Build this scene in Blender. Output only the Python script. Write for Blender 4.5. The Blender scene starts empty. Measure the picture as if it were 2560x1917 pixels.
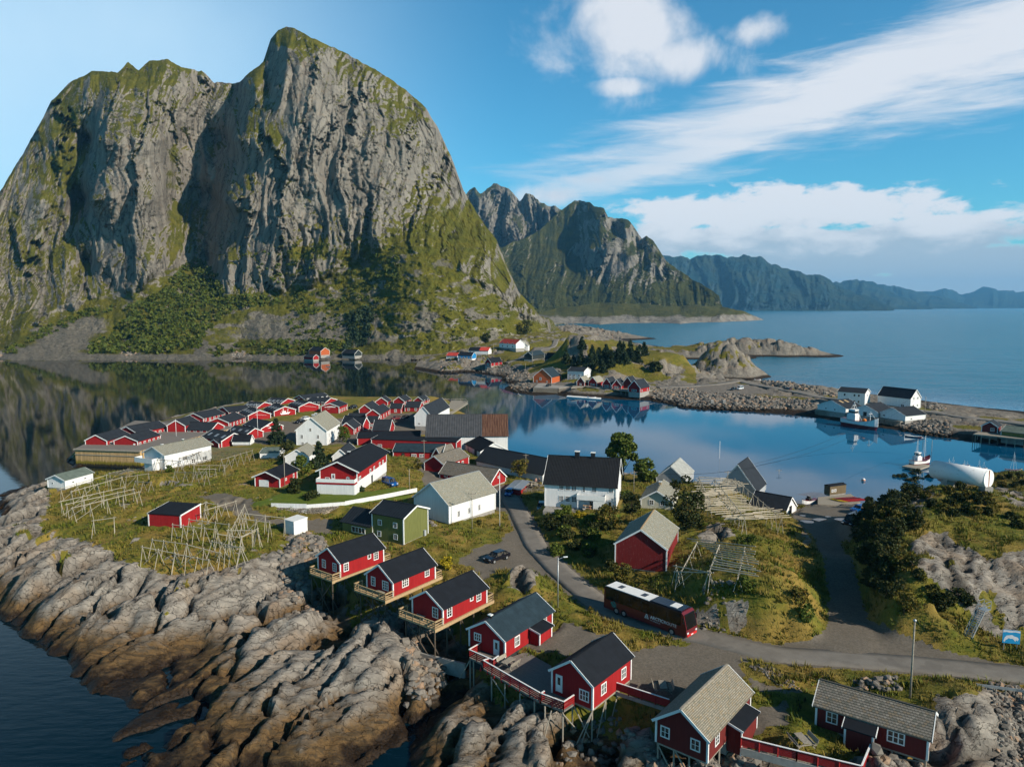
import bpy, bmesh, math, random
import numpy as np
from mathutils import Vector, Matrix
rad = math.radians
scene = bpy.context.scene
COL = scene.collection
random.seed(5)
RNG = np.random.default_rng(11)

# ------------------------------------------------------------------ camera
H = 45.0                      # drone height above the water
PITCH = math.atan(194 / 1800)
CP, SP, FOC = math.cos(PITCH), math.sin(PITCH), 1800.0
cam = bpy.data.cameras.new('camera')
cam.sensor_width = 36.0
cam.lens = 36.0 * FOC / 2560.0
cam.clip_start, cam.clip_end = 0.5, 90000.0
camo = bpy.data.objects.new('camera', cam)
COL.objects.link(camo)
camo.location = (0, 0, H)
camo.rotation_euler = (math.pi / 2 - PITCH, 0, 0)
scene.camera = camo

# ------------------------------------------------------------------ light
SUN_DIR = Vector((0.84, -0.54, 0)).normalized()
SUN_EL = rad(28)
sl = bpy.data.lights.new('sun', 'SUN')
sl.energy, sl.angle, sl.color = 5.0, rad(0.5), (1.0, 0.90, 0.76)
so = bpy.data.objects.new('sun', sl)
COL.objects.link(so)
sv = Vector((SUN_DIR.x * math.cos(SUN_EL), SUN_DIR.y * math.cos(SUN_EL), math.sin(SUN_EL)))
so.rotation_euler = sv.to_track_quat('Z', 'Y').to_euler()
scene.view_settings.view_transform = 'Standard'
scene.view_settings.look = 'None'
scene.view_settings.exposure = 0.28
scene.view_settings.gamma = 1.0
scene.cycles.max_bounces = 6
scene.cycles.diffuse_bounces = 1
scene.cycles.volume_bounces = 0
scene.cycles.transparent_max_bounces = 6
scene.cycles.caustics_reflective = False
scene.cycles.caustics_refractive = False


class G:
    """small helper that writes node graphs"""
    def __init__(s, tree):
        s.t = tree

    def n(s, typ, **kw):
        nd = s.t.nodes.new(typ)
        for k, v in kw.items():
            setattr(nd, k, v)
        return nd

    def put(s, sock, v):
        if v is None:
            return
        if isinstance(v, bpy.types.NodeSocket):
            s.t.links.new(v, sock)
        else:
            if isinstance(v, (tuple, list)) and len(v) == 3 and sock.type == 'RGBA':
                v = (*v, 1)
            sock.default_value = v

    def m(s, op, a, b=None, c=None, clamp=False):
        nd = s.n('ShaderNodeMath', operation=op, use_clamp=clamp)
        for i, v in enumerate((a, b, c)):
            s.put(nd.inputs[i], v)
        return nd.outputs[0]

    def vm(s, op, a, b=None):
        nd = s.n('ShaderNodeVectorMath', operation=op)
        s.put(nd.inputs[0], a)
        if op == 'SCALE':
            s.put(nd.inputs[3], b)
        else:
            s.put(nd.inputs[1], b)
        return nd.outputs[0]

    def ramp(s, v, lo, hi, a=0.0, b=1.0, smooth=True):
        nd = s.n('ShaderNodeMapRange', interpolation_type='SMOOTHSTEP' if smooth else 'LINEAR')
        for i, q in enumerate((v, lo, hi, a, b)):
            s.put(nd.inputs[i], q)
        return nd.outputs[0]

    def mix(s, f, a, b, blend='MIX'):
        nd = s.n('ShaderNodeMix', data_type='RGBA', blend_type=blend)
        s.put(nd.inputs['Factor'], f)
        s.put(nd.inputs[6], a)
        s.put(nd.inputs[7], b)
        return nd.outputs[2]

    def noise(s, vec, scale, detail=4, rough=0.55, dist=0.0, col=False):
        nd = s.n('ShaderNodeTexNoise')
        s.put(nd.inputs['Vector'], vec)
        nd.inputs['Scale'].default_value = scale
        nd.inputs['Detail'].default_value = detail
        nd.inputs['Roughness'].default_value = rough
        nd.inputs['Distortion'].default_value = dist
        return nd.outputs[1 if col else 0]

    def voro(s, vec, scale, feature='F1', out='Distance', rnd=1.0):
        nd = s.n('ShaderNodeTexVoronoi', feature=feature)
        s.put(nd.inputs['Vector'], vec)
        nd.inputs['Scale'].default_value = scale
        nd.inputs['Randomness'].default_value = rnd
        return nd.outputs[out]

    def mapping(s, vec, scale=(1, 1, 1), rot=(0, 0, 0), loc=(0, 0, 0)):
        nd = s.n('ShaderNodeMapping')
        s.put(nd.inputs[0], vec)
        nd.inputs['Location'].default_value = loc
        nd.inputs['Rotation'].default_value = rot
        nd.inputs['Scale'].default_value = scale
        return nd.outputs[0]

    def attr(s, name):
        return s.n('ShaderNodeAttribute', attribute_name=name).outputs['Fac']

    def bump(s, h, strength=0.5, dist=0.1, normal=None):
        nd = s.n('ShaderNodeBump')
        s.put(nd.inputs['Strength'], strength)
        nd.inputs['Distance'].default_value = dist
        s.put(nd.inputs['Height'], h)
        s.put(nd.inputs['Normal'], normal)
        return nd.outputs[0]


def newmat(name):
    m = bpy.data.materials.new(name)
    m.use_nodes = True
    g = G(m.node_tree)
    bs = m.node_tree.nodes['Principled BSDF']
    bs.inputs['Specular IOR Level'].default_value = 0.3
    return m, g, bs


# ------------------------------------------------------------------ sky with clouds
w = bpy.data.worlds.new('World')
scene.world = w
w.use_nodes = True
wt = w.node_tree
g = G(wt)
bg = wt.nodes['Background']
sky = g.n('ShaderNodeTexSky', sky_type='NISHITA', sun_disc=False)
sky.sun_elevation = SUN_EL
sky.sun_rotation = math.atan2(SUN_DIR.x, SUN_DIR.y)
sky.altitude = 0
sky.air_density, sky.dust_density, sky.ozone_density = 1.0, 0.3, 3.0
gen = g.n('ShaderNodeTexCoord').outputs['Generated']
g.put(sky.inputs[0], g.vm('MAXIMUM', gen, (-2, -2, 0.004)))
sp = g.n('ShaderNodeSeparateXYZ')
g.put(sp.inputs[0], gen)
dx, dy, dz = sp.outputs
az = g.m('ARCTAN2', dx, dy)                       # 0 = straight ahead, + to the right
hyp = g.m('SQRT', g.m('ADD', g.m('MULTIPLY', dx, dx), g.m('MULTIPLY', dy, dy)))
el = g.m('ARCTAN2', dz, hyp)


def skyang(px, py):
    x, y = (px - 1280) / FOC, -(py - 958.5) / FOC
    d = (x, CP + y * SP, -SP + y * CP)
    return math.atan2(d[0], d[1]), math.atan2(d[2], math.hypot(d[0], d[1]))


cmb = g.n('ShaderNodeCombineXYZ')
g.put(cmb.inputs[0], az)
g.put(cmb.inputs[1], el)
ang = cmb.outputs[0]
nA = g.noise(ang, 9, 7, 0.58, 0.3)
nB = g.noise(g.mapping(ang, (1, 2.2, 1)), 16, 7, 0.6, 0.2)
# long strands follow the cirrus band (it rises to the right)
a0, e0 = skyang(1330, 470)
a1, e1 = skyang(2560, 70)
slope = math.atan2(e1 - e0, a1 - a0)
strand = g.noise(g.mapping(ang, (1.0, 7.0, 1), (0, 0, -slope)), 7, 7, 0.62, 0.4)


def blob(px, py, rx, ry, tilt=0.0):
    """1 in the middle of an ellipse of the sky, 0 on its rim"""
    a, e = skyang(px, py)
    u, v = g.m('SUBTRACT', az, a), g.m('SUBTRACT', el, e)
    c, s_ = math.cos(tilt), math.sin(tilt)
    uu = g.m('ADD', g.m('MULTIPLY', u, c * FOC / rx), g.m('MULTIPLY', v, s_ * FOC / rx))
    vv = g.m('ADD', g.m('MULTIPLY', u, -s_ * FOC / ry), g.m('MULTIPLY', v, c * FOC / ry))
    r = g.m('SQRT', g.m('ADD', g.m('MULTIPLY', uu, uu), g.m('MULTIPLY', vv, vv)))
    return g.m('SUBTRACT', 1.0, r)


def many(*bl):
    out = bl[0]
    for b in bl[1:]:
        out = g.m('MAXIMUM', out, b)
    return out


t_ = slope
cir = many(blob(2100, 228, 1000, 112, t_), blob(2600, 70, 560, 150, t_), blob(1740, 385, 480, 55, t_ - .05),
           blob(1500, 450, 260, 50, t_ - .05))
cirm = g.ramp(g.m('ADD', g.m('MULTIPLY', cir, 1.0), g.m('MULTIPLY', g.m('SUBTRACT', strand, 0.5), 1.5)), -0.02, 0.80)
cirm = g.m('MULTIPLY', cirm, g.ramp(g.m('ADD', az, g.m('MULTIPLY', strand, .3)), 0.1, 0.55, 0.52, 0.9))
cum = many(blob(1560, 60, 240, 160), blob(1700, 150, 180, 70), blob(1890, 75, 110, 45), blob(1550, 215, 110, 28),
           blob(1390, 490, 120, 40), blob(1480, 450, 120, 30))
cumm = g.ramp(g.m('ADD', cum, g.m('MULTIPLY', g.m('SUBTRACT', nA, 0.5), 3.0)), 0.0, 0.95)
cumm = g.m('MULTIPLY', cumm, 0.88)
low = many(blob(1960, 528, 420, 62), blob(2290, 595, 330, 58), blob(1850, 600, 320, 52), blob(2200, 655, 560, 50),
           blob(2050, 715, 620, 40), blob(2500, 700, 500, 50), blob(1640, 590, 90, 60), blob(3300, 620, 700, 120))
lowm = g.ramp(g.m('ADD', low, g.m('MULTIPLY', g.m('SUBTRACT', nB, 0.5), 1.9)), 0.02, 0.34)
lowm = g.m('MULTIPLY', lowm, 0.93)
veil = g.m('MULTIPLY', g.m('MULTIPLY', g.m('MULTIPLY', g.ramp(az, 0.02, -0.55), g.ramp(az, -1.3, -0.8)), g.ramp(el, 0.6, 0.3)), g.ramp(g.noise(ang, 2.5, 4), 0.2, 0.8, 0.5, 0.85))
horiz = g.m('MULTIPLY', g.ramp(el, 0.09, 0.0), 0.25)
mask = g.m('SUBTRACT', 1.0, g.m('MULTIPLY', g.m('MULTIPLY', g.m('SUBTRACT', 1.0, cirm), g.m('SUBTRACT', 1.0, cumm)),
                                 g.m('SUBTRACT', 1.0, lowm)))
# undersides of the low bank are greyer than its tops
grey = g.m('MULTIPLY', lowm, g.ramp(g.m('ADD', g.m('SUBTRACT', el, skyang(2000, 605)[1]),
                                        g.m('MULTIPLY', g.m('SUBTRACT', nB, 0.5), 0.10)), 0.025, -0.02))
ccol = g.mix(grey, (0.70, 0.72, 0.76), (0.36, 0.45, 0.54))
ccol = g.mix(g.m('MULTIPLY', cumm, g.ramp(nA, 0.62, 0.40)), ccol, (0.52, 0.58, 0.66))
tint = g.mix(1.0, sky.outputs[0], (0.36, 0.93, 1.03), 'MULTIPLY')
# sky dimmed towards the zenith, above the view, to weaken the fill light
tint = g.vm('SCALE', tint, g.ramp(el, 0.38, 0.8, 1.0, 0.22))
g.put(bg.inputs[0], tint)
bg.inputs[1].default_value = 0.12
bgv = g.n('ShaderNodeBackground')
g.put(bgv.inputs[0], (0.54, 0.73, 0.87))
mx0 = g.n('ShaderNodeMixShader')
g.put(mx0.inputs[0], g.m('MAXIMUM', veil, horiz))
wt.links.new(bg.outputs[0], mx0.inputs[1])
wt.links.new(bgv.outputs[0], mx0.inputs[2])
bgc = g.n('ShaderNodeBackground')
g.put(bgc.inputs[0], ccol)
bgc.inputs[1].default_value = 1.0
mxs = g.n('ShaderNodeMixShader')
g.put(mxs.inputs[0], mask)
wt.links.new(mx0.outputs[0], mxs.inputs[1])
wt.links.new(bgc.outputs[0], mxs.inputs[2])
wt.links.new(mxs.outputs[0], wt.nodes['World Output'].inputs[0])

# ------------------------------------------------------------------ measuring helpers


def ray(px, py):
    x, y = (px - 1280) / FOC, -(py - 958.5) / FOC
    return np.array([x, CP + y * SP, -SP + y * CP])


def P(px, py, z):
    """where the line of sight through a measured point of the photo meets height z"""
    d = ray(px, py)
    t = (z - H) / d[2]
    return Vector((d[0] * t, d[1] * t, z))


def PY(px, py, y):
    d = ray(px, py)
    t = y / d[1]
    return Vector((d[0] * t, y, H + d[2] * t))


def zat(y, py):
    """height that shows at row py for a point at depth y"""
    k = (958.5 - py) / FOC
    return H + y * (k * CP - SP) / (CP + k * SP)


def proj(x, y, z):
    yc = y * CP - (z - H) * SP
    u = y * SP + (z - H) * CP
    return 1280 + FOC * x / yc, 958.5 - FOC * u / yc


TS = 640 / 2208.0


def tile(x0, y0, s=TS):
    return lambda x, y: (x0 + x * s, y0 + y * s)


T1, T2, T3, T4, T5, T6, T7, T8, T9, T10 = [tile(*q) for q in (
    (0, 940), (560, 940), (1100, 780), (1700, 820), (1920, 1060), (1280, 1060), (700, 1280), (1100, 1437), (1600, 1437),
    (1920, 1437))]
S4, S3, M2 = tile(560, 960, 420 / 2208), tile(0, 940, 420 / 2208), tile(700, 600, 700 / 2212)

# ------------------------------------------------------------------ numeric noise
_perm = np.random.default_rng(3).permutation(4096)
_grad = np.random.default_rng(4).uniform(0, 2 * np.pi, 4096)
_pt = np.random.default_rng(6).uniform(0, 1, (4096, 3))


def _h(i, j, s):
    return _perm[(_perm[(i + 17 * s) & 4095] + j) & 4095]


def perlin(x, y, s=0):
    xi, yi = np.floor(x).astype(int), np.floor(y).astype(int)
    xf, yf = x - xi, y - yi
    u, v = xf**3 * (xf * (xf * 6 - 15) + 10), yf**3 * (yf * (yf * 6 - 15) + 10)

    def gr(a, b):
        t = _grad[_h(xi + a, yi + b, s)]
        return np.cos(t) * (xf - a) + np.sin(t) * (yf - b)
    n0 = gr(0, 0) * (1 - u) + gr(1, 0) * u
    n1 = gr(0, 1) * (1 - u) + gr(1, 1) * u
    return (n0 * (1 - v) + n1 * v) * 1.5


def fbm(x, y, o=4, s=0, gain=0.5):
    r, a = 0, 1
    for i in range(o):
        r = r + a * perlin(x * 2**i, y * 2**i, s + i)
        a *= gain
    return r


def ridged(x, y, o=4, s=0, gain=0.5):
    r, a = 0, 1
    for i in range(o):
        r = r + a * (1 - 2 * np.abs(perlin(x * 2**i, y * 2**i, s + i)))
        a *= gain
    return r


def worley(x, y, s=0, facets=False):
    xi, yi = np.floor(x).astype(int), np.floor(y).astype(int)
    f1 = np.full(x.shape, 9.0)
    f2 = np.full(x.shape, 9.0)
    idv = np.zeros(x.shape)
    tilt = np.zeros(x.shape)
    for a in (-1, 0, 1):
        for b in (-1, 0, 1):
            h = _h(xi + a, yi + b, s)
            d = np.hypot(xi + a + _pt[h, 0] - x, yi + b + _pt[h, 1] - y)
            near = d < f1
            f2 = np.where(near, f1, np.minimum(f2, d))
            idv = np.where(near, _pt[h, 2], idv)
            an = 40 * _pt[h, 2]
            tilt = np.where(near, np.cos(an) * (xi + a + _pt[h, 0] - x) + np.sin(an) * (yi + b + _pt[h, 1] - y), tilt)
            f1 = np.where(near, d, f1)
    return (f1, f2, idv, tilt) if facets else (f1, f2, idv)


def sstep(a, b, x):
    t = np.clip((x - a) / (b - a), 0, 1)
    return t * t * (3 - 2 * t)


class RBF:
    def __init__(s, pts, val):
        s.p = np.array(pts, float)
        n = len(s.p)
        d = np.linalg.norm(s.p[:, None] - s.p[None], axis=2)
        A = np.zeros((n + 1, n + 1))
        A[:n, :n] = -d + np.eye(n) * -1e-6
        A[:n, n] = A[n, :n] = 1
        s.w = np.linalg.solve(A, np.append(np.array(val, float), 0))

    def __call__(s, x, y):
        sh = x.shape
        x, y = x.ravel(), y.ravel()
        out = np.full(x.shape, s.w[-1])
        for (a, b), wi in zip(s.p, s.w[:-1]):
            out -= wi * np.hypot(x - a, y - b)
        return out.reshape(sh)


def inpoly(x, y, poly):
    r = np.zeros(x.shape, bool)
    n = len(poly)
    for i in range(n):
        x0, y0 = poly[i]
        x1, y1 = poly[(i + 1) % n]
        if y0 == y1:
            continue
        c = ((y0 > y) != (y1 > y)) & (x < (x1 - x0) * (y - y0) / (y1 - y0) + x0)
        r ^= c
    return r


def gridmesh(name, XYZ, mat, attrs=None, smooth=True):
    R, C_, _ = XYZ.shape
    me = bpy.data.meshes.new(name)
    idx = np.arange(R * C_).reshape(R, C_)
    f = np.stack([idx[:-1, :-1], idx[:-1, 1:], idx[1:, 1:], idx[1:, :-1]], -1).reshape(-1, 4)
    me.vertices.add(R * C_)
    me.vertices.foreach_set('co', XYZ.reshape(-1).astype(np.float32))
    me.loops.add(len(f) * 4)
    me.loops.foreach_set('vertex_index', f.reshape(-1).astype(np.int32))
    me.polygons.add(len(f))
    me.polygons.foreach_set('loop_start', np.arange(0, len(f) * 4, 4, dtype=np.int32))
    me.polygons.foreach_set('loop_total', np.full(len(f), 4, np.int32))
    me.polygons.foreach_set('use_smooth', np.full(len(f), smooth))
    me.update(calc_edges=True)
    for k, v in (attrs or {}).items():
        a = me.attributes.new(k, 'FLOAT', 'POINT')
        a.data.foreach_set('value', np.clip(v, 0, 1).reshape(-1).astype(np.float32))
    me.materials.append(mat)
    o = bpy.data.objects.new(name, me)
    COL.objects.link(o)
    return o


def structure(o):
    o['kind'] = 'structure'
    return o


# ------------------------------------------------------------------ mountain material
def mountain_mat(name, rock, rock2, grn, grn2, sc=1.0, bumpd=3.0):
    m, g, bs = newmat(name)
    pos = g.n('ShaderNodeNewGeometry').outputs['Position']
    # streaks run down the faces: stretch the noise along z
    st = g.mapping(pos, (1, 1, 0.22))
    n1 = g.noise(st, 0.045 / sc, 7, 0.62, 0.4)
    n2 = g.noise(st, 0.22 / sc, 6, 0.6, 0.6)
    n3 = g.noise(pos, 0.35 / sc, 6, 0.65)
    n4 = g.noise(pos, 0.06 / sc, 5, 0.6)
    rk = g.mix(g.ramp(n1, 0.35, 0.68), rock, rock2)
    rk = g.mix(g.ramp(n2, 0.55, 0.75, 0, 0.55), rk, tuple(c * 0.42 for c in rock))
    rk = g.mix(g.ramp(n3, 0.55, 0.8, 0, 0.45), rk, (rock[0] * 1.35, rock[1] * 1.3, rock[2] * 1.2))
    rk = g.mix(g.ramp(n4, 0.56, 0.70, 0, 0.5), rk, (rock[0] * 1.15, rock[1] * 0.92, rock[2] * 0.74))
    cr_ = g.voro(g.vm('ADD', g.mapping(pos, (1, 1, 0.2)), g.vm('SCALE', g.noise(pos, 0.05 / sc, 5, .65, 0, True), 26 * sc)), 0.05 / sc, 'DISTANCE_TO_EDGE')
    rk = g.mix(g.ramp(cr_, 0.045, 0.0, 0, 0.72), rk, tuple(c * 0.22 for c in rock))
    gr = g.mix(g.ramp(n4, 0.35, 0.65), grn, grn2)
    gr = g.mix(g.ramp(n3, 0.5, 0.75, 0, 0.8), gr, tuple(c * 0.45 for c in grn))
    scr = g.mix(g.ramp(n3, 0.35, 0.7), (0.20, 0.18, 0.145), (0.105, 0.095, 0.075))
    gm = g.ramp(g.m('ADD', g.attr('green'), g.m('MULTIPLY', g.m('SUBTRACT', n3, 0.5), 1.1)), 0.38, 0.60)
    col = g.mix(gm, rk, gr)
    sm = g.ramp(g.m('ADD', g.attr('scree'), g.m('MULTIPLY', g.m('SUBTRACT', n3, 0.5), 0.9)), 0.4, 0.6)
    col = g.mix(sm, col, scr)
    g.put(bs.inputs['Base Color'], col)
    bs.inputs['Roughness'].default_value = 0.95
    bs.inputs['Specular IOR Level'].default_value = 0.1
    b1 = g.bump(n2, 0.6, bumpd * 1.2)
    b2 = g.bump(g.m('ADD', n3, g.m('MULTIPLY', g.ramp(cr_, 0.06, 0.0), -0.35)), 0.85, bumpd * 0.9, b1)
    g.put(bs.inputs['Normal'], b2)
    return m


IMG = {}


def imgmesh(name, mat, sil, foot, ctrl, amp, x0, x1, step, rows, gblobs=(), sblobs=(), talus=None, seed=0,
            back=300.0, sx=(46, 170), gslope=(0.42, 0.72), zfoot=None, jag=3.0, gbase=0.0, fine=1.0):
    """a mountain: its skyline and foot as measured, its own depth (ctrl: px, py, distance) and a back slope"""
    xs = np.arange(x0, x1 + step, step)
    sil, foot = np.array(sil, float), np.array(foot, float)
    top = np.interp(xs, sil[:, 0], sil[:, 1])
    top = top + jag * (fbm(xs / 22, xs * 0 + 3.3, 4, seed + 50)) * sstep(0, 30, np.interp(xs, foot[:, 0], foot[:, 1]) - top)
    bot = np.interp(xs, foot[:, 0], foot[:, 1])
    bot = np.maximum(bot, top + 1)
    v = np.linspace(0, 1, rows)[:, None]
    px = np.repeat(xs[None], rows, 0)
    py = bot[None] + (top - bot)[None] * v
    rb = RBF([(a, b) for a, b, _ in ctrl], [c for *_, c in ctrl])
    Y = rb(px, py)
    cliff = np.ones(px.shape)
    if talus is not None:
        tl = np.array(talus, float)
        ty = np.interp(xs, tl[:, 0], tl[:, 1])[None] + 14 * fbm(px / 60, py / 60, 3, seed + 9)
        cliff = sstep(12, -22, py - ty)
    wx = px + 30 * fbm(px / 170, py / 260, 3, seed + 1) + 0.10 * py
    n1 = ridged(wx / (sx[0] * 1.5), py / (sx[1] * 2.2), 3, seed + 2, 0.45)
    n2 = ridged(wx / (sx[0] * .36), py / (sx[1] * .9), 4, seed + 3, 0.5)
    n3 = fbm(px / 30, py / 24, 5, seed + 5, 0.6)
    f1, f2, idv, tl_ = worley(wx / (sx[0] * 1.5) + .15 * n3, py / (sx[1] * 1.6) + .15 * n3, seed, True)
    c1, c2, _, tl2 = worley(wx / (sx[0] * .42) + .2 * n3, py / (sx[1] * .5) + .2 * n3, seed + 4, True)
    crk = sstep(.90, .99, 1 - np.abs(perlin(wx / (sx[0] * .8) + py / 500, py / (sx[1] * 1.1), seed + 13))) + sstep(.92, .99, 1 - np.abs(perlin(wx / (sx[0] * .5) - py / 120, py / (sx[1] * .7), seed + 14)))
    dY = cliff * (-0.75 * n1 - 0.11 * n2 * fine + 0.9 * tl_ + 0.20 * tl2 + 0.24 * crk + 0.10 * n3 + 0.9 * fbm(wx / 150, py / 260, 2, seed + 77)) + (1 - cliff) * 0.30 * n3
    edge = sstep(0, 14, py - top[None]) * sstep(0, 20, bot[None] - py)
    # never step in front of what stands below: slopes stay in order
    Y = Y + amp * dY * (0.25 + 0.75 * edge)
    d0 = (px - 1280) / FOC
    yy = -(py - 958.5) / FOC
    dyv, dzv = CP + yy * SP, -SP + yy * CP
    t = Y / dyv
    XYZ = np.stack([d0 * t, Y, H + dzv * t], -1)
    IMG[name] = (xs, py, XYZ)
    du = np.gradient(XYZ, axis=1)
    dv = np.gradient(XYZ, axis=0)
    nrm = np.cross(du, dv)
    nrm /= np.linalg.norm(nrm, axis=2, keepdims=True) + 1e-9
    nz = np.abs(nrm[..., 2])
    green = sstep(gslope[0], gslope[1], nz) * 0.8 + gbase
    gn = 0.35 * fbm(px / 40, py / 40, 4, seed + 7)
    for (a, b, rx, ry, k) in gblobs:
        green = green + k * np.exp(-(((px - a) / rx)**2 + ((py - b) / ry)**2))
    green = green + gn
    green = np.maximum(green, (1 - cliff) * (0.95 + gn - 0.75 * sstep(.05, .5, fbm(px / 46, py / 17, 4, seed + 15))))
    scree = (1 - cliff) * 0.55 * sstep(0.0, .55, fbm(px / 60 + 7, py / 26, 4, seed + 16))
    for (a, b, rx, ry, k) in sblobs:
        scree = scree + k * np.exp(-(((px - a) / rx)**2 + ((py - b) / ry)**2))
    # back side
    nb = 8
    bk = []
    for i in range(1, nb + 1):
        q = i / nb
        r_ = XYZ[-1].copy()
        r_[:, 1] += back * q
        r_[:, 2] = r_[:, 2] * (1 - q**1.4) - 4 * q
        r_[:, 2] += 0.04 * back * fbm(xs / 60, xs * 0 + i * .7, 3, seed + 20) * (1 - q)
        bk.append(r_)
    front = []
    if zfoot is not None:
        r_ = XYZ[0].copy()
        r_[:, 1] -= 4
        r_[:, 2] = zfoot
        front = [r_]
    pad = lambda a_, v_: np.concatenate([a_[:1]] * len(front) + [a_] + [np.full((nb, len(xs)), v_)], 0)
    XYZ = np.concatenate([np.array(front)] * (1 if front else 0) + [XYZ, np.array(bk)], 0)
    o = gridmesh(name, XYZ, mat, dict(green=pad(green, 0.6), scree=pad(scree, 0)))
    return structure(o)


M_MTN = mountain_mat('mountain', (0.180, 0.162, 0.137), (0.275, 0.248, 0.210), (0.130, 0.118, 0.017), (0.082, 0.086, 0.012))
M_MID = mountain_mat('mountain far', (0.15, 0.138, 0.118), (0.26, 0.235, 0.195), (0.068, 0.068, 0.014), (0.036, 0.044, 0.012), 2.6, 8)
M_FAR = mountain_mat('mountain hazy', (0.022, 0.050, 0.072), (0.04, 0.068, 0.08), (0.012, 0.040, 0.048), (0.038, 0.058, 0.04), 14, 40)  # haze of distance painted into these blue rock and grass colours

yz = lambda px, py, z: P(px, py, z)[1]
# the big mountain across the bay
sil1 = [(-260, 760), (-120, 620), (0, 478), (35, 422), (82, 340), (129, 252), (170, 210), (229, 178), (294, 181), (320, 158), (347, 175),
        (373, 152), (420, 148), (458, 169), (505, 178), (535, 207), (552, 205), (588, 210), (597, 205), (658, 155), (676, 99),
        (696, 75), (717, 68), (740, 75), (823, 116), (870, 137), (964, 190), (1011, 222), (1058, 263), (1093, 316), (1128, 393),
        (1158, 475), (1205, 551), (1240, 598), (1275, 681), (1300, 733), (1342, 780), (1377, 818), (1400, 840), (1430, 850)]
foot1 = [(-260, 903), (0, 903), (500, 903), (700, 912), (1000, 918), (1120, 905), (1220, 885), (1300, 856), (1400, 845), (1430, 853)]
lv = {860: [(-250, 690), (0, 690), (300, 690), (600, 682), (900, 655), (1000, 640), (1100, 640), (1200, 660), (1290, 720)],
      790: [(-250, 745), (0, 745), (150, 738), (300, 725), (600, 722), (800, 712), (900, 690), (1000, 655), (1100, 655), (1250, 705), (1340, 790)],
      740: [(-200, 790), (0, 790), (150, 780), (280, 768), (350, 755), (500, 775), (560, 765), (700, 760), (850, 745), (950, 715), (1050, 675),
            (1150, 690), (1250, 745), (1300, 800)],
      650: [(-200, 830), (0, 820), (100, 812), (180, 822), (220, 865), (243, 792), (300, 772), (400, 785), (470, 870), (520, 885), (545, 808), (600, 775),
            (750, 765), (900, 770), (960, 740), (1050, 720), (1150, 745), (1220, 800), (1260, 850)],
      500: [(-100, 900), (0, 880), (100, 850), (170, 868), (190, 915), (208, 940), (230, 812), (300, 785), (380, 800), (430, 930), (500, 990), (540, 965), (558, 850), (580, 812), (650, 800), (800, 800), (950, 805), (1050, 830), (1120, 885), (1165, 950)],
      350: [(80, 980), (130, 910), (190, 925), (222, 985), (247, 845), (300, 825), (400, 850), (452, 965), (530, 1015), (566, 990), (584, 900), (602, 850),
            (650, 838), (720, 822), (850, 830), (1000, 850), (1070, 910), (1105, 960)],
      220: [(165, 985), (200, 965), (280, 905), (350, 900), (450, 945), (520, 1010), (588, 1012), (612, 930), (640, 900), (665, 925), (690, 868), (720, 862), (800, 862),
            (900, 885), (1000, 940)],
      120: [(670, 985), (690, 940), (720, 905), (800, 910), (850, 950)]}
ct = [(a, b, y) for b, l in lv.items() for a, y in l]
ct += [(x, 900, yz(x, 900, 0.6)) for x in range(-250, 1050, 90)] + [(x, 887, yz(x, 887, 3.0)) for x in range(-250, 1050, 90)]
ct += [(330, 165, 1000), (420, 150, 985), (535, 205, 1010), (717, 70, 965), (229, 180, 985), (1100, 905, 600), (1200, 885, 640), (1300, 855, 730), (1400, 845, 790), (1377, 820, 800)]
tal1 = [(-260, 900), (0, 860), (130, 800), (290, 725), (330, 748), (390, 700), (480, 655), (560, 735), (640, 740), (780, 715), (860, 660), (950, 625),
        (1000, 612), (1100, 640), (1180, 700), (1300, 790), (1400, 845)]
gb1 = [(60, 560, 120, 80, .35), (150, 370, 70, 120, .45), (130, 640, 90, 40, .3), (200, 250, 60, 50, .35), (320, 190, 60, 30, .4), (430, 420, 22, 120, .5),
       (450, 590, 30, 80, .55), (640, 240, 40, 90, .5), (690, 330, 25, 70, .4), (830, 110, 120, 20, .7), (700, 90, 30, 20, .3), (680, 380, 30, 40, .35),
       (1000, 220, 60, 40, .3), (1120, 520, 60, 60, .4), (1060, 590, 110, 40, .5), (860, 630, 140, 30, .5), (740, 640, 60, 20, .5), (180, 450, 30, 90, .4), (1190, 600, 60, 50, .35),
       (800, 300, 130, 160, -.5), (300, 480, 70, 150, -.45), (520, 480, 40, 200, -.4), (900, 450, 120, 120, -.45), (650, 560, 80, 100, -.4), (100, 760, 120, 60, -.2)]
sb1 = [(150, 850, 75, 38, 1.0), (230, 810, 60, 28, .7), (60, 880, 90, 12, .8), (740, 830, 70, 40, .8), (840, 820, 45, 40, .75), (640, 800, 60, 50, .5), (560, 840, 80, 30, .4),
       (500, 893, 900, 9, 1.0), (1000, 640, 50, 20, .3), (1060, 800, 40, 45, .7), (980, 850, 30, 30, .5), (1230, 840, 60, 25, .3), (1170, 790, 30, 20, .3)]
imgmesh('mountain', M_MTN, sil1, foot1, ct, 13.0, -260, 1430, 2.7, 330, gb1, sb1, tal1, seed=1, back=420, zfoot=-3)

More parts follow.
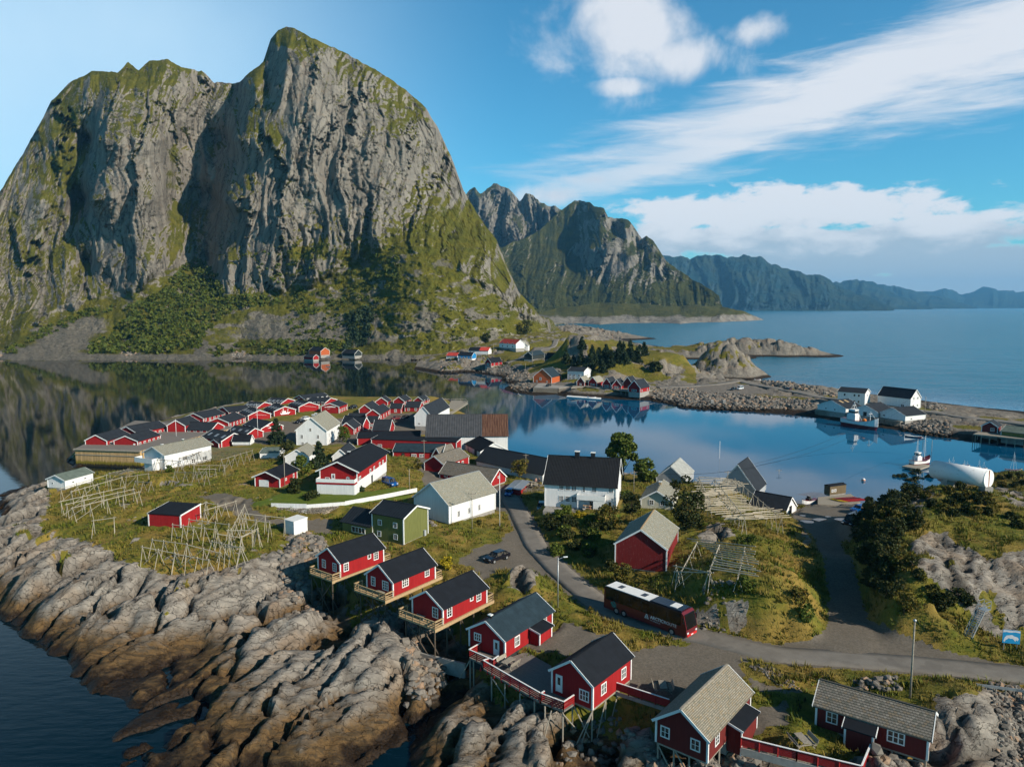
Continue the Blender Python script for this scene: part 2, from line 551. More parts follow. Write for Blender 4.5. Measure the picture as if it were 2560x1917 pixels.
# mountains further along the coast
silb = [(1080, 600), (1130, 520), (1161, 490), (1175, 478), (1187, 470), (1200, 482), (1214, 477), (1234, 458), (1262, 466), (1282, 482), (1300, 505),
        (1315, 482), (1334, 492), (1365, 511), (1396, 520), (1480, 570), (1560, 640)]
imgmesh('mountain_ridge', M_MID, silb, [(1080, 700), (1560, 700)],
        [(1080, 690, 2925), (1300, 690, 2925), (1500, 690, 2925), (1150, 560, 3225), (1240, 470, 3375), (1240, 560, 3150), (1300, 540, 3375), (1320, 500, 3300), (1390, 540, 3375), (1500, 590, 3375)],
        115, 1080, 1560, 2.7, 90, seed=31, back=1500, sx=(26, 120), gbase=-0.25, jag=5)
silm = [(1150, 720), (1200, 640), (1252, 618), (1300, 600), (1351, 575), (1380, 545), (1406, 523), (1437, 502), (1454, 501), (1475, 506), (1485, 515),
        (1509, 520), (1520, 540), (1533, 547), (1550, 545), (1571, 551), (1588, 571), (1605, 599), (1617, 590), (1633, 600), (1650, 626), (1664, 650),
        (1698, 679), (1736, 702), (1784, 729), (1798, 741), (1802, 762)]
ctm = [(x, 775, 2250) for x in range(1150, 1810, 60)] + [
    (1200, 700, 2500), (1260, 720, 2420), (1340, 700, 2480), (1420, 720, 2420), (1480, 735, 2380), (1600, 730, 2380), (1700, 735, 2360), (1790, 752, 2320),
    (1250, 640, 2700), (1320, 620, 2750), (1400, 600, 2860), (1440, 640, 2700), (1385, 660, 2600), (1475, 620, 2540), (1500, 600, 2560), (1528, 620, 2500), (1545, 640, 2540),
    (1575, 640, 2480), (1600, 650, 2540), (1630, 660, 2470), (1440, 560, 2900), (1500, 550, 2680), (1450, 505, 3000), (1520, 560, 2690), (1535, 570, 2760), (1560, 570, 2640), (1598, 610, 2690), (1617, 610, 2600), (1660, 680, 2500), (1720, 720, 2450)]
imgmesh('mountain_flank', M_MID, silm, [(1150, 778), (1800, 778), (1803, 770)], ctm, 26, 1150, 1803, 2.5, 130,
        [(1300, 690, 90, 50, .45), (1480, 750, 150, 20, .6), (1420, 560, 70, 40, .4), (1720, 725, 60, 25, .5), (1540, 640, 60, 70, -.5), (1640, 640, 30, 50, -.3)], (), seed=44, back=900, sx=(34, 150), zfoot=-2, gbase=0.12)
silh = [(1240, 806), (1330, 790), (1390, 770), (1450, 764), (1500, 757), (1600, 759), (1680, 766), (1800, 766), (1850, 776), (1890, 791), (1908, 799)]
footh = [(1240, 815), (1380, 815), (1500, 812), (1700, 810), (1850, 803), (1908, 800)]
cth = [(a, b, yz(a, b, 0)) for a, b in footh] + [(1330, 800, 1850), (1390, 772, 2150), (1500, 760, 2250), (1600, 762, 2250), (1700, 768, 2250), (1450, 790, 1990),
       (1600, 795, 1970), (1700, 795, 1970), (1800, 770, 2250), (1800, 790, 2050)]
M_HEAD = mountain_mat('headland', (0.19, 0.172, 0.145), (0.30, 0.27, 0.225), (0.098, 0.090, 0.018), (0.058, 0.062, 0.014), 1.6, 5)
imgmesh('headland', M_HEAD, silh, footh, cth, 14, 1240, 1908, 2.5, 30, [(1500, 775, 200, 12, .5), (1600, 802, 260, 13, -1.2), (1850, 797, 60, 12, -.8), (1290, 800, 40, 20, .3)],
        [(1320, 792, 60, 8, 1.0), (1290, 775, 50, 7, .9)], seed=60, back=300, sx=(30, 30), zfoot=-2, jag=2.0, gbase=0.12)
# ranges over the water
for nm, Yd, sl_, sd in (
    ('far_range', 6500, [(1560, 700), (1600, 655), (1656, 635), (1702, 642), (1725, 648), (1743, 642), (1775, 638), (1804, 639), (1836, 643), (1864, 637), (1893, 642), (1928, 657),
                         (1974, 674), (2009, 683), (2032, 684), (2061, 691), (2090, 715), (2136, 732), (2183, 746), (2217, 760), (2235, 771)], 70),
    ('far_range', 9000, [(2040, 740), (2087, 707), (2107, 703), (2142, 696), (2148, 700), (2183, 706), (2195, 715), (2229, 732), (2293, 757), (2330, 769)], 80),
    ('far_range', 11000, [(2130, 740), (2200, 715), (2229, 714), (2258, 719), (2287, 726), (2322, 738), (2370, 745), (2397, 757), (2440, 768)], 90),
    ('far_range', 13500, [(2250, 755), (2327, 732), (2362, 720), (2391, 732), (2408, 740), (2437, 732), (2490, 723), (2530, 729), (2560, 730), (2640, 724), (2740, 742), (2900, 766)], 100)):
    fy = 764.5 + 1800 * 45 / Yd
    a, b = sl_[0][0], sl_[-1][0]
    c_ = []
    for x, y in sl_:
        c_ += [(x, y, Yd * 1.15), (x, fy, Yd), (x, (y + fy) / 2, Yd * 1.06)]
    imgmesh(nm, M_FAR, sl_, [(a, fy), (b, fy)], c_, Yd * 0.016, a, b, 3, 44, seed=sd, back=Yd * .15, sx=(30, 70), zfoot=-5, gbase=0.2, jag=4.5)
# ------------------------------------------------------------------ ground
STRATA = np.array([0.45, 0.89])
STRATA = STRATA / np.linalg.norm(STRATA)


class Field:
    def __init__(s, pts, wpts, shore, deep, xr, yr, dxs, dyf):
        xy, z = [], []
        for a, b, c in pts:
            p = P(a, b, c)
            xy.append((p.x, p.y)); z.append(c)
        for a, b, c in wpts:
            xy.append((a, b)); z.append(c)
        for a, b in shore:
            p = P(a, b, 0)
            xy.append((p.x, p.y)); z.append(0)
        for a, b in deep:
            p = P(a, b, 0)
            xy.append((p.x, p.y)); z.append(-4)
        s.rb = RBF(xy, z)
        s.xs = np.arange(xr[0], xr[1] + dxs, dxs)
        ys = [yr[0]]
        while ys[-1] < yr[1]:
            ys.append(ys[-1] + dyf(ys[-1]))
        s.ys = np.array(ys)
        s.X, s.Y = np.meshgrid(s.xs, s.ys)
        s.Z = s.rb(s.X, s.Y)

    def z(s, x, y):
        i = int(np.clip(np.searchsorted(s.ys, y) - 1, 0, len(s.ys) - 2))
        j = int(np.clip(np.searchsorted(s.xs, x) - 1, 0, len(s.xs) - 2))
        u = min(max((x - s.xs[j]) / (s.xs[j + 1] - s.xs[j]), 0), 1)
        v = min(max((y - s.ys[i]) / (s.ys[i + 1] - s.ys[i]), 0), 1)
        Z = s.Z
        return float((Z[i, j] * (1 - u) + Z[i, j + 1] * u) * (1 - v) + (Z[i + 1, j] * (1 - u) + Z[i + 1, j + 1] * u) * v)


near_pts = [
    # lane, road, yards
    (2560, 1683, 5.6), (2284, 1662, 5.5), (2100, 1643, 5.4), (1920, 1631, 5.2), (1745, 1592, 5.1), (1600, 1550, 5), (1508, 1515, 5), (1442, 1466, 5),
    (1396, 1422, 4.9), (1338, 1364, 4.7), (1315, 1312, 4.4), (1289, 1269, 4.1), (1270, 1240, 4), (1250, 1400, 5.2), (1180, 1395, 5.3), (1290, 1440, 5.6),
    (1420, 1590, 5.1), (1560, 1670, 5), (1660, 1690, 5), (1800, 1650, 5.2), (1480, 1560, 5.3), (1650, 1600, 5.2), (2123, 1524, 5.1), (2108, 1472, 4.9),
    (2094, 1393, 4.4), (2071, 1350, 4), (2045, 1321, 3.5), (2010, 1295, 3), (2080, 1290, 3), (2000, 1275, 2.6), (2060, 1272, 2.2), (2140, 1270, 2),
    (2160, 1290, 3), (2300, 1600, 5.8), (2420, 1625, 6), (2200, 1570, 5.6),
    # front cabins yard and rocks below
    (1900, 1780, 5), (2050, 1750, 5), (2000, 1690, 5.2), (2150, 1720, 5.4), (1980, 1850, 4.8), (2120, 1900, 4.6), (1780, 1770, 4.9), (1880, 1900, 3), (2000, 1960, 2), (2200, 1910, 3),
    (1700, 1880, 2.2), (1600, 1900, 1.6), (1550, 1800, 2.6), (1650, 1800, 3.6), (1480, 1780, 2.6), (1400, 1740, 3.2), (1480, 1700, 4.6), (1280, 1690, 3.6), (1240, 1760, 2.4), (1190, 1640, 2.0),
    (1260, 1600, 4.9), (1390, 1640, 5), (1340, 1610, 5.1), (1200, 1560, 3.2),
    (2420, 1718, 7.3), (2345, 1725, 6.6), (2440, 1790, 6.9), (2400, 1850, 5.8), (2380, 1900, 3.6), (2480, 1900, 3.8), (2540, 1760, 5), (2540, 1860, 4), (2540, 1917, 3.2), (2300, 1850, 4.4), (2700, 1800, 5), (2700, 1720, 5.8),
    # rocks, bottom middle
    (960, 1560, 5.4), (1000, 1600, 5.4), (900, 1640, 4.8), (1010, 1660, 4.6), (950, 1720, 3.2), (850, 1760, 2.6), (1010, 1745, 2.6), (820, 1850, 1.7), (930, 1870, 1.2), (700, 1880, 1.0), (560, 1900, .7),
    (1180, 1720, 3.6), (1120, 1780, 3.8), (1090, 1860, 3.2), (1250, 1800, 2.6), (1120, 1900, 1.2), (1300, 1860, 2.0), (1420, 1850, 2.2), (1480, 1917, 1.6), (1060, 1650, 2.0), (1100, 1600, 2.0), (1150, 1610, 2.4), (1070, 1740, 0.6), (1040, 1800, 0.5), (1010, 1900, .4), (960, 1960, .3), (985, 1850, .5), (1000, 1775, .8),
    (1000, 1530, 3.6), (900, 1500, 3.2), (860, 1560, 2.4), (770, 1545, 4.4), (720, 1570, 3.9), (680, 1640, 3.0), (790, 1600, 2.0), (820, 1640, 1.6), (760, 1720, 1.8), (650, 1750, 2.0), (600, 1830, 1.2), (690, 1800, 1.7), (500, 1800, .9), (480, 1860, .7),
    (780, 1480, 2.6), (840, 1480, 2.6), (720, 1480, 3.6), (700, 1520, 2.6), (640, 1560, 2.2), (560, 1620, 1.4), (620, 1690, 1.5), (520, 1720, 1.0),
    (1100, 1500, 4.2), (1180, 1500, 5), (1010, 1440, 4.9), (920, 1440, 4.4), (960, 1400, 5.6), (1060, 1400, 5.8),
    # headland rocks, left
    (420, 1700, .45), (340, 1742, .35), (500, 1672, .5), (270, 1722, .25), (390, 1780, .5), (300, 1870, .5), (0, 1340, 4.6), (60, 1290, 5), (140, 1290, 5.6), (110, 1380, 5), (30, 1430, 3.8), (60, 1500, 2.2), (150, 1420, 4.8), (200, 1480, 4.2), (120, 1540, 1.8), (220, 1560, 2.4), (300, 1440, 5.4), (330, 1500, 4.6), (420, 1450, 5.6),
    (420, 1520, 4.4), (520, 1460, 5.4), (600, 1440, 5.8), (520, 1540, 3.2), (620, 1500, 4.4), (330, 1590, 1.8), (260, 1630, 1.2), (420, 1590, 1.9), (680, 1410, 6), (650, 1480, 4.8),
    (100, 1215, 3.6), (60, 1245, 3.2), (180, 1200, 4.4), (250, 1180, 4.4), (330, 1180, 3.4), (300, 1220, 5.6), (420, 1215, 6.2), (200, 1260, 5.8), (300, 1290, 6.6), (400, 1310, 7), (330, 1370, 6.4), (450, 1360, 6.8),
    (500, 1260, 7.2), (480, 1200, 6.2), (560, 1180, 6.6), (640, 1190, 7), (560, 1240, 7.4), (650, 1260, 7.4), (560, 1330, 7), (620, 1380, 6.6), (700, 1340, 6.6), (740, 1380, 6), (680, 1210, 7.3), (740, 1210, 7.4),
    (800, 1240, 7.5), (900, 1240, 7.5), (1000, 1215, 7.2), (1030, 1225, 6.6), (1010, 1180, 6.4), (960, 1170, 6.6), (760, 1180, 6.6), (700, 1170, 6.2), (720, 1240, 7.5), (860, 1262, 7.5), (700, 1265, 7.4), (1020, 1240, 7),
    (750, 1306, 6.4), (850, 1304, 6.2), (820, 1330, 6.1), (940, 1360, 6), (1030, 1355, 6), (1090, 1330, 5.8), (1120, 1370, 5.8), (1200, 1330, 5.2), (1230, 1280, 4.4), (1150, 1260, 4.6), (1060, 1230, 5.2),
    (1090, 1205, 4.8), (1150, 1220, 4.4), (1080, 1180, 4.6), (1200, 1210, 4.1), (1310, 1220, 4), (1250, 1160, 3.6), (1100, 1150, 4.4),
    # knoll behind the cabins
    (1280, 1465, 6.6), (1320, 1480, 6.2), (1360, 1500, 5.8), (1240, 1490, 6), (1320, 1540, 5.6),
    # white house garden, barn, rack knoll
    (1450, 1290, 6.4), (1560, 1290, 6.4), (1400, 1320, 5.6), (1400, 1260, 6), (1600, 1250, 5.8), (1500, 1340, 5.8), (1600, 1330, 6), (1450, 1400, 5.2), (1530, 1440, 5.4), (1640, 1440, 5.8), (1560, 1500, 5.2), (1690, 1500, 6.4),
    (1680, 1400, 7), (1700, 1330, 7.4), (1650, 1260, 5.6), (1700, 1270, 6.6), (1800, 1480, 8.6), (1880, 1420, 10.6), (1830, 1380, 10.4), (1780, 1440, 9.7), (1920, 1480, 10), (1980, 1500, 9.2), (1980, 1430, 9.8), (1990, 1380, 7.0), (1900, 1340, 8.2), (1800, 1320, 8.6),
    (1760, 1560, 6), (1850, 1560, 6.4), (1960, 1580, 5.8), (2050, 1540, 5.8), (2060, 1500, 6), (2010, 1350, 5), (1960, 1300, 4.4), (1900, 1280, 4.6), (1850, 1240, 3.6), (1800, 1220, 4.6), (1740, 1220, 5), (1880, 1265, 2.4), (1640, 1200, 3.4), (1560, 1200, 3.6),
    # right hill
    (2150, 1480, 5.8), (2180, 1420, 9.2), (2165, 1350, 7.8), (2205, 1310, 11.6), (2250, 1260, 12.4), (2300, 1235, 12), (2380, 1240, 12.5), (2480, 1245, 12.4), (2560, 1250, 12.6), (2330, 1215, 12.6), (2460, 1218, 12.8), (2300, 1290, 13.2), (2400, 1300, 12.6), (2530, 1300, 12.2),
    (2260, 1340, 12.2), (2350, 1360, 10.8), (2450, 1380, 11), (2560, 1390, 11), (2280, 1420, 11.6), (2400, 1440, 11.2), (2500, 1470, 9), (2560, 1480, 9), (2240, 1500, 9), (2330, 1500, 9.6), (2420, 1520, 8), (2520, 1540, 7.6), (2330, 1560, 6.2), (2430, 1585, 6.4), (2520, 1600, 6.2), (2580, 1600, 6.4),
    (2700, 1400, 11), (2700, 1520, 8.6), (2650, 1280, 13),
    # village and quays
    (205, 1114, 4.1), (300, 1108, 4.1), (400, 1090, 4.1), (480, 1075, 4), (600, 1060, 4), (720, 1090, 4), (780, 1060, 4), (860, 1040, 4), (950, 1040, 4), (1040, 1030, 4), (1100, 1015, 4), (1000, 1100, 4), (1100, 1110, 4), (1200, 1120, 3.6),
    (1260, 1130, 3), (900, 1090, 4.2), (700, 1150, 5.2), (600, 1130, 4.4), (520, 1110, 4.2), (330, 1075, 4), (430, 1047, 4), (520, 1026, 4), (620, 1006, 4), (720, 993, 4), (800, 988, 4), (830, 1030, 4), (880, 1020, 4), (950, 1010, 4), (1030, 1000, 4), (1080, 990, 4), (1140, 1025, 3.4),
]
near_w = [(150, 175, 6), (150, 120, 8), (130, 60, 5), (110, 45, 4), (60, 48, 4), (30, 48, 3), (10, 45, 1.5), (-10, 45, .6), (-35, 45, -2), (-60, 45, -4), (-130, 45, -5), (-130, 130, -4),
          (95, 184, -2), (92, 196, -3), (120, 190, 1), (75, 195, -2.5), (105, 215, -3), (150, 220, -3)]
near_shore = [(0, 1546), (38, 1562), (60, 1590), (119, 1631), (174, 1690), (240, 1730), (320, 1700), (415, 1668), (500, 1640), (429, 1738), (345, 1780), (278, 1842), (348, 1880), (307, 1915),
              (0, 1238), (60, 1218), (110, 1190), (180, 1172), (350, 1166), (1290, 1140), (1400, 1165), (1500, 1172), (1620, 1192), (1750, 1208), (1880, 1236), (1960, 1257), (2050, 1262), (2130, 1256)]
near_deep = [(100, 1700), (20, 1640), (200, 1800), (150, 1900), (-60, 1560), (-60, 1300), (-40, 1200), (60, 1170), (130, 1160), (160, 1130), (250, 1063), (350, 1040), (450, 1018), (560, 1000), (680, 978), (800, 968), (900, 985),
             (1000, 978), (1090, 970), (1190, 990), (1200, 1030), (1310, 1120), (1420, 1140), (1520, 1150), (1640, 1165), (1760, 1180), (1880, 1205), (1980, 1230), (2060, 1240), (2140, 1235), (170, 1178), (260, 1172), (2230, 1220), (2350, 1160), (2560, 1150), (1300, 1050), (1600, 1080), (2000, 1120)]
NEAR = Field(near_pts, near_w, near_shore, near_deep, (-140, 150), (40, 345), 0.5, lambda y: max(0.42, 0.0048 * y))

roads = {
    'road': ([(2900, 1745), (2560, 1683), (2284, 1661), (2100, 1643), (1920, 1630), (1745, 1593), (1600, 1553), (1508, 1515), (1442, 1466), (1396, 1422), (1338, 1364), (1312, 1312), (1289, 1269), (1272, 1240), (1240, 1218)], 3.9),
    'lane': ([(2110, 1600), (2123, 1524), (2108, 1472), (2094, 1393), (2071, 1350), (2045, 1318)], 3.2),
}


def ground_hit(F, px, py, z0=5.0):
    # walk along the line of sight to the first ground it meets
    d = ray(px, py)
    ys = np.arange(max(F.ys[0], 45.0), F.ys[-1], 0.5)
    X_, Z_ = d[0] / d[1] * ys, H + d[2] / d[1] * ys
    i = np.clip(np.searchsorted(F.ys, ys) - 1, 0, len(F.ys) - 2)
    j = np.clip(np.searchsorted(F.xs, X_) - 1, 0, len(F.xs) - 2)
    ok = np.nonzero(Z_ <= F.Z[i, j])[0]
    y = ys[ok[0]] if len(ok) else ys[-1]
    for q in (np.arange(y - 1.0, y + .6, .05) if len(ok) else ()):
        p = PY(px, py, q)
        if p.z <= F.z(p.x, p.y):
            return Vector((p.x, p.y, F.z(p.x, p.y)))
    return PY(px, py, y) if len(ok) else P(px, py, z0)


def polyline_world(F, pts, n=1.0):
    w_ = [ground_hit(F, a, b) for a, b in pts]
    w_ = np.array([[q.x, q.y] for q in w_])
    # smooth the corners
    t = np.append(0, np.cumsum(np.linalg.norm(np.diff(w_, axis=0), axis=1)))
    tt = np.arange(0, t[-1], n)
    x, y = np.interp(tt, t, w_[:, 0]), np.interp(tt, t, w_[:, 1])
    k = np.hanning(9); k /= k.sum()
    pad = lambda a: np.convolve(np.concatenate([[a[0]] * 4, a, [a[-1]] * 4]), k, 'valid')
    return np.stack([pad(x), pad(y)], 1)


# ---- masks of the near ground
PX, PYY, PZ = NEAR.X, NEAR.Y, NEAR.Z


def masks(F):
    X, Y, Z = F.X, F.Y, F.Z
    px, py = proj(X, Y, Z)
    s = 900.0 / np.maximum(Y, 20)
    px = px + s * 1.5 * fbm(X / 4, Y / 4, 4, 21)
    py = py + s * 0.8 * fbm(X / 4, Y / 4, 4, 25)
    return px, py


mx, my = masks(NEAR)
rockp = [[(-400, 1236), (60, 1205), (105, 1195), (125, 1262), (100, 1330), (225, 1345), (300, 1400), (390, 1425), (560, 1425), (690, 1385), (730, 1390), (790, 1460), (860, 1470), (880, 1550), (960, 1550), (1040, 1545), (1110, 1560),
          (1180, 1640), (1250, 1745), (1400, 1790), (1560, 1830), (1700, 1860), (1820, 1850), (2100, 1905), (2300, 1890), (2330, 1740), (2420, 1730), (2470, 1720), (2600, 1760), (2600, 2400), (-900, 2400), (-900, 1400)],
         [(2270, 1360), (2330, 1335), (2370, 1330), (2400, 1365), (2480, 1390), (2560, 1370), (2700, 1400), (2700, 1560), (2560, 1570), (2480, 1600), (2440, 1540), (2330, 1450), (2280, 1410)],
         [(2250, 1240), (2300, 1215), (2330, 1240), (2290, 1290), (2250, 1290)], [(2480, 1215), (2560, 1230), (2600, 1270), (2540, 1260)],
         [(1740, 1520), (1800, 1510), (1790, 1580), (1750, 1575)], [(1815, 1510), (1880, 1500), (1870, 1550), (1830, 1575)], [(1265, 1440), (1345, 1440), (1340, 1475), (1270, 1470)],
         [(1745, 1330), (1810, 1310), (1840, 1340), (1760, 1350)], [(2005, 1320), (2040, 1330), (2030, 1360), (2010, 1350)]]
rock = np.zeros(mx.shape)
for p_ in rockp:
    rock = np.maximum(rock, inpoly(mx, my, p_))
rockn = fbm(NEAR.X / 7, NEAR.Y / 7, 4, 33)
inhead = inpoly(mx, my, [(100, 1180), (640, 1180), (760, 1400), (600, 1440), (120, 1340)])
rock = np.maximum(rock, inhead & (rockn > 0.52))
rock = np.where(NEAR.Z < 1.3, 1, rock)
rockS = rock.astype(float)
grass_patch = (rock > 0) & (rockn > 0.62) & (NEAR.Z > 4.0) & (NEAR.Y > 82)
rockS = np.where(grass_patch & (NEAR.Z > 1.5), 0.15, rockS)
gravp = [[(1380, 1565), (1440, 1562), (1560, 1625), (1740, 1608), (1870, 1635), (1860, 1665), (1850, 1690), (1750, 1760), (1640, 1750), (1590, 1740), (1540, 1700), (1450, 1640), (1330, 1625), (1310, 1615)],
         [(2080, 1490), (2140, 1495), (2200, 1560), (2330, 1615), (2500, 1655), (2330, 1655), (2100, 1625), (1930, 1612), (2030, 1590), (2070, 1555)],
         [(1140, 1405), (1180, 1375), (1250, 1350), (1300, 1300), (1350, 1400), (1390, 1440), (1300, 1425), (1250, 1432), (1215, 1452), (1190, 1430)],
         [(540, 1090), (650, 1055), (800, 1050), (960, 1035), (1080, 1030), (1080, 1080), (960, 1110), (700, 1110), (560, 1110)], [(200, 1125), (330, 1070), (560, 1020), (560, 1090), (380, 1125)],
         [(1960, 1272), (2060, 1262), (2160, 1258), (2180, 1300), (2120, 1330), (2080, 1345), (2030, 1330), (1985, 1300)],
         [(1870, 1770), (1960, 1760), (1960, 1800), (1900, 1830), (1870, 1800)], [(1880, 1700), (1960, 1720), (2000, 1735), (1960, 1740), (1880, 1720)], [(1040, 1140), (1120, 1160), (1130, 1230), (1060, 1215)], [(1190, 1200), (1290, 1215), (1320, 1290), (1230, 1270)]]
grav = np.zeros(mx.shape)
for p_ in gravp:
    grav = np.maximum(grav, inpoly(mx, my, p_))
lawn = inpoly(mx, my, [(625, 1258), (690, 1236), (750, 1190), (800, 1215), (900, 1230), (1010, 1215), (1040, 1230), (1010, 1252), (860, 1265), (680, 1265), (640, 1268)]) | inpoly(
    mx, my, [(1385, 1290), (1500, 1280), (1560, 1290), (1520, 1320), (1420, 1315)])
path = inpoly(mx, my, [(490, 1240), (560, 1232), (640, 1250), (632, 1270), (680, 1300), (830, 1300), (830, 1335), (720, 1320), (640, 1300), (560, 1270)])
grav = np.maximum(grav, path)
lawn = lawn.astype(float)

# ---- relief: tilted rock slabs, tussocky grass
X, Y = NEAR.X, NEAR.Y
al = X * STRATA[0] + Y * STRATA[1]
ac = X * STRATA[1] - Y * STRATA[0]
wv = 1.6 * fbm(al / 14, ac / 9, 3, 41)
f1, f2, idv, t1_ = worley(al / 17.0 + 0.2 * wv, ac / 5.2 + wv * .42, 42, True)
g1, g2, idg, t2_ = worley(al / 5.0 + wv * .25, ac / 1.9 + wv * .4, 47, True)
q1, q2, _, t3_ = worley(al / 1.1 + wv, ac / .6, 49, True)
crack = np.maximum(sstep(0.16, 0.0, f2 - f1), 0.75 * sstep(0.13, 0.0, g2 - g1))
slab = 2.6 * (idv - 0.45) + 1.3 * t1_ + 0.45 * (0.5 - f1**1.5) + 0.50 * (idg - 0.5) + 0.45 * t2_ + 0.16 * (0.5 - g1**1.5) + 0.16 * t3_ - 2.6 * sstep(0.13, 0, f2 - f1) - 0.5 * sstep(0.13, 0, g2 - g1)
slab = slab + 0.35 * fbm(X / 3, Y / 3, 4, 55)
hillr = (X > 37) & (NEAR.Y > 52)
slabh = 0.45 * t1_ + 0.22 * t2_ + 0.25 * (idg - .5) - 0.6 * sstep(.11, 0, g2 - g1) - 0.7 * sstep(.08, 0, f2 - f1) + 0.55 * fbm(X / 6, Y / 6, 4, 57)
slab = np.where(hillr, slabh, slab)
amp = rock * np.clip(0.35 + NEAR.Z / 3.2, 0.10, 1.0)
k5 = np.ones(5) / 5
for _ in range(2):
    amp = np.apply_along_axis(lambda r: np.convolve(r, k5, 'same'), 0, amp)
    amp = np.apply_along_axis(lambda r: np.convolve(r, k5, 'same'), 1, amp)
grs = 0.30 * fbm(X / 2.2, Y / 2.2, 4, 61) + 0.22 * fbm(X / 8, Y / 8, 3, 66)
flat = np.clip(grav + lawn, 0, 1)
for _ in range(2):
    flat = np.apply_along_axis(lambda r: np.convolve(r, k5, 'same'), 0, flat)
    flat = np.apply_along_axis(lambda r: np.convolve(r, k5, 'same'), 1, flat)
vil = NEAR.Y > 195
land = sstep(0.2, 2.0, NEAR.Z)
dz = amp * slab + (1 - amp) * (1 - flat) * grs * np.where(vil, 0.2, 1) * land
base0 = NEAR.Z.copy()
NEAR.Z = NEAR.Z + dz
# the seabed falls away below the waterline
NEAR.Z = np.where(NEAR.Z < -0.2, NEAR.Z * 1.3, NEAR.Z)

ROADW = {}
for nm, (pts, wd) in roads.items():
    pl = polyline_world(NEAR, pts, 1.0)
    # heights along the road come from the undisturbed ground, smoothed
    Zs = NEAR.Z
    NEAR.Z = base0
    hz = np.array([NEAR.z(a, b) for a, b in pl])
    NEAR.Z = Zs
    k = np.hanning(15); k /= k.sum()
    hz = np.convolve(np.concatenate([[hz[0]] * 7, hz, [hz[-1]] * 7]), k, 'valid')
    ROADW[nm] = (pl, hz, wd)
    sel = (X > pl[:, 0].min() - 8) & (X < pl[:, 0].max() + 8) & (Y > pl[:, 1].min() - 8) & (Y < pl[:, 1].max() + 8)
    xs_, ys_ = X[sel], Y[sel]
    best = np.full(xs_.shape, 1e9)
    hb = np.zeros(xs_.shape)
    for (a, b), h_ in zip(pl, hz):
        d = np.hypot(xs_ - a, ys_ - b)
        hb = np.where(d < best, h_, hb)
        best = np.minimum(best, d)
    f = sstep(wd / 2 + 3.0, wd / 2 + 0.6, best)
    z_ = NEAR.Z[sel]
    NEAR.Z[sel] = z_ * (1 - f) + (hb - 0.10) * f
    r_ = rockS[sel]; r_[best < wd / 2 + 1.0] = 0; rockS[sel] = r_
    g_ = grav[sel]; g_[best < wd / 2 + 0.5] = 1; grav[sel] = g_


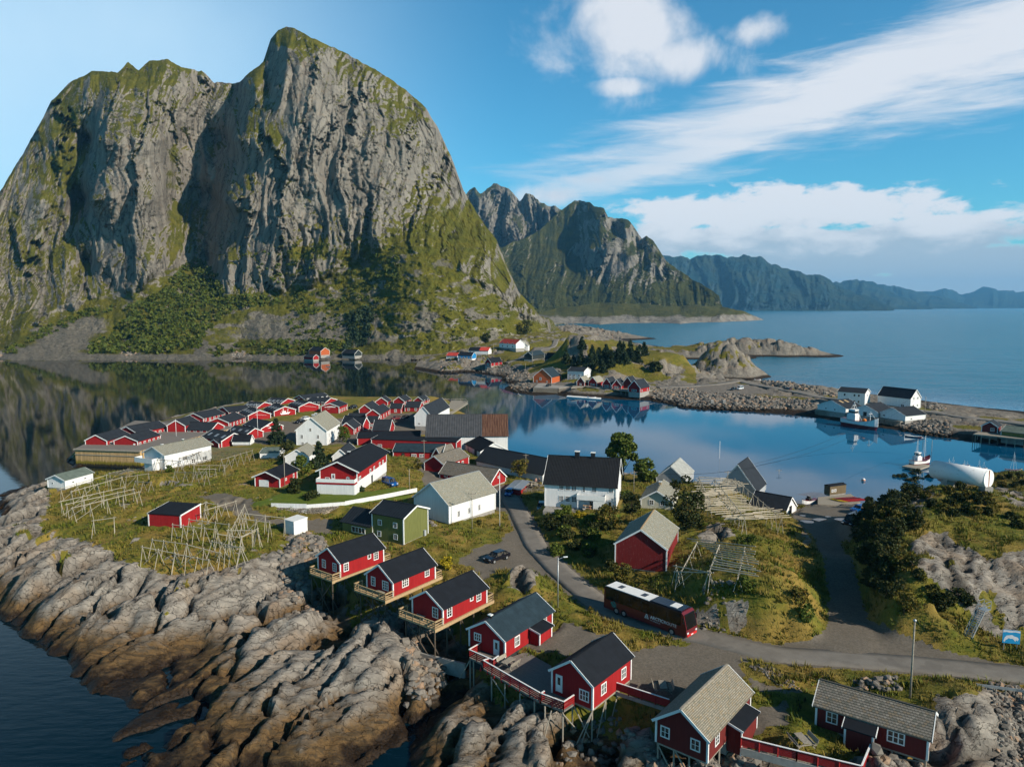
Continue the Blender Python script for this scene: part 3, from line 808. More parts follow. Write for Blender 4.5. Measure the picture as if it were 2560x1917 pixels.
def ground_mat():
    m, g, bs = newmat('near ground')
    geo = g.n('ShaderNodeNewGeometry')
    pos = geo.outputs['Position']
    s_ = g.n('ShaderNodeSeparateXYZ')
    g.put(s_.inputs[0], pos)
    z = s_.outputs[2]
    ang = math.atan2(STRATA[1], STRATA[0])
    st = g.mapping(pos, (0.35, 1.6, 1.2), (0, 0, -ang))
    n_st = g.noise(st, 1.1, 7, 0.65, 0.5)
    n_fine = g.noise(pos, 4.0, 6, 0.7)
    n_mid = g.noise(pos, 0.7, 6, 0.62)
    n_big = g.noise(pos, 0.13, 4, 0.55)
    rk = g.mix(g.ramp(n_mid, 0.3, 0.7), (0.335, 0.300, 0.255), (0.20, 0.178, 0.152))
    rk = g.mix(g.ramp(n_st, 0.48, 0.7, 0, 0.6), rk, (0.43, 0.375, 0.31))
    rk = g.mix(g.ramp(n_big, 0.48, 0.66, 0, 0.55), rk, (0.27, 0.185, 0.115))
    vn = g.voro(g.vm('ADD', st, g.vm('SCALE', g.noise(pos, .9, 4, .6, 0, True), 1.6)), 0.8, 'DISTANCE_TO_EDGE')
    dark = g.ramp(g.m('ADD', vn, g.m('MULTIPLY', n_fine, 0.05)), 0.06, 0.02)
    rk = g.mix(g.m('MULTIPLY', dark, 0.6), rk, (0.035, 0.03, 0.026))
    rk = g.mix(g.m('MULTIPLY', g.attr('crack'), 0.7), rk, (0.04, 0.033, 0.026))
    rk = g.mix(g.ramp(n_fine, 0.55, 0.78, 0, 0.6), rk, (0.085, 0.078, 0.07))
    zz = g.m('ADD', z, g.m('MULTIPLY', g.m('SUBTRACT', n_mid, 0.5), 2.6))
    ochre = g.mix(g.ramp(n_st, 0.4, 0.62), (0.155, 0.092, 0.038), (0.070, 0.048, 0.026))
    rk = g.mix(g.m('MULTIPLY', g.ramp(zz, 3.5, 1.6), g.ramp(s_.outputs[1], 150, 110)), rk, ochre)
    weed = g.mix(g.ramp(n_fine, 0.4, 0.65), (0.030, 0.017, 0.008), (0.010, 0.007, 0.005))
    rk = g.mix(g.ramp(g.m('ADD', z, g.m('MULTIPLY', g.m('SUBTRACT', n_mid, 0.5), 2.2)), 1.35, 0.6), rk, weed)
    gr = g.mix(g.ramp(n_mid, 0.36, 0.64), (0.185, 0.158, 0.022), (0.098, 0.112, 0.014))
    gr = g.mix(g.ramp(n_big, 0.42, 0.62, 0, 0.85), gr, (0.27, 0.175, 0.042))
    gr = g.mix(g.ramp(n_fine, 0.48, 0.75, 0, 0.75), gr, (0.045, 0.048, 0.010))
    lw = g.mix(g.ramp(n_mid, 0.3, 0.7), (0.085, 0.13, 0.012), (0.12, 0.15, 0.016))
    gv = g.mix(g.ramp(n_fine, 0.35, 0.7), (0.185, 0.158, 0.125), (0.110, 0.095, 0.077))
    gv = g.mix(g.ramp(g.noise(pos, 16, 3, .7), .5, .75, 0, .6), gv, (0.065, 0.058, 0.048))
    gv = g.mix(g.ramp(n_mid, 0.45, 0.7, 0, 0.5), gv, (0.115, 0.098, 0.074))
    e = g.m('MULTIPLY', g.m('SUBTRACT', n_mid, 0.5), 0.9)
    lm = g.ramp(g.m('ADD', g.attr('lawn'), e), 0.4, 0.6)
    vm_ = g.ramp(g.m('ADD', g.attr('gravel'), e), 0.42, 0.58)
    rm = g.ramp(g.m('ADD', g.attr('rock'), e), 0.40, 0.58)
    col = g.mix(lm, gr, lw)
    col = g.mix(rm, col, rk)
    col = g.mix(vm_, col, gv)
    g.put(bs.inputs['Base Color'], col)
    g.put(bs.inputs['Roughness'], g.ramp(z, 0.1, 1.2, 0.45, 0.95))
    bs.inputs['Specular IOR Level'].default_value = 0.2
    b0 = g.bump(g.m('SUBTRACT', n_st, g.m('MULTIPLY', dark, 0.9)), g.m('MULTIPLY', g.m('MULTIPLY', rm, g.m('SUBTRACT', 1.0, vm_)), 0.8), 0.30)
    b1 = g.bump(n_mid, g.m('SUBTRACT', 0.5, g.m('MULTIPLY', vm_, 0.4)), 0.45, b0)
    b2 = g.bump(n_fine, g.m('SUBTRACT', 0.75, g.m('MULTIPLY', vm_, 0.5)), 0.13, b1)
    g.put(bs.inputs['Normal'], b2)
    return m


M_GROUND = ground_mat()
gnd = gridmesh('ground', np.stack([NEAR.X, NEAR.Y, NEAR.Z], -1), M_GROUND,
               dict(rock=rockS, gravel=grav, lawn=lawn, crack=crack * np.clip(amp * 1.3, 0, 1)))
structure(gnd)


def asphalt_mat():
    m, g, bs = newmat('asphalt')
    pos = g.n('ShaderNodeNewGeometry').outputs['Position']
    n1, n2 = g.noise(pos, 0.5, 5, 0.6), g.noise(pos, 9, 4, 0.7)
    c = g.mix(g.ramp(n1, 0.3, 0.7), (0.165, 0.148, 0.126), (0.215, 0.195, 0.168))
    c = g.mix(g.ramp(n2, 0.45, 0.8, 0, 0.5), c, (0.10, 0.09, 0.08))
    v_ = g.voro(g.mapping(pos, (.5, .5, .5)), 1.1, 'DISTANCE_TO_EDGE')
    c = g.mix(g.ramp(g.m('ADD', v_, g.m('MULTIPLY', n1, .03)), 0.022, 0.008, 0, .28), c, (0.06, 0.055, 0.05))
    c = g.mix(g.ramp(g.noise(pos, .22, 3), .56, .60, 0, .35), c, (0.10, 0.09, 0.08))
    g.put(bs.inputs['Base Color'], c)
    bs.inputs['Roughness'].default_value = 0.85
    g.put(bs.inputs['Normal'], g.bump(n2, 0.3, 0.03))
    return m


def strip(name, pl, hz, wd, mat, lift=0.0, fy=None):
    t = np.gradient(pl, axis=0)
    t /= np.linalg.norm(t, axis=1, keepdims=True)
    nrm = np.stack([-t[:, 1], t[:, 0]], 1)
    rows = []
    for k in (-1, -0.5, 0, 0.5, 1):
        wob = 1 + (0.05 * fbm(np.arange(len(pl)) / 2.3, np.zeros(len(pl)) + k, 3, 7) if abs(k) == 1 else 0)
        o = pl + nrm * (wd / 2 * k * wob)[:, None] if abs(k) == 1 else pl + nrm * (wd / 2 * k)
        rows.append(np.stack([o[:, 0], o[:, 1], hz + lift - 0.03 * k * k], 1))
    lo = [r.copy() for r in (rows[0], rows[-1])]
    for r in lo:
        r[:, 2] -= 0.4
    return structure(gridmesh(name, np.array([lo[0]] + rows + [lo[1]]), mat))


M_ASPH = asphalt_mat()
strip('road', *ROADW['road'], M_ASPH)

# ---- far shore: islet, hamlet, causeway
far_pts = [(1752, 928, 5.5), (1757, 895, 11)] + [(a, b, PY(a, b, y).z) for a, b, y in ((1768, 868, 472), (1785, 860, 474), (1810, 858, 474), (1840, 870, 472), (1868, 890, 468), (1892, 915, 462), (1415, 850, 445), (1448, 836, 450), (1500, 845, 455), (1560, 858, 455), (1610, 870, 450), (1660, 880, 440), (1710, 888, 432), (1738, 910, 420))] + [
    # hamlet ground
    (1120, 912, 5), (1160, 905, 6), (1200, 905, 6), (1240, 905, 6), (1150, 885, 9), (1200, 882, 10), (1240, 872, 13), (1290, 862, 15), (1330, 872, 13), (1270, 890, 10), (1330, 890, 10), (1220, 918, 3.5), (1280, 905, 7.5), (1310, 900, 8),
    (1360, 870, 12), (1400, 872, 12), (1390, 850, 17), (1360, 860, 15), (1420, 855, 12), (1340, 910, 7), (1330, 930, 5), (1300, 935, 4), (1300, 960, 2.2), (1350, 915, 7), (1380, 912, 7.5), (1400, 910, 8), (1320, 880, 11), (1250, 922, 3),
    # islet with pines
    (1345, 950, 3), (1380, 962, 3), (1430, 968, 3), (1470, 965, 3), (1360, 935, 5), (1420, 945, 5), (1480, 945, 7), (1390, 920, 8), (1440, 895, 14), (1400, 880, 16), (1450, 852, 24), (1420, 860, 21), (1490, 856, 23), (1500, 885, 17), (1550, 870, 20), (1560, 900, 14), (1600, 885, 16),
    (1650, 895, 15), (1700, 895, 14.5), (1730, 915, 10), (1735, 935, 5), (1700, 930, 7.5), (1640, 920, 10), (1560, 930, 8), (1600, 945, 5), (1540, 955, 4), (1680, 960, 3.4), (1640, 965, 3.2), (1725, 965, 3.2), (1560, 970, 3), (1610, 975, 3), (1520, 975, 3), (1460, 975, 2.6),
    # causeway
    (1740, 925, 4.2), (1770, 935, 4.0), (1840, 950, 3.8), (1900, 965, 3.6), (1980, 980, 3.4), (2060, 995, 3.2), (2120, 1005, 3.1), (2240, 1020, 3), (2340, 1035, 3), (2480, 1050, 3), (2600, 1068, 3), (1780, 975, 3.2), (1830, 975, 3.2), (1880, 980, 3.1), (1760, 990, 2.2), (1900, 1000, 2.4), (1990, 1005, 2.2), (2050, 1010, 2.4), (1850, 1000, 1.8),
    (2100, 1020, 2.4), (2200, 1035, 2.4), (2300, 1050, 2.4), (2400, 1070, 2.2), (2560, 1090, 2),
    (1960, 965, 3.4), (2040, 975, 3.6), (2080, 980, 3.4), (2340, 1018, 2.6), (2480, 1035, 2.4), (1950, 955, 2.8), (2050, 966, 3.2),
    # grassy cliff islet and the skerries behind
    (1760, 900, 9.5), (1775, 872, 16), (1800, 862, 19), (1830, 872, 16.5), (1860, 890, 12), (1880, 915, 7), (1800, 890, 13), (1840, 920, 6.5), (1780, 925, 5.4), (1870, 935, 3), (1898, 935, 2.2), (1895, 922, 4.5),
    (1800, 850, 15), (1830, 842, 16.5), (1870, 855, 12), (1910, 850, 13), (1940, 862, 10), (1980, 868, 8), (2010, 868, 8), (2030, 872, 6), (1780, 865, 8), (1850, 875, 5), (1920, 882, 3), (2050, 880, 3),
    # rock spit beyond the hamlet
    (1440, 822, 14), (1480, 828, 11), (1520, 828, 10), (1550, 832, 8), (1400, 815, 16), (1500, 838, 6), (1430, 838, 8),
]
far_shore = [(1100, 931), (1150, 930), (1207, 930), (1262, 943), (1274, 965), (1297, 983), (1332, 989), (1396, 985), (1419, 992), (1500, 995), (1622, 1001), (1700, 1020), (1758, 1024), (1874, 1030), (2039, 1043), (2150, 1062), (2251, 1076),
             (2340, 1092), (2436, 1104), (2560, 1112), (1745, 944), (1800, 949), (1860, 952), (1905, 946), (1760, 880), (1757, 905), (1905, 930), (1850, 890), (1930, 892), (2000, 892), (2082, 885), (1760, 858), (1700, 880), (1660, 868), (1600, 860), (1580, 842), (1520, 848),
             (1930, 955), (2020, 962), (2100, 977), (2300, 1000), (2560, 1028), (1000, 920), (1050, 925)]
far_deep = [(1060, 945), (1150, 945), (1220, 960), (1250, 1000), (1350, 1010), (1500, 1015), (1650, 1025), (1760, 1045), (1900, 1060), (2050, 1070), (2200, 1095), (2340, 1110), (2500, 1125), (1750, 955), (1930, 935), (1960, 920), (1730, 875), (1680, 855), (1620, 830), (1740, 850),
            (2000, 910), (2100, 900), (2120, 880), (2000, 945), (2100, 955), (2300, 980), (2560, 1010), (1900, 905), (1880, 880), (2050, 900), (1600, 815), (1900, 830), (2040, 850), (1000, 935)]
far_w = [(q.x, q.y, -4) for q in (PY(1725, 800, 540), PY(1740, 800, 495), PY(1700, 800, 580))] + [(q.x, q.y, -4) for a in range(1745, 1920, 35) for q in (PY(a, 800, 535), PY(a, 800, 590))] + [(q.x, q.y, -4) for a in range(1750, 2130, 45) for q in (PY(a, 800, 790), PY(a, 800, 860))] + [(110, 1060, 14), (60, 760, 18), (150, 1080, -3), (250, 1050, -4), (350, 1000, -4), (-60, 620, 3), (-20, 700, 14)]
FAR = Field(far_pts, far_w, far_shore, far_deep, (-70, 400), (215, 1080), 1.15, lambda y: 0.0046 * y if y > 260 else 1.1)
fx, fy_ = masks(FAR)
X, Y = FAR.X, FAR.Y
lowland = FAR.Z.copy()
rn = fbm(X / 16, Y / 16, 5, 71)
f1, f2, idv = worley(X / 9 + .5 * rn, Y / 13 + .5 * rn, 72)
g1, g2, idg = worley(X / 2.6, Y / 3.2, 74)
rk = sstep(0.10, 0.5, rn + 0.12 * (8 - FAR.Z) * (FAR.Z < 6))
rk = np.maximum(rk, FAR.Z < 2.2)
sker = inpoly(fx, fy_, [(1745, 800), (2110, 800), (2110, 900), (1950, 955), (1880, 955), (1740, 955)])
rk = np.maximum(rk, sker * np.where(fx > 1905, 1, sstep(0.25, -0.15, rn) * .9))
rk = np.maximum(rk, inpoly(fx, fy_, [(1655, 880), (1745, 890), (1745, 965), (1620, 965), (1640, 930)]) * 0.45 * sstep(-.4, .3, rn))
rk = np.maximum(rk, inpoly(fx, fy_, [(1385, 800), (1600, 800), (1600, 850), (1500, 845), (1400, 826)]))
rip = inpoly(fx, fy_, [(1690, 985), (1900, 998), (2040, 1018), (2040, 1050), (1690, 1030)]) | inpoly(fx, fy_, [(1905, 955), (2130, 975), (2110, 992), (1960, 968)]) | inpoly(fx, fy_, [(1050, 920), (1240, 925), (1320, 945), (1310, 990), (1100, 935)])
gvl = inpoly(fx, fy_, [(1745, 962), (1830, 955), (1900, 968), (1960, 985), (1880, 986), (1760, 984), (1640, 972), (1640, 964)]) | inpoly(fx, fy_, [(1330, 955), (1430, 955), (1430, 985), (1330, 985)]) | inpoly(fx, fy_, [(1330, 868), (1375, 868), (1375, 878), (1330, 880)])
onland = sstep(0.3, 2.5, FAR.Z)
dome = 2.0 * (idv - .45) + 1.5 * (.5 - f1**1.5) - 1.6 * sstep(.14, 0, f2 - f1)
big = np.clip(FAR.Z / 7, 0.15, 1.2)
FAR.Z = FAR.Z + onland * np.where(gvl, 0.05, 1) * (rk * dome * big * np.where(sker, 1.4, 1.0) + 0.3 * rn) + np.where(rip, 1.0, 0.25 * rk) * sstep(-.5, .5, FAR.Z) * (0.9 * (idg - .4) + .5 * (.5 - g1)) * (1 - gvl)
FAR.Z = np.where(FAR.Z < -0.1, FAR.Z * 1.3, FAR.Z)
# tuck the sheet under the near ground and the water where both overlap
FAR.Z = np.where((Y < 300) & (X < 95), -6, FAR.Z)


def far_mat():
    m, g, bs = newmat('far shore')
    pos = g.n('ShaderNodeNewGeometry').outputs['Position']
    s_ = g.n('ShaderNodeSeparateXYZ')
    g.put(s_.inputs[0], pos)
    z = s_.outputs[2]
    n1, n2, n3 = g.noise(pos, 0.12, 5, 0.6), g.noise(pos, 0.5, 6, 0.65), g.noise(g.mapping(pos, (1, 1, .3)), 0.8, 6, 0.65, .6)
    rk = g.mix(g.ramp(n3, 0.35, 0.68), (0.26, 0.23, 0.19), (0.15, 0.132, 0.108))
    rk = g.mix(g.ramp(n1, 0.5, 0.7, 0, 0.5), rk, (0.27, 0.20, 0.145))
    rk = g.mix(g.ramp(n2, 0.55, 0.75, 0, 0.7), rk, (0.07, 0.062, 0.052))
    gr = g.mix(g.ramp(n2, 0.35, 0.65), (0.175, 0.150, 0.022), (0.105, 0.105, 0.016))
    gr = g.mix(g.ramp(n1, 0.45, 0.65, 0, 0.7), gr, (0.20, 0.145, 0.04))
    wd_ = g.mix(g.ramp(n2, 0.4, 0.6), (0.040, 0.026, 0.014), (0.015, 0.011, 0.008))
    gv = g.mix(g.ramp(n2, 0.3, 0.7), (0.23, 0.20, 0.17), (0.17, 0.15, 0.125))
    e = g.m('MULTIPLY', g.m('SUBTRACT', n2, 0.5), 1.0)
    col = g.mix(g.ramp(g.m('ADD', g.attr('rock'), e), 0.42, 0.6), gr, rk)
    col = g.mix(g.ramp(g.attr('gravel'), 0.4, 0.6), col, gv)
    col = g.mix(g.ramp(g.m('ADD', z, e), 1.9, 0.9), col, wd_)
    g.put(bs.inputs['Base Color'], col)
    bs.inputs['Roughness'].default_value = 0.95
    bs.inputs['Specular IOR Level'].default_value = 0.15
    b = g.bump(n3, 0.8, 1.1)
    g.put(bs.inputs['Normal'], g.bump(n2, 0.6, 0.5, b))
    return m


shore_ob = structure(gridmesh('shore', np.stack([FAR.X, FAR.Y, FAR.Z], -1), far_mat(), dict(rock=np.maximum(rk, rip), gravel=gvl.astype(float))))

for pts, wd in (([(1738, 921), (1790, 934), (1850, 950), (1920, 968), (1990, 982), (2091, 998), (2200, 1013), (2340, 1032), (2600, 1068)], 6.0),
                ([(1640, 970), (1720, 967), (1790, 962), (1850, 952)], 4.5), ([(1262, 912), (1300, 900), (1325, 885), (1360, 872), (1385, 865), (1410, 845)], 4.5)):
    pl = polyline_world(FAR, pts, 2.0)
    hz = np.array([FAR.z(a, b) for a, b in pl])
    k = np.hanning(13); k /= k.sum()
    hz = np.convolve(np.concatenate([[hz[0]] * 6, hz, [hz[-1]] * 6]), k, 'valid')
    strip('road', pl, hz + 0.45, wd, M_ASPH)


def gz(x, y):
    if NEAR.xs[0] < x < NEAR.xs[-1] and NEAR.ys[0] < y < 300:
        return NEAR.z(x, y)
    return FAR.z(x, y)


def hit(px, py, F=None, z0=5.0):
    """the ground under a measured point of the photo"""
    return ground_hit(F or NEAR, px, py, z0)


# ------------------------------------------------------------------ water
def water_mat():
    m, g, bs = newmat('water')
    pos = g.n('ShaderNodeNewGeometry').outputs['Position']
    s_ = g.n('ShaderNodeSeparateXYZ')
    g.put(s_.inputs[0], pos)
    x, y = s_.outputs[0], s_.outputs[1]
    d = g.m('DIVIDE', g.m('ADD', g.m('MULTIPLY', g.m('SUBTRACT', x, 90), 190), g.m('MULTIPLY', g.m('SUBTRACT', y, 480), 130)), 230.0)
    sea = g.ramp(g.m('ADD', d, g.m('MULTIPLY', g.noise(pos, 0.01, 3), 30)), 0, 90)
    near = g.ramp(y, 180, 130)
    # dark mountain reflection and blue sky reflection are painted into the water by place
    bay = g.ramp(g.m('ADD', x, g.m('MULTIPLY', g.m('SUBTRACT', g.noise(pos, .02, 3), .5), 60)), 20, -50)
    wav = g.noise(g.mapping(pos, (1, 1.0, 1)), 0.55, 3, 0.6)
    swell = g.noise(g.mapping(pos, (0.45, 1.0, 1), (0, 0, .35)), 0.05, 5, 0.7)
    rip = g.noise(g.mapping(pos, (.4, 1.0, 1)), 0.9, 2, 0.5)
    patch = g.ramp(g.noise(g.mapping(pos, (.25, 1.0, 1)), 0.012, 4, .6), 0.45, 0.6)
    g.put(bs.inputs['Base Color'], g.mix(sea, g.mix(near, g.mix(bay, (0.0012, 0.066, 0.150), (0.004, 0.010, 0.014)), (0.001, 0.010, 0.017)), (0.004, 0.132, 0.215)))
    g.put(bs.inputs['Roughness'], g.m('ADD', g.m('MULTIPLY', sea, 0.20), 0.035))
    bs.inputs['IOR'].default_value = 1.33
    g.put(bs.inputs['Specular IOR Level'], g.m('SUBTRACT', 0.5, g.m('MULTIPLY', near, 0.27)))
    g.put(bs.inputs['Specular Tint'], g.mix(bay, (0.22, 0.74, 0.98), (0.72, 0.78, 0.74)))
    b1 = g.bump(rip, g.m('ADD', 0.05, g.m('MULTIPLY', near, 0.35)), 0.10)
    b2 = g.bump(wav, g.m('MULTIPLY', sea, g.m('ADD', 0.5, g.m('MULTIPLY', patch, 0.4))), 0.9, b1)
    b3 = g.bump(swell, g.m('MULTIPLY', sea, 0.9), 5.0, b2)
    g.put(bs.inputs['Normal'], b3)
    return m


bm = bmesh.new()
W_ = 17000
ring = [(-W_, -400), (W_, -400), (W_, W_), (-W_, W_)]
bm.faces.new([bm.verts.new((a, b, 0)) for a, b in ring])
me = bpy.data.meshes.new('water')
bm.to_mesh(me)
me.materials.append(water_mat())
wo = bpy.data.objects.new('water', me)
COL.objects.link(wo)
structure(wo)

# ------------------------------------------------------------------ haze
hm = bpy.data.materials.new('haze')
hm.use_nodes = True
ht = hm.node_tree
ht.nodes.remove(ht.nodes['Principled BSDF'])
pv = ht.nodes.new('ShaderNodeVolumePrincipled')
pv.inputs['Color'].default_value = (0.20, 0.58, 1.0, 1)
pv.inputs['Density'].default_value = 4.6e-5
pv.inputs['Anisotropy'].default_value = 0.0
ht.links.new(pv.outputs[0], ht.nodes['Material Output'].inputs['Volume'])
bm = bmesh.new()
bmesh.ops.create_cube(bm, size=1.0)
for v in bm.verts:
    v.co = Vector((v.co.x * 36000, v.co.y * 19000 + 8600, -40 if v.co.z < 0 else 690))
me = bpy.data.meshes.new('haze')
bm.to_mesh(me)
me.materials.append(hm)
ho = bpy.data.objects.new('haze', me)
COL.objects.link(ho)
ho['kind'] = 'stuff'
# ------------------------------------------------------------------ things
def wall_mat(name, c, c2=None, board=0.22, worn=0.0, wear=(0.35, 0.3, 0.27)):
    m, g, bs = newmat(name)
    tc = g.n('ShaderNodeTexCoord').outputs['Object']
    s_ = g.n('ShaderNodeSeparateXYZ')
    g.put(s_.inputs[0], tc)
    t = g.m('FRACT', g.m('DIVIDE', g.m('ADD', s_.outputs[0], s_.outputs[1]), board))
    gap = g.ramp(g.m('ABSOLUTE', g.m('SUBTRACT', t, 0.5)), 0.36, 0.48)
    n = g.noise(g.mapping(tc, (3, 3, .5)), 1.2, 5, 0.65)
    cell = g.n('ShaderNodeTexWhiteNoise', noise_dimensions='1D')
    g.put(cell.inputs['W'], g.m('FLOOR', g.m('DIVIDE', g.m('ADD', s_.outputs[0], s_.outputs[1]), board)))
    col = g.mix(g.ramp(n, 0.3, 0.75), c, c2 or tuple(q * 0.78 for q in c))
    col = g.mix(g.m('MULTIPLY', cell.outputs[0], 0.22), col, tuple(q * 0.6 for q in c))
    if worn:
        n2 = g.noise(g.mapping(tc, (6, 6, .7)), 1.5, 6, 0.7)
        col = g.mix(g.ramp(n2, 0.56, 0.72, 0, worn), col, wear)
    g.put(bs.inputs['Base Color'], col)
    bs.inputs['Roughness'].default_value = 0.8
    bs.inputs['Specular IOR Level'].default_value = 0.15
    g.put(bs.inputs['Normal'], g.bump(g.m('SUBTRACT', 1.0, gap), 0.6, 0.035))
    return m


def plain_mat(name, c, rough=0.7, spec=0.3, metal=0.0, var=0.25, scale=2.0, bump=0.0):
    m, g, bs = newmat(name)
    tc = g.n('ShaderNodeTexCoord').outputs['Object']
    n = g.noise(tc, scale, 5, 0.65)
    g.put(bs.inputs['Base Color'], g.mix(g.ramp(n, 0.3, 0.75), c, tuple(q * (1 - var) for q in c)))
    bs.inputs['Roughness'].default_value = rough
    bs.inputs['Specular IOR Level'].default_value = spec
    bs.inputs['Metallic'].default_value = metal
    if bump:
        g.put(bs.inputs['Normal'], g.bump(n, 0.5, bump))
    return m


def roof_mat(name, c, kind='felt', c2=None):
    m, g, bs = newmat(name)
    uv = g.n('ShaderNodeUVMap').outputs[0]
    tc = g.n('ShaderNodeTexCoord').outputs['Object']
    n = g.noise(tc, 0.9, 6, 0.65)
    nf = g.noise(tc, 6.0, 4, 0.7)
    s_ = g.n('ShaderNodeSeparateXYZ')
    g.put(s_.inputs[0], uv)
    u, v = s_.outputs[0], s_.outputs[1]
    col = g.mix(g.ramp(n, 0.3, 0.72), c, c2 or tuple(q * 1.5 for q in c))
    rough = 0.85
    sz = 0.27 if name == 'dark stone slates' else 0.17
    if kind == 'slate':
        row = g.m('FLOOR', g.m('DIVIDE', v, sz))
        uu = g.m('ADD', g.m('DIVIDE', u, sz * 1.08), g.m('MULTIPLY', row, 0.5))
        wn = g.n('ShaderNodeTexWhiteNoise', noise_dimensions='2D')
        cb = g.n('ShaderNodeCombineXYZ')
        g.put(cb.inputs[0], g.m('FLOOR', uu)); g.put(cb.inputs[1], row)
        g.put(wn.inputs['Vector'], cb.outputs[0])
        col = g.mix(wn.outputs[0], col, tuple(q * 0.5 for q in c))
        cr = g.n('ShaderNodeValToRGB')
        cr.color_ramp.interpolation = 'CONSTANT'
        for i, (p_, q) in enumerate(((0, c), (.6, (c[0] * 1.14, c[1] * 1.0, c[2] * .82)), (.8, (c[0] * .75, c[1] * .82, c[2] * .8)), (.93, (c[0] * 1.5, c[1] * 1.5, c[2] * 1.5)))):
            e = cr.color_ramp.elements[i] if i < 2 else cr.color_ramp.elements.new(p_)
            e.position = p_; e.color = (*q, 1)
        g.put(cr.inputs[0], wn.outputs[0])
        col = g.mix(0.75, col, cr.outputs[0])
        fu, fv = g.m('FRACT', uu), g.m('FRACT', g.m('DIVIDE', v, sz))
        d = g.m('ADD', g.m('POWER', g.m('ABSOLUTE', g.m('SUBTRACT', fu, 0.5)), 2), g.m('POWER', g.m('SUBTRACT', fv, 0.75), 2))
        edge = g.ramp(d, 0.18, 0.30)
        col = g.mix(g.m('MULTIPLY', edge, 0.8), col, tuple(q * 0.3 for q in c))
        h = g.m('ADD', g.m('MULTIPLY', fv, -0.6), g.m('MULTIPLY', edge, -0.5))
        g.put(bs.inputs['Normal'], g.bump(h, 0.8, 0.06))
    elif kind == 'seam':
        t = g.m('ABSOLUTE', g.m('SUBTRACT', g.m('FRACT', g.m('DIVIDE', u, 0.55)), 0.5))
        g.put(bs.inputs['Normal'], g.bump(g.ramp(t, 0.38, 0.47), 0.9, 0.08))
        rough = 0.5
    elif kind == 'tile':
        t = g.m('SINE', g.m('MULTIPLY', u, 21.0))
        t2 = g.m('FRACT', g.m('DIVIDE', v, 0.36))
        g.put(bs.inputs['Normal'], g.bump(g.m('ADD', g.m('MULTIPLY', t, 0.4), t2), 0.8, 0.06))
        rough = 0.6
    elif kind == 'rust':
        st = g.noise(g.mapping(uv, (3.5, .25, 1)), 1.2, 6, 0.7)
        part = g.ramp(u, 0.0, 1.0)
        cb = g.mix(g.ramp(st, 0.42, 0.66), (0.075, 0.034, 0.022), (0.16, 0.085, 0.055))
        col = g.mix(g.ramp(st, 0.58, 0.75, 0, .7), col, (0.24, 0.22, 0.19))
        sel = g.m('GREATER_THAN', u, 16.5)
        col = g.mix(sel, col, cb)
        t = g.m('SINE', g.m('MULTIPLY', u, 9.0))
        g.put(bs.inputs['Normal'], g.bump(t, 0.5, 0.05))
    elif kind == 'corr':
        t = g.m('SINE', g.m('MULTIPLY', u, 14.0))
        st = g.noise(g.mapping(uv, (3.5, .3, 1)), 1.0, 5, 0.7)
        col = g.mix(g.ramp(st, 0.4, 0.7, 0, .6), col, tuple(q * .6 for q in c))
        g.put(bs.inputs['Normal'], g.bump(t, 0.5, 0.04))
    else:
        t = g.m('ABSOLUTE', g.m('SUBTRACT', g.m('FRACT', g.m('DIVIDE', u, 1.0)), 0.5))
        col = g.mix(g.ramp(t, 0.46, 0.49, 0, 0.35), col, tuple(q * 0.5 for q in c))
        col = g.mix(g.ramp(nf, 0.5, 0.8, 0, 0.4), col, tuple(q * 1.6 for q in c))
        g.put(bs.inputs['Normal'], g.bump(nf, 0.4, 0.03))
    g.put(bs.inputs['Base Color'], col)
    bs.inputs['Roughness'].default_value = rough
    bs.inputs['Specular IOR Level'].default_value = 0.2
    return m


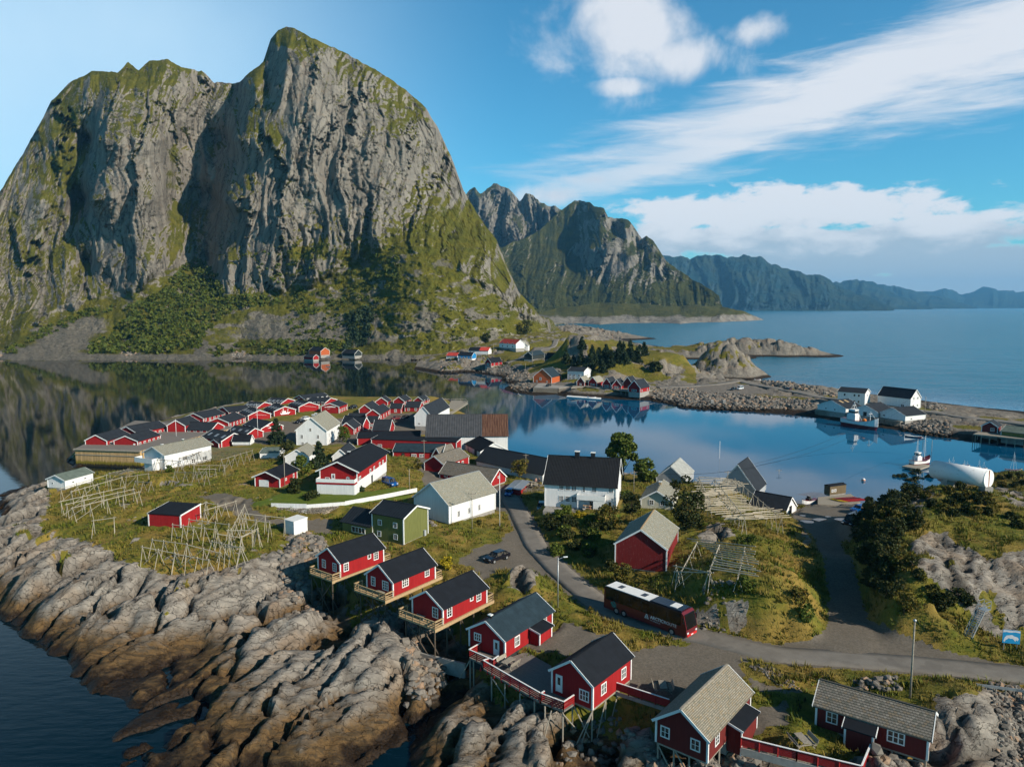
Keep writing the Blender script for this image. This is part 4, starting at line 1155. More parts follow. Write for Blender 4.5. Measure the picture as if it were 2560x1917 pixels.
MT = dict(
    red=wall_mat('red boards', (0.36, 0.018, 0.020), worn=.12), dred=wall_mat('weathered red boards', (0.20, 0.020, 0.020), worn=.55, wear=(0.36, 0.27, 0.25)),
    orange=wall_mat('orange boards', (0.50, 0.12, 0.04)), white=wall_mat('white boards', (0.80, 0.80, 0.78), (0.70, 0.70, 0.69)), cream=wall_mat('cream boards', (0.62, 0.60, 0.48)),
    green=wall_mat('green cladding', (0.165, 0.175, 0.055), board=.3), grey=wall_mat('grey boards', (0.42, 0.44, 0.46)), blue=wall_mat('blue boards', (0.02, 0.25, 0.55)),
    brown=wall_mat('brown boards', (0.17, 0.13, 0.075)), dark=wall_mat('dark boards', (0.035, 0.045, 0.045)), maroon=wall_mat('maroon boards', (0.16, 0.025, 0.022)),
    felt=roof_mat('black felt', (0.008, 0.010, 0.014)), slateb=roof_mat('dark roof sheets', (0.018, 0.022, 0.028)), bluegrey=roof_mat('blue grey felt', (0.016, 0.030, 0.040)),
    seam=roof_mat('dark seam roof', (0.010, 0.013, 0.017), 'seam'), tile=roof_mat('black tiles', (0.010, 0.011, 0.013), 'tile'), slate=roof_mat('stone slates', (0.30, 0.265, 0.205), 'slate'), slate2=roof_mat('dark stone slates', (0.205, 0.185, 0.155), 'slate'),
    pale=roof_mat('pale fibre cement', (0.34, 0.33, 0.27), 'slate', (0.42, 0.41, 0.35)), greyroof=roof_mat('grey sheets', (0.30, 0.31, 0.29), 'corr'), rust=roof_mat('rusty sheets', (0.045, 0.047, 0.052), 'rust'),
    redroof=roof_mat('red tiles', (0.42, 0.05, 0.035), 'tile'), mossroof=roof_mat('green grey felt', (0.10, 0.125, 0.105)),
    trim=plain_mat('white paint', (0.82, 0.82, 0.80), .6, var=.1), whitep=plain_mat('white painted boards', (0.8, 0.8, 0.78), .6, var=.12), glass=None, timber=plain_mat('new timber', (0.50, 0.35, 0.19), .8, var=.35, scale=5),
    oldwood=plain_mat('grey weathered wood', (0.36, 0.32, 0.26), .9, .1, var=.4, scale=5), polew=plain_mat('bleached poles', (0.46, 0.41, 0.32), .9, .1, var=.35, scale=4), post=plain_mat('tarred posts', (0.13, 0.10, 0.075), .9, .1, var=.4, scale=4),
    concrete=plain_mat('concrete', (0.36, 0.34, 0.31), .9, .1, var=.3, scale=1.5, bump=.03), stone=plain_mat('stone', (0.26, 0.24, 0.21), .95, .1, var=.5, scale=1.2, bump=.15), black=plain_mat('black paint', (0.015, 0.015, 0.018), .5, var=.1),
    redp=plain_mat('red paint', (0.34, 0.02, 0.02), .6, var=.2), metal=plain_mat('galvanised steel', (0.45, 0.47, 0.48), .45, .5, .6, var=.2), rubber=plain_mat('rubber', (0.02, 0.02, 0.02), .8), grey2=plain_mat('grey paint', (0.4, 0.42, 0.44), .6),
    yellow=plain_mat('yellow plastic', (0.75, 0.48, 0.02), .4), redk=plain_mat('red plastic', (0.6, 0.03, 0.03), .4), orangeb=plain_mat('orange plastic', (0.75, 0.22, 0.03), .4), bluep=plain_mat('blue car paint', (0.0, 0.09, 0.33), .25, .6, .2, var=.05),
    blackp=plain_mat('black car paint', (0.008, 0.009, 0.014), .2, .6, .1, var=.05), whitec=plain_mat('white car paint', (0.7, 0.72, 0.74), .3, .5, var=.05), maroonp=plain_mat('dark red coach paint', (0.135, 0.012, 0.016), .3, .6, var=.08), skin=plain_mat('skin', (0.5, 0.3, 0.22), .6),
    bark=plain_mat('bark', (0.10, 0.075, 0.05), .95, .05, var=.5, scale=4))
gm_, gg, gb = newmat('window glass')
gtc = gg.n('ShaderNodeTexCoord').outputs['Object']
gg.put(gb.inputs['Base Color'], gg.mix(gg.ramp(gg.noise(gtc, 1.7, 2), 0.42, 0.6), (0.012, 0.016, 0.02), (0.085, 0.075, 0.06)))
gb.inputs['Roughness'].default_value = 0.08
gb.inputs['Specular IOR Level'].default_value = 0.6
MT['glass'] = gm_
MT['coachglass'] = plain_mat('coach glass', (0.005, 0.006, 0.008), .1, .5, var=.0)
MT['puddle'] = plain_mat('puddle', (0.05, 0.05, 0.045), .05, .6, var=.1)


class MB:
    """collects faces for ONE mesh"""
    def __init__(s):
        s.v, s.f, s.uv = [], [], {}

    def face(s, pts, uv=None):
        i = len(s.v)
        s.v += [tuple(p) for p in pts]
        s.f.append(tuple(range(i, i + len(pts))))
        if uv:
            s.uv[len(s.f) - 1] = uv

    def box(s, x0, x1, y0, y1, z0, z1):
        p = [(x0, y0, z0), (x1, y0, z0), (x1, y1, z0), (x0, y1, z0), (x0, y0, z1), (x1, y0, z1), (x1, y1, z1), (x0, y1, z1)]
        s.hexa(p)
        return s

    def hexa(s, p):
        i = len(s.v)
        s.v += [tuple(q) for q in p]
        for f in ((0, 3, 2, 1), (4, 5, 6, 7), (0, 1, 5, 4), (1, 2, 6, 5), (2, 3, 7, 6), (3, 0, 4, 7)):
            s.f.append(tuple(i + k for k in f))
        return s

    def beam(s, a, b, w_, h_=None):
        a, b = Vector(a), Vector(b)
        h_ = h_ or w_
        d = (b - a).normalized()
        up = Vector((0, 0, 1)) if abs(d.z) < .95 else Vector((0, 1, 0))
        r = d.cross(up).normalized() * (w_ / 2)
        u = r.cross(d).normalized() * (h_ / 2)
        s.hexa([a - r - u, a + r - u, b + r - u, b - r - u, a - r + u, a + r + u, b + r + u, b - r + u])
        return s

    def tube(s, a, b, r0, r1=None, n=8, cap=True):
        a, b = Vector(a), Vector(b)
        r1 = r0 if r1 is None else r1
        d = (b - a).normalized()
        up = Vector((0, 0, 1)) if abs(d.z) < .95 else Vector((0, 1, 0))
        r = d.cross(up).normalized()
        u = r.cross(d)
        i = len(s.v)
        for k in range(n):
            t = 2 * math.pi * k / n
            o = r * math.cos(t) + u * math.sin(t)
            s.v += [tuple(a + o * r0), tuple(b + o * r1)]
        for k in range(n):
            j = (k + 1) % n
            s.f.append((i + 2 * k, i + 2 * j, i + 2 * j + 1, i + 2 * k + 1))
        if cap:
            s.f.append(tuple(i + 2 * k for k in range(n))[::-1])
            s.f.append(tuple(i + 2 * k + 1 for k in range(n)))
        return s

    def ball(s, c, r, n=10, sz=1.0):
        i = len(s.v)
        m = n // 2
        for a in range(m + 1):
            for b in range(n):
                t, p_ = math.pi * a / m, 2 * math.pi * b / n
                s.v.append((c[0] + r * math.sin(t) * math.cos(p_), c[1] + r * math.sin(t) * math.sin(p_), c[2] + r * sz * math.cos(t)))
        for a in range(m):
            for b in range(n):
                c2 = (b + 1) % n
                s.f.append((i + a * n + b, i + (a + 1) * n + b, i + (a + 1) * n + c2, i + a * n + c2))
        return s

    def loft(s, rings, cap=True, closed=True):
        i = len(s.v)
        n = len(rings[0])
        for r in rings:
            s.v += [tuple(p) for p in r]
        for a in range(len(rings) - 1):
            for b in range(n if closed else n - 1):
                c = (b + 1) % n
                s.f.append((i + a * n + b, i + a * n + c, i + (a + 1) * n + c, i + (a + 1) * n + b))
        if cap:
            s.f.append(tuple(range(i, i + n))[::-1])
            s.f.append(tuple(range(i + (len(rings) - 1) * n, i + len(rings) * n)))
        return s

    def mesh(s, name, mat, smooth=False):
        me = bpy.data.meshes.new(name)
        me.from_pydata(s.v, [], s.f)
        if s.uv:
            l = me.uv_layers.new(name='UVMap')
            for p in me.polygons:
                u = s.uv.get(p.index)
                if u:
                    for k, li in enumerate(p.loop_indices):
                        l.data[li].uv = u[k]
        me.materials.append(MT[mat] if isinstance(mat, str) else mat)
        if smooth:
            me.polygons.foreach_set('use_smooth', [True] * len(me.polygons))
        bm = bmesh.new()
        bm.from_mesh(me)
        bmesh.ops.recalc_face_normals(bm, faces=bm.faces)
        bm.to_mesh(me)
        bm.free()
        me.update()
        return me

    def build(s, name, mat, parent=None, smooth=False):
        return link(name, s.mesh(name, mat, smooth), parent)


def link(name, me, parent=None):
    o = bpy.data.objects.new(name, me)
    COL.objects.link(o)
    if parent:
        o.parent = parent
    return o


def tag(o, label, cat, group=None):
    o['label'] = label
    o['category'] = cat
    if group:
        o['group'] = group
    return o


def thing(name, label, cat, loc=(0, 0, 0), rz=0.0, group=None):
    o = bpy.data.objects.new(name, None)
    COL.objects.link(o)
    o.empty_display_size = 0.5
    o.location = loc
    o.rotation_euler = (0, 0, rz)
    return tag(o, label, cat, group)


def copy_tree(o, parent=None):
    c = o.copy()
    COL.objects.link(c)
    c.parent = parent
    for ch in [q for q in bpy.data.objects if q.parent == o]:
        copy_tree(ch, c)
    return c


_unit = {}


def stick(name, a, b, r, mat, parent, n=6):
    """a round pole as an object of its own (shared mesh)"""
    key = (mat, n, name)
    if key not in _unit:
        _unit[key] = MB().tube((0, 0, 0), (0, 0, 1), 1, 0.85, n).mesh(name, mat)
    o = link(name, _unit[key], parent)
    a, b = Vector(a), Vector(b)
    d = b - a
    o.location = a
    o.rotation_mode = 'QUATERNION'
    o.rotation_quaternion = d.to_track_quat('Z', 'Y')
    o.scale = (r, r, d.length)
    return o


HOUSES = {}
LOG = []


def fit(A, B, C, Bb, R, zb, gable, W=None, L=None, rise=None, main=None):
    b = P(Bb[0], Bb[1], zb)
    h = zat(b.y, B[1]) - zb
    a, c = P(A[0], A[1], zb + h), P(C[0], C[1], zb + h)
    b2 = Vector((b.x, b.y, 0))
    va, vc = Vector((a.x, a.y, 0)) - b2, Vector((c.x, c.y, 0)) - b2
    if (va.length >= vc.length) if main is None else main == 'a':
        da = va.normalized(); dc = Vector((da.y, -da.x, 0))
        if dc.dot(vc) < 0:
            dc = -dc
    else:
        dc = vc.normalized(); da = Vector((-dc.y, dc.x, 0))
        if da.dot(va) < 0:
            da = -da
    la, lc = max(abs(va.dot(da)), 1.0), max(abs(vc.dot(dc)), 1.0)
    if gable == 'AB':
        w_, l_ = W or la, L or lc
        org, ex, ey = b2, dc, da
        mid = b2 + da * w_ / 2
    else:
        w_, l_ = W or lc, L or la
        org, ex, ey = b2 + da * l_, -da, dc
        mid = b2 + dc * w_ / 2
    if rise is None:
        rise = zat(mid.y, R[1]) - (zb + h)
        rise = min(max(rise, 0.15), 0.75 * w_)
    rz = math.atan2(ex.y, ex.x)
    return org, rz, l_, w_, h, rise


def house(key, label, A, B, C, Bb, R, zb, gable='AB', wall='red', roof='slateb', cat='house', name='house', group=None, wins=(), base='concrete', fd=1.5, ov=(0.28, 0.22), trim='trim', W=None, L=None, rise=None,
          doors=(), chim=(), lower=None, low_h=1.0, mono=False, skyl=0, ridge=True, main=None):
    org, rz, L, W, h, rise = fit(A, B, C, Bb, R, zb, gable, W, L, rise, main)
    LOG.append((key, round(L, 1), round(W, 1), round(h, 2), round(rise, 2), round(math.degrees(rz)), round(org.x, 1), round(org.y, 1)))
    t = thing(name, label, cat, (org.x, org.y, zb), rz, group)
    t_info = dict(t=t, L=L, W=W, h=h, rise=rise, zb=zb)
    HOUSES[key] = t_info
    zl = low_h * h if lower else 0.0

    def shell(z0, nm, mat, topped):
        m = MB()
        if topped:
            if mono:
                m.face([(0, 0, z0), (L, 0, z0), (L, 0, h), (0, 0, h)]); m.face([(L, W, z0), (0, W, z0), (0, W, h + rise), (L, W, h + rise)])
                for x in (0, L):
                    m.face([(x, 0, z0), (x, W, z0), (x, W, h + rise), (x, 0, h)])
            else:
                m.face([(0, 0, z0), (L, 0, z0), (L, 0, h), (0, 0, h)]); m.face([(L, W, z0), (0, W, z0), (0, W, h), (L, W, h)])
                for x in (0, L):
                    m.face([(x, 0, z0), (x, W, z0), (x, W, h), (x, W / 2, h + rise - .03), (x, 0, h)])
        else:
            m.box(0, L, 0, W, z0[0], z0[1])
        return m.build(nm, mat, t)
    shell(zl, 'wall', wall, True)
    if lower:
        m = MB().box(-.03, L + .03, -.03, W + .03, 0, zl)
        m.build('lower_wall', lower, t)
    if base and fd:
        MB().box(0.06, L - .06, 0.06, W - .06, -fd, 0.02).build('foundation', base, t)
    # roof: two slabs
    oe, og = ov
    th = 0.14
    m = MB()
    if mono:
        k = rise / W
        m.hexa([(-og, -oe, h - k * oe), (L + og, -oe, h - k * oe), (L + og, W + oe, h + rise + k * oe), (-og, W + oe, h + rise + k * oe)] + [
            (-og, -oe, h - k * oe + th), (L + og, -oe, h - k * oe + th), (L + og, W + oe, h + rise + k * oe + th), (-og, W + oe, h + rise + k * oe + th)])
        m.uv[1] = [(0, 0), (L, 0), (L, W), (0, W)]
    else:
        k = rise / (W / 2)
        sl = math.hypot(W / 2 + oe, rise + k * oe)
        for sgn in (0, 1):
            y0, y1 = (-oe, W / 2) if sgn == 0 else (W + oe, W / 2)
            z0, z1 = h - k * oe, h + rise
            if sgn == 1:
                z1 += 0.003
            lo = [(-og, y0, z0), (L + og, y0, z0), (L + og, y1, z1), (-og, y1, z1)]
            hi = [(a_, b_, c_ + th) for a_, b_, c_ in lo]
            m.uv[len(m.f) + 1] = [(0, 0), (L + 2 * og, 0), (L + 2 * og, sl), (0, sl)]
            m.hexa(lo + hi)
    rf = m.build('roof', roof, t)
    if ridge and not mono:
        rc = MB()
        rc.beam((-og, W / 2, h + rise + th + .02), (L + og, W / 2, h + rise + th + .02), .22, .07)
        rc.build('ridge_cap', roof if ridge is True else ridge, rf)
    # bargeboards and corner boards
    if trim:
        for x in ((-og - .03) if True else 0, L + og + .03):
            m = MB()
            if mono:
                m.beam((x, -oe - .02, h - k * oe + .04), (x, W + oe + .02, h + rise + k * oe + .04), .06, .24)
            else:
                m.beam((x, -oe - .02, h - k * oe + .03), (x, W / 2, h + rise + .03), .06, .24)
                m.beam((x, W + oe + .02, h - k * oe + .03), (x, W / 2, h + rise + .03), .06, .24)
            m.build('bargeboard', trim, rf)
        cw = .09
        for cx in (0, L):
            for cy in (0, W):
                if cx == (L if gable == 'AB' else 0) and cy == W:
                    continue
                hh = h if not (mono and cy == W) else h + rise
                MB().box(cx - cw, cx + cw, cy - cw, cy + cw, zl + .02, hh - .08).build('corner_board', trim, t)
    for wn in wins:
        window(t_info, *wn)
    for dr in doors:
        door(t_info, *dr)
    for cx, hgt, sz, mt in chim:
        m = MB().box(cx * L - sz, cx * L + sz, W / 2 - sz, W / 2 + sz, h + rise - .35, h + rise + hgt)
        ch = m.build('chimney', mt, rf)
        MB().box(cx * L - sz - .07, cx * L + sz + .07, W / 2 - sz - .07, W / 2 + sz + .07, h + rise + hgt, h + rise + hgt + .1).build('chimney_cap', 'whitep', ch)
    for i in range(skyl):
        x = L * (i + .5) / skyl
        y0, y1 = W * .14, W * .30
        z = lambda y: h + rise * y / (W / 2) + th + .03
        m = MB()
        m.hexa([(x - .55, y0, z(y0) - .05), (x + .55, y0, z(y0) - .05), (x + .55, y1, z(y1) - .05), (x - .55, y1, z(y1) - .05), (x - .55, y0, z(y0)), (x + .55, y0, z(y0)), (x + .55, y1, z(y1)), (x - .55, y1, z(y1))])
        m.build('skylight', 'metal', rf)
    return t


def face_xf(hi, face):
    L, W = hi['L'], hi['W']
    if face == 'F':
        return L, lambda u, z, o: (u, -o, z)
    if face == 'N':
        return W, lambda u, z, o: (-o, W - u, z)
    if face == 'E':
        return W, lambda u, z, o: (L + o, u, z)
    return L, lambda u, z, o: (L - u, W + o, z)


def fbox(m, f, u0, u1, z0, z1, o0, o1):
    p = [f(u0, z0, o0), f(u1, z0, o0), f(u1, z0, o1), f(u0, z0, o1), f(u0, z1, o0), f(u1, z1, o0), f(u1, z1, o1), f(u0, z1, o1)]
    m.hexa(p)


def window(hi, face, u, z, w_, h_, cols=2, rows=2, mat='trim', cas=0.11):
    ln, f = face_xf(hi, face)
    u = u * ln if u <= 1 else u
    fr = MB()
    a, b, c, d = u - w_ / 2, u + w_ / 2, z - h_ / 2, z + h_ / 2
    for q in ((a - cas, b + cas, d, d + cas), (a - cas, b + cas, c - cas, c), (a - cas, a, c, d), (b, b + cas, c, d)):
        fbox(fr, f, *q, 0.005, 0.06)
    mw = max(0.022, min(.05, w_ * .04))
    for i in range(1, cols):
        x = a + (b - a) * i / cols
        fbox(fr, f, x - mw, x + mw, c, d, 0.008, 0.05)
    for j in range(1, rows):
        y = c + (d - c) * j / rows
        fbox(fr, f, a, b, y - mw * .7, y + mw * .7, 0.008, 0.045)
    o = fr.build('window', mat, hi['t'])
    pn = MB()
    fbox(pn, f, a, b, c, d, 0.004, 0.028)
    pn.build('pane', 'glass', o)
    return o


def door(hi, face, u, w_, h_, mat='whitep', z0=0.0, glass=True):
    ln, f = face_xf(hi, face)
    u = u * ln if u <= 1 else u
    d = MB()
    fbox(d, f, u - w_ / 2, u + w_ / 2, z0 + .02, z0 + h_, 0.004, 0.05)
    fbox(d, f, u - w_ / 2 - .1, u - w_ / 2, z0, z0 + h_ + .1, 0.003, 0.07)
    fbox(d, f, u + w_ / 2, u + w_ / 2 + .1, z0, z0 + h_ + .1, 0.003, 0.07)
    fbox(d, f, u - w_ / 2, u + w_ / 2, z0 + h_, z0 + h_ + .1, 0.003, 0.07)
    o = d.build('door', mat, hi['t'])
    if glass:
        p = MB()
        fbox(p, f, u - w_ * .28, u + w_ * .28, z0 + h_ * .45, z0 + h_ * .9, 0.04, 0.056)
        p.build('pane', 'glass', o)
    m = MB()
    fbox(m, f, u + w_ * .36, u + w_ * .42, z0 + h_ * .44, z0 + h_ * .48, 0.05, 0.10)
    m.build('handle', 'metal', o)
    return o


def annex(hi, face, u0, u1, depth, h_, rise, wall, roof, drop=0.0, dirn='out', nm='porch'):
    """a lean-to porch: part of its house, with a roof of its own"""
    ln, f = face_xf(hi, face)
    u0, u1 = (q * ln if q <= 1 else q for q in (u0, u1))
    m = MB()
    ztop = h_ + rise
    p = [f(u0, -drop, 0.01), f(u1, -drop, 0.01), f(u1, -drop, depth), f(u0, -drop, depth), f(u0, ztop, 0.01), f(u1, ztop, 0.01), f(u1, h_, depth), f(u0, h_, depth)]
    m.hexa(p)
    o = m.build(nm, wall, hi['t'])
    r = MB()
    ov_ = .22
    k = rise / depth
    lo = [f(u0 - ov_, ztop + .01, 0.0), f(u1 + ov_, ztop + .01, 0.0), f(u1 + ov_, h_ - k * ov_ + .01, depth + ov_), f(u0 - ov_, h_ - k * ov_ + .01, depth + ov_)]
    r.uv[1] = [(0, 0), (u1 - u0, 0), (u1 - u0, depth), (0, depth)]
    r.hexa(lo + [(a, b, c + .12) for a, b, c in lo])
    r.build('porch_roof', roof, o)
    for uu in (u0, u1):
        c = MB()
        fbox(c, f, uu - .09, uu + .09, -drop + .02, h_ - .05, depth - .09, depth + .03)
        c.build('corner_board', 'trim', o)
        c = MB()
        sg = -1 if uu == u0 else 1
        c.beam(f(uu + sg * (ov_ + .03), ztop + .05, 0.0), f(uu + sg * (ov_ + .03), h_ - k * ov_ + .05, depth + ov_), .06, .2)
        c.build('bargeboard', 'trim', o)
    return o


def railing(name, pts, parent, mat, cap=None, hgt=1.0, planks=3, step=1.5, ph=.11):
    """posts and boards along a line of points (local to the parent)"""
    r = MB()
    c = MB()
    for a, b in zip(pts[:-1], pts[1:]):
        a, b = Vector(a), Vector(b)
        n = max(1, round((b - a).length / step))
        for i in range(n + 1):
            p = a + (b - a) * i / n
            r.box(p.x - .05, p.x + .05, p.y - .05, p.y + .05, p.z - .15, p.z + hgt)
        for j in range(planks):
            z = hgt * (0.22 + 0.68 * j / max(1, planks - 1))
            r.beam(a + Vector((0, 0, z)), b + Vector((0, 0, z)), .035, ph)
        (c if cap else r).beam(a + Vector((0, 0, hgt + .03)), b + Vector((0, 0, hgt + .03)), .15, .05)
    o = r.build(name, mat, parent)
    if cap:
        c.build('rail_cap', cap, o)
    return o


def wind(hi, p):
    """photo point on the house's base plane -> local coordinates of the house"""
    t = hi['t']
    q = P(p[0], p[1], hi['zb'])
    d = Vector((q.x - t.location.x, q.y - t.location.y, 0))
    c, s = math.cos(-t.rotation_euler.z), math.sin(-t.rotation_euler.z)
    return d.x * c - d.y * s, d.x * s + d.y * c


def local(t, p):
    d = Vector(p) - Vector(t.location)
    c, s = math.cos(-t.rotation_euler.z), math.sin(-t.rotation_euler.z)
    return Vector((d.x * c - d.y * s, d.x * s + d.y * c, d.z))


def world(t, p):
    c, s = math.cos(t.rotation_euler.z), math.sin(t.rotation_euler.z)
    return Vector((t.location.x + p[0] * c - p[1] * s, t.location.y + p[0] * s + p[1] * c, t.location.z + p[2]))


def posts(hi, spots, mat='post', r=.11, braces=()):
    """stilts from under the floor down to the rock"""
    t = hi['t']
    for x, y in spots:
        w_ = world(t, (x, y, 0))
        zg = gz(w_.x, w_.y)
        stick('post', (x, y, -0.1), (x, y, min(zg - hi['zb'] - 0.3, -.5)), r, mat, t)
    for (x0, y0), (x1, y1) in braces:
        w0 = world(t, (x1, y1, 0))
        zg = gz(w0.x, w0.y)
        stick('brace', (x0, y0, -0.25), (x1, y1, min(zg - hi['zb'] + .1, -.8)), r * .8, mat, t)
# ------------------------------------------------------------------ the seven cabins in front
GC = 'red cabins on stilts above the near rocks'
h = house('r1', 'red cabin on tall stilts over the rocks, nearest the dark green house', T7(318, 375), T7(515, 435), T7(890, 305), T7(520, 565), T7(405, 310), 7.0, 'AB', 'red', 'felt', 'cabin', 'cabin', GC, base=None, fd=0,
          wins=[('N', .27, 1.25, .62, 1.0, 2, 3), ('N', .76, 1.25, .62, 1.0, 2, 3), ('F', .13, 1.25, .7, 1.0, 2, 3), ('F', .82, 1.35, .7, 1.0, 2, 3), ('F', .66, 1.6, .42, .5, 1, 1)])
h = house('r2', 'red cabin on stilts, middle of the three with fresh timber decks', T7(755, 525), T7(970, 600), T7(1335, 450), T7(975, 730), T7(855, 455), 7.0, 'AB', 'red', 'felt', 'cabin', 'cabin', GC, base=None, fd=0,
          wins=[('N', .25, 1.25, .6, 1.05, 2, 3), ('N', .72, 1.2, .95, 1.05, 3, 3), ('F', .28, 1.3, 1.0, 1.05, 3, 3), ('F', .8, 1.4, .7, 1.0, 2, 3)])
h = house('r3', 'red cabin on stilts with one bench on its timber deck, beside the grey-roofed cabin', T7(1140, 740), T7(1400, 830), T7(1780, 650), T7(1405, 970), T7(1255, 680), 6.8, 'AB', 'red', 'felt', 'cabin', 'cabin', GC, base=None, fd=0,
          wins=[('N', .76, 1.2, .75, 1.1, 2, 3), ('F', .14, 1.2, .7, 1.05, 2, 3), ('F', .81, 1.4, .7, 1.05, 2, 3), ('F', .64, 1.6, .42, .5, 1, 1)])
for k, gl in (('r1', 2.3), ('r2', 2.4), ('r3', 2.6)):
    hi = HOUSES[k]; t, L, W = hi['t'], hi['L'], hi['W']
    d = MB()
    d.box(-1.5, L + 1.3, -.12, W + .12, -.22, -.03)
    d.box(-1.55, L + 1.35, -.2, -.08, -.42, -.02)
    dk = d.build('deck', 'timber', t)
    if k != 'r1':
        MB().box(-1.5, 0, W + .12, W + 1.0, -.22, -.031).build('side_deck', 'timber', t)
    y1 = W + (1.0 if k != 'r1' else .12)
    railing('railing', [(0, -.06, 0), (-1.45, -.06, 0), (-1.45, y1 - .05, 0), (0 if k != 'r1' else -.6, y1 - .05, 0)], t, 'timber', hgt=.85, planks=3, step=1.3, ph=.08)
    railing('railing', [(L + .15, -.06, 0), (L + 1.25, -.06, 0), (L + 1.25, W * .4, 0)], t, 'timber', hgt=.85, planks=3, step=1.3, ph=.08)
    sp_ = [(-1.3, 0.1), (-1.3, W * .5), (-1.3, W - .1), (.8, .1), (.8, W - .1), (L * .4, .1), (L * .4, W - .1), (L * .7, .1)]
    br_ = [((-1.3, W * .5), (-.2, .2)), ((-1.3, .1), (-1.3, W - .3)), ((.8, .1), (2.6, -.6)), ((-1.3, W - .2), (-1.3, .4)), ((L * .4, .1), (L * .62, .1))]
    posts(hi, sp_, 'post', .10, br_)
# benches on two of the decks
for k, u, lb in (('r2', .62, 'pale bench on the deck of the middle stilt cabin'), ('r3', .35, 'brown bench against the gable of the stilt cabin deck')):
    hi = HOUSES[k]; t, W = hi['t'], hi['W']
    p = world(t, (-.45, W * (1 - u), 0))
    b = thing('bench', lb, 'bench', p, t.rotation_euler.z)
    MB().box(-.17, .17, -.7, .7, .40, .45).build('seat', 'oldwood', b)
    for y in (-.55, .55):
        MB().box(-.15, .15, y - .04, y + .04, 0, .40).build('leg', 'oldwood', b)
h = house('r4', 'red cabin with blue grey roof and black chimney beside the red railed terrace', T8(255, 455), T8(560, 560), T8(965, 310), T8(560, 720), T8(405, 395), 5.0, 'AB', 'red', 'bluegrey', 'cabin', 'cabin', GC, fd=2.6, base='dark',
          wins=[('N', .24, 1.45, .85, .75, 3, 2), ('F', .24, 1.2, .8, 1.05, 3, 2), ('F', .84, 1.45, .5, .9, 2, 2)], doors=[('N', .77, .62, 1.75)], chim=[(.07, .45, .17, 'black')], ov=(.25, .3))
hi = HOUSES['r4']
annex(hi, 'F', .50, .76, 1.5, 1.55, .32, 'red', 'felt', .9)
h = house('r5', 'red cabin with black roof at the corner of the red railed terrace above the gorge', T8(960, 815), T8(1315, 945), T8(1645, 700), T8(1315, 1160), T8(1125, 735), 4.8, 'AB', 'red', 'felt', 'cabin', 'cabin', GC, base=None, fd=0,
          wins=[('N', .80, 1.15, .95, .95, 3, 2), ('F', .27, 1.35, .8, 1.0, 3, 2), ('F', .80, 1.35, .8, 1.0, 3, 2)], doors=[('N', .18, .62, 1.75, 'whitep', .45)], ov=(.25, .3))
hi = HOUSES['r5']; t, L, W = hi['t'], hi['L'], hi['W']
MB().box(0.05, L - .05, .05, W - .05, -.25, .01).build('floor', 'oldwood', t)
posts(hi, [(.1, .1), (.1, W * .5), (L * .35, .1), (L * .7, .1), (.1, W - .2), (L * .4, W - .2)], 'oldwood', .09, [((.1, .1), (-1.5, .9)), ((.1, .1), (-1.2, .6)), ((L * .35, .1), (.6, -.2)), ((L * .7, .1), (L * .42, -.4)), ((.1, W * .5), (.1, .4))])
h = house('r6', 'red cabin with a mossy pale slate roof and a dark porch, on stilts over boulders', T9(130, 1245), T9(595, 1410), T9(950, 1010), T9(580, 1620), T9(355, 1155), 4.5, 'AB', 'maroon', 'slate', 'cabin', 'cabin', GC, base=None, fd=0,
          wins=[('N', .18, 1.3, .72, .9, 2, 2), ('N', .77, 1.25, .72, .9, 2, 2), ('F', .2, 1.35, .72, 1.05, 2, 3)], ov=(.28, .3), ridge='oldwood')
hi = HOUSES['r6']; t, L, W = hi['t'], hi['L'], hi['W']
annex(hi, 'F', .44, .82, 1.4, 1.5, .35, 'maroon', 'felt', 1.0)
MB().box(0.05, L - .05, .05, W - .05, -.2, .01).build('floor', 'oldwood', t)
MB().box(L * .45, L - .1, .1, W - .1, -1.6, -.2).build('foundation', 'concrete', t)
posts(hi, [(.12, .15), (.12, W * .35), (.12, W * .65), (.12, W - .15), (L * .3, .15)], 'oldwood', .09, [((.12, W - .1), (.12, W * .62)), ((.12, W * .62), (.12, W * .3))])
h = house('r7', 'long red cabin with scalloped stone slate roof and porch, below the coastal road', T10(420, 1115), T10(1385, 1405), T10(1490, 1250), T10(1370, 1600), T10(1462, 1128), 4.6, 'BC', 'maroon', 'slate2', 'cabin', 'cabin', GC, base=None, fd=0, W=4.6, rise=1.35,
          wins=[('F', .15, 1.3, .82, .95, 2, 2), ('F', .73, 1.3, 1.25, .95, 3, 2), ('E', .3, 1.3, .7, .9, 2, 2)], ov=(.3, .3))
hi = HOUSES['r7']; t, L, W = hi['t'], hi['L'], hi['W']
annex(hi, 'F', .30, .55, 1.3, 1.5, .4, 'maroon', 'felt', .8)
window(hi, 'F', .36, .95, .01, .01, 1, 1)
MB().box(.1, L * .62, .1, W - .1, -1.5, .01).build('foundation', 'concrete', t)
MB().box(L * .62, L - .05, .05, W - .05, -.2, .012).build('floor', 'oldwood', t)
posts(hi, [(L * .7, .12), (L - .1, .12), (L - .1, W * .5), (L - .1, W - .1)], 'oldwood', .09, [((L - .1, .12), (L * .72, .3))])

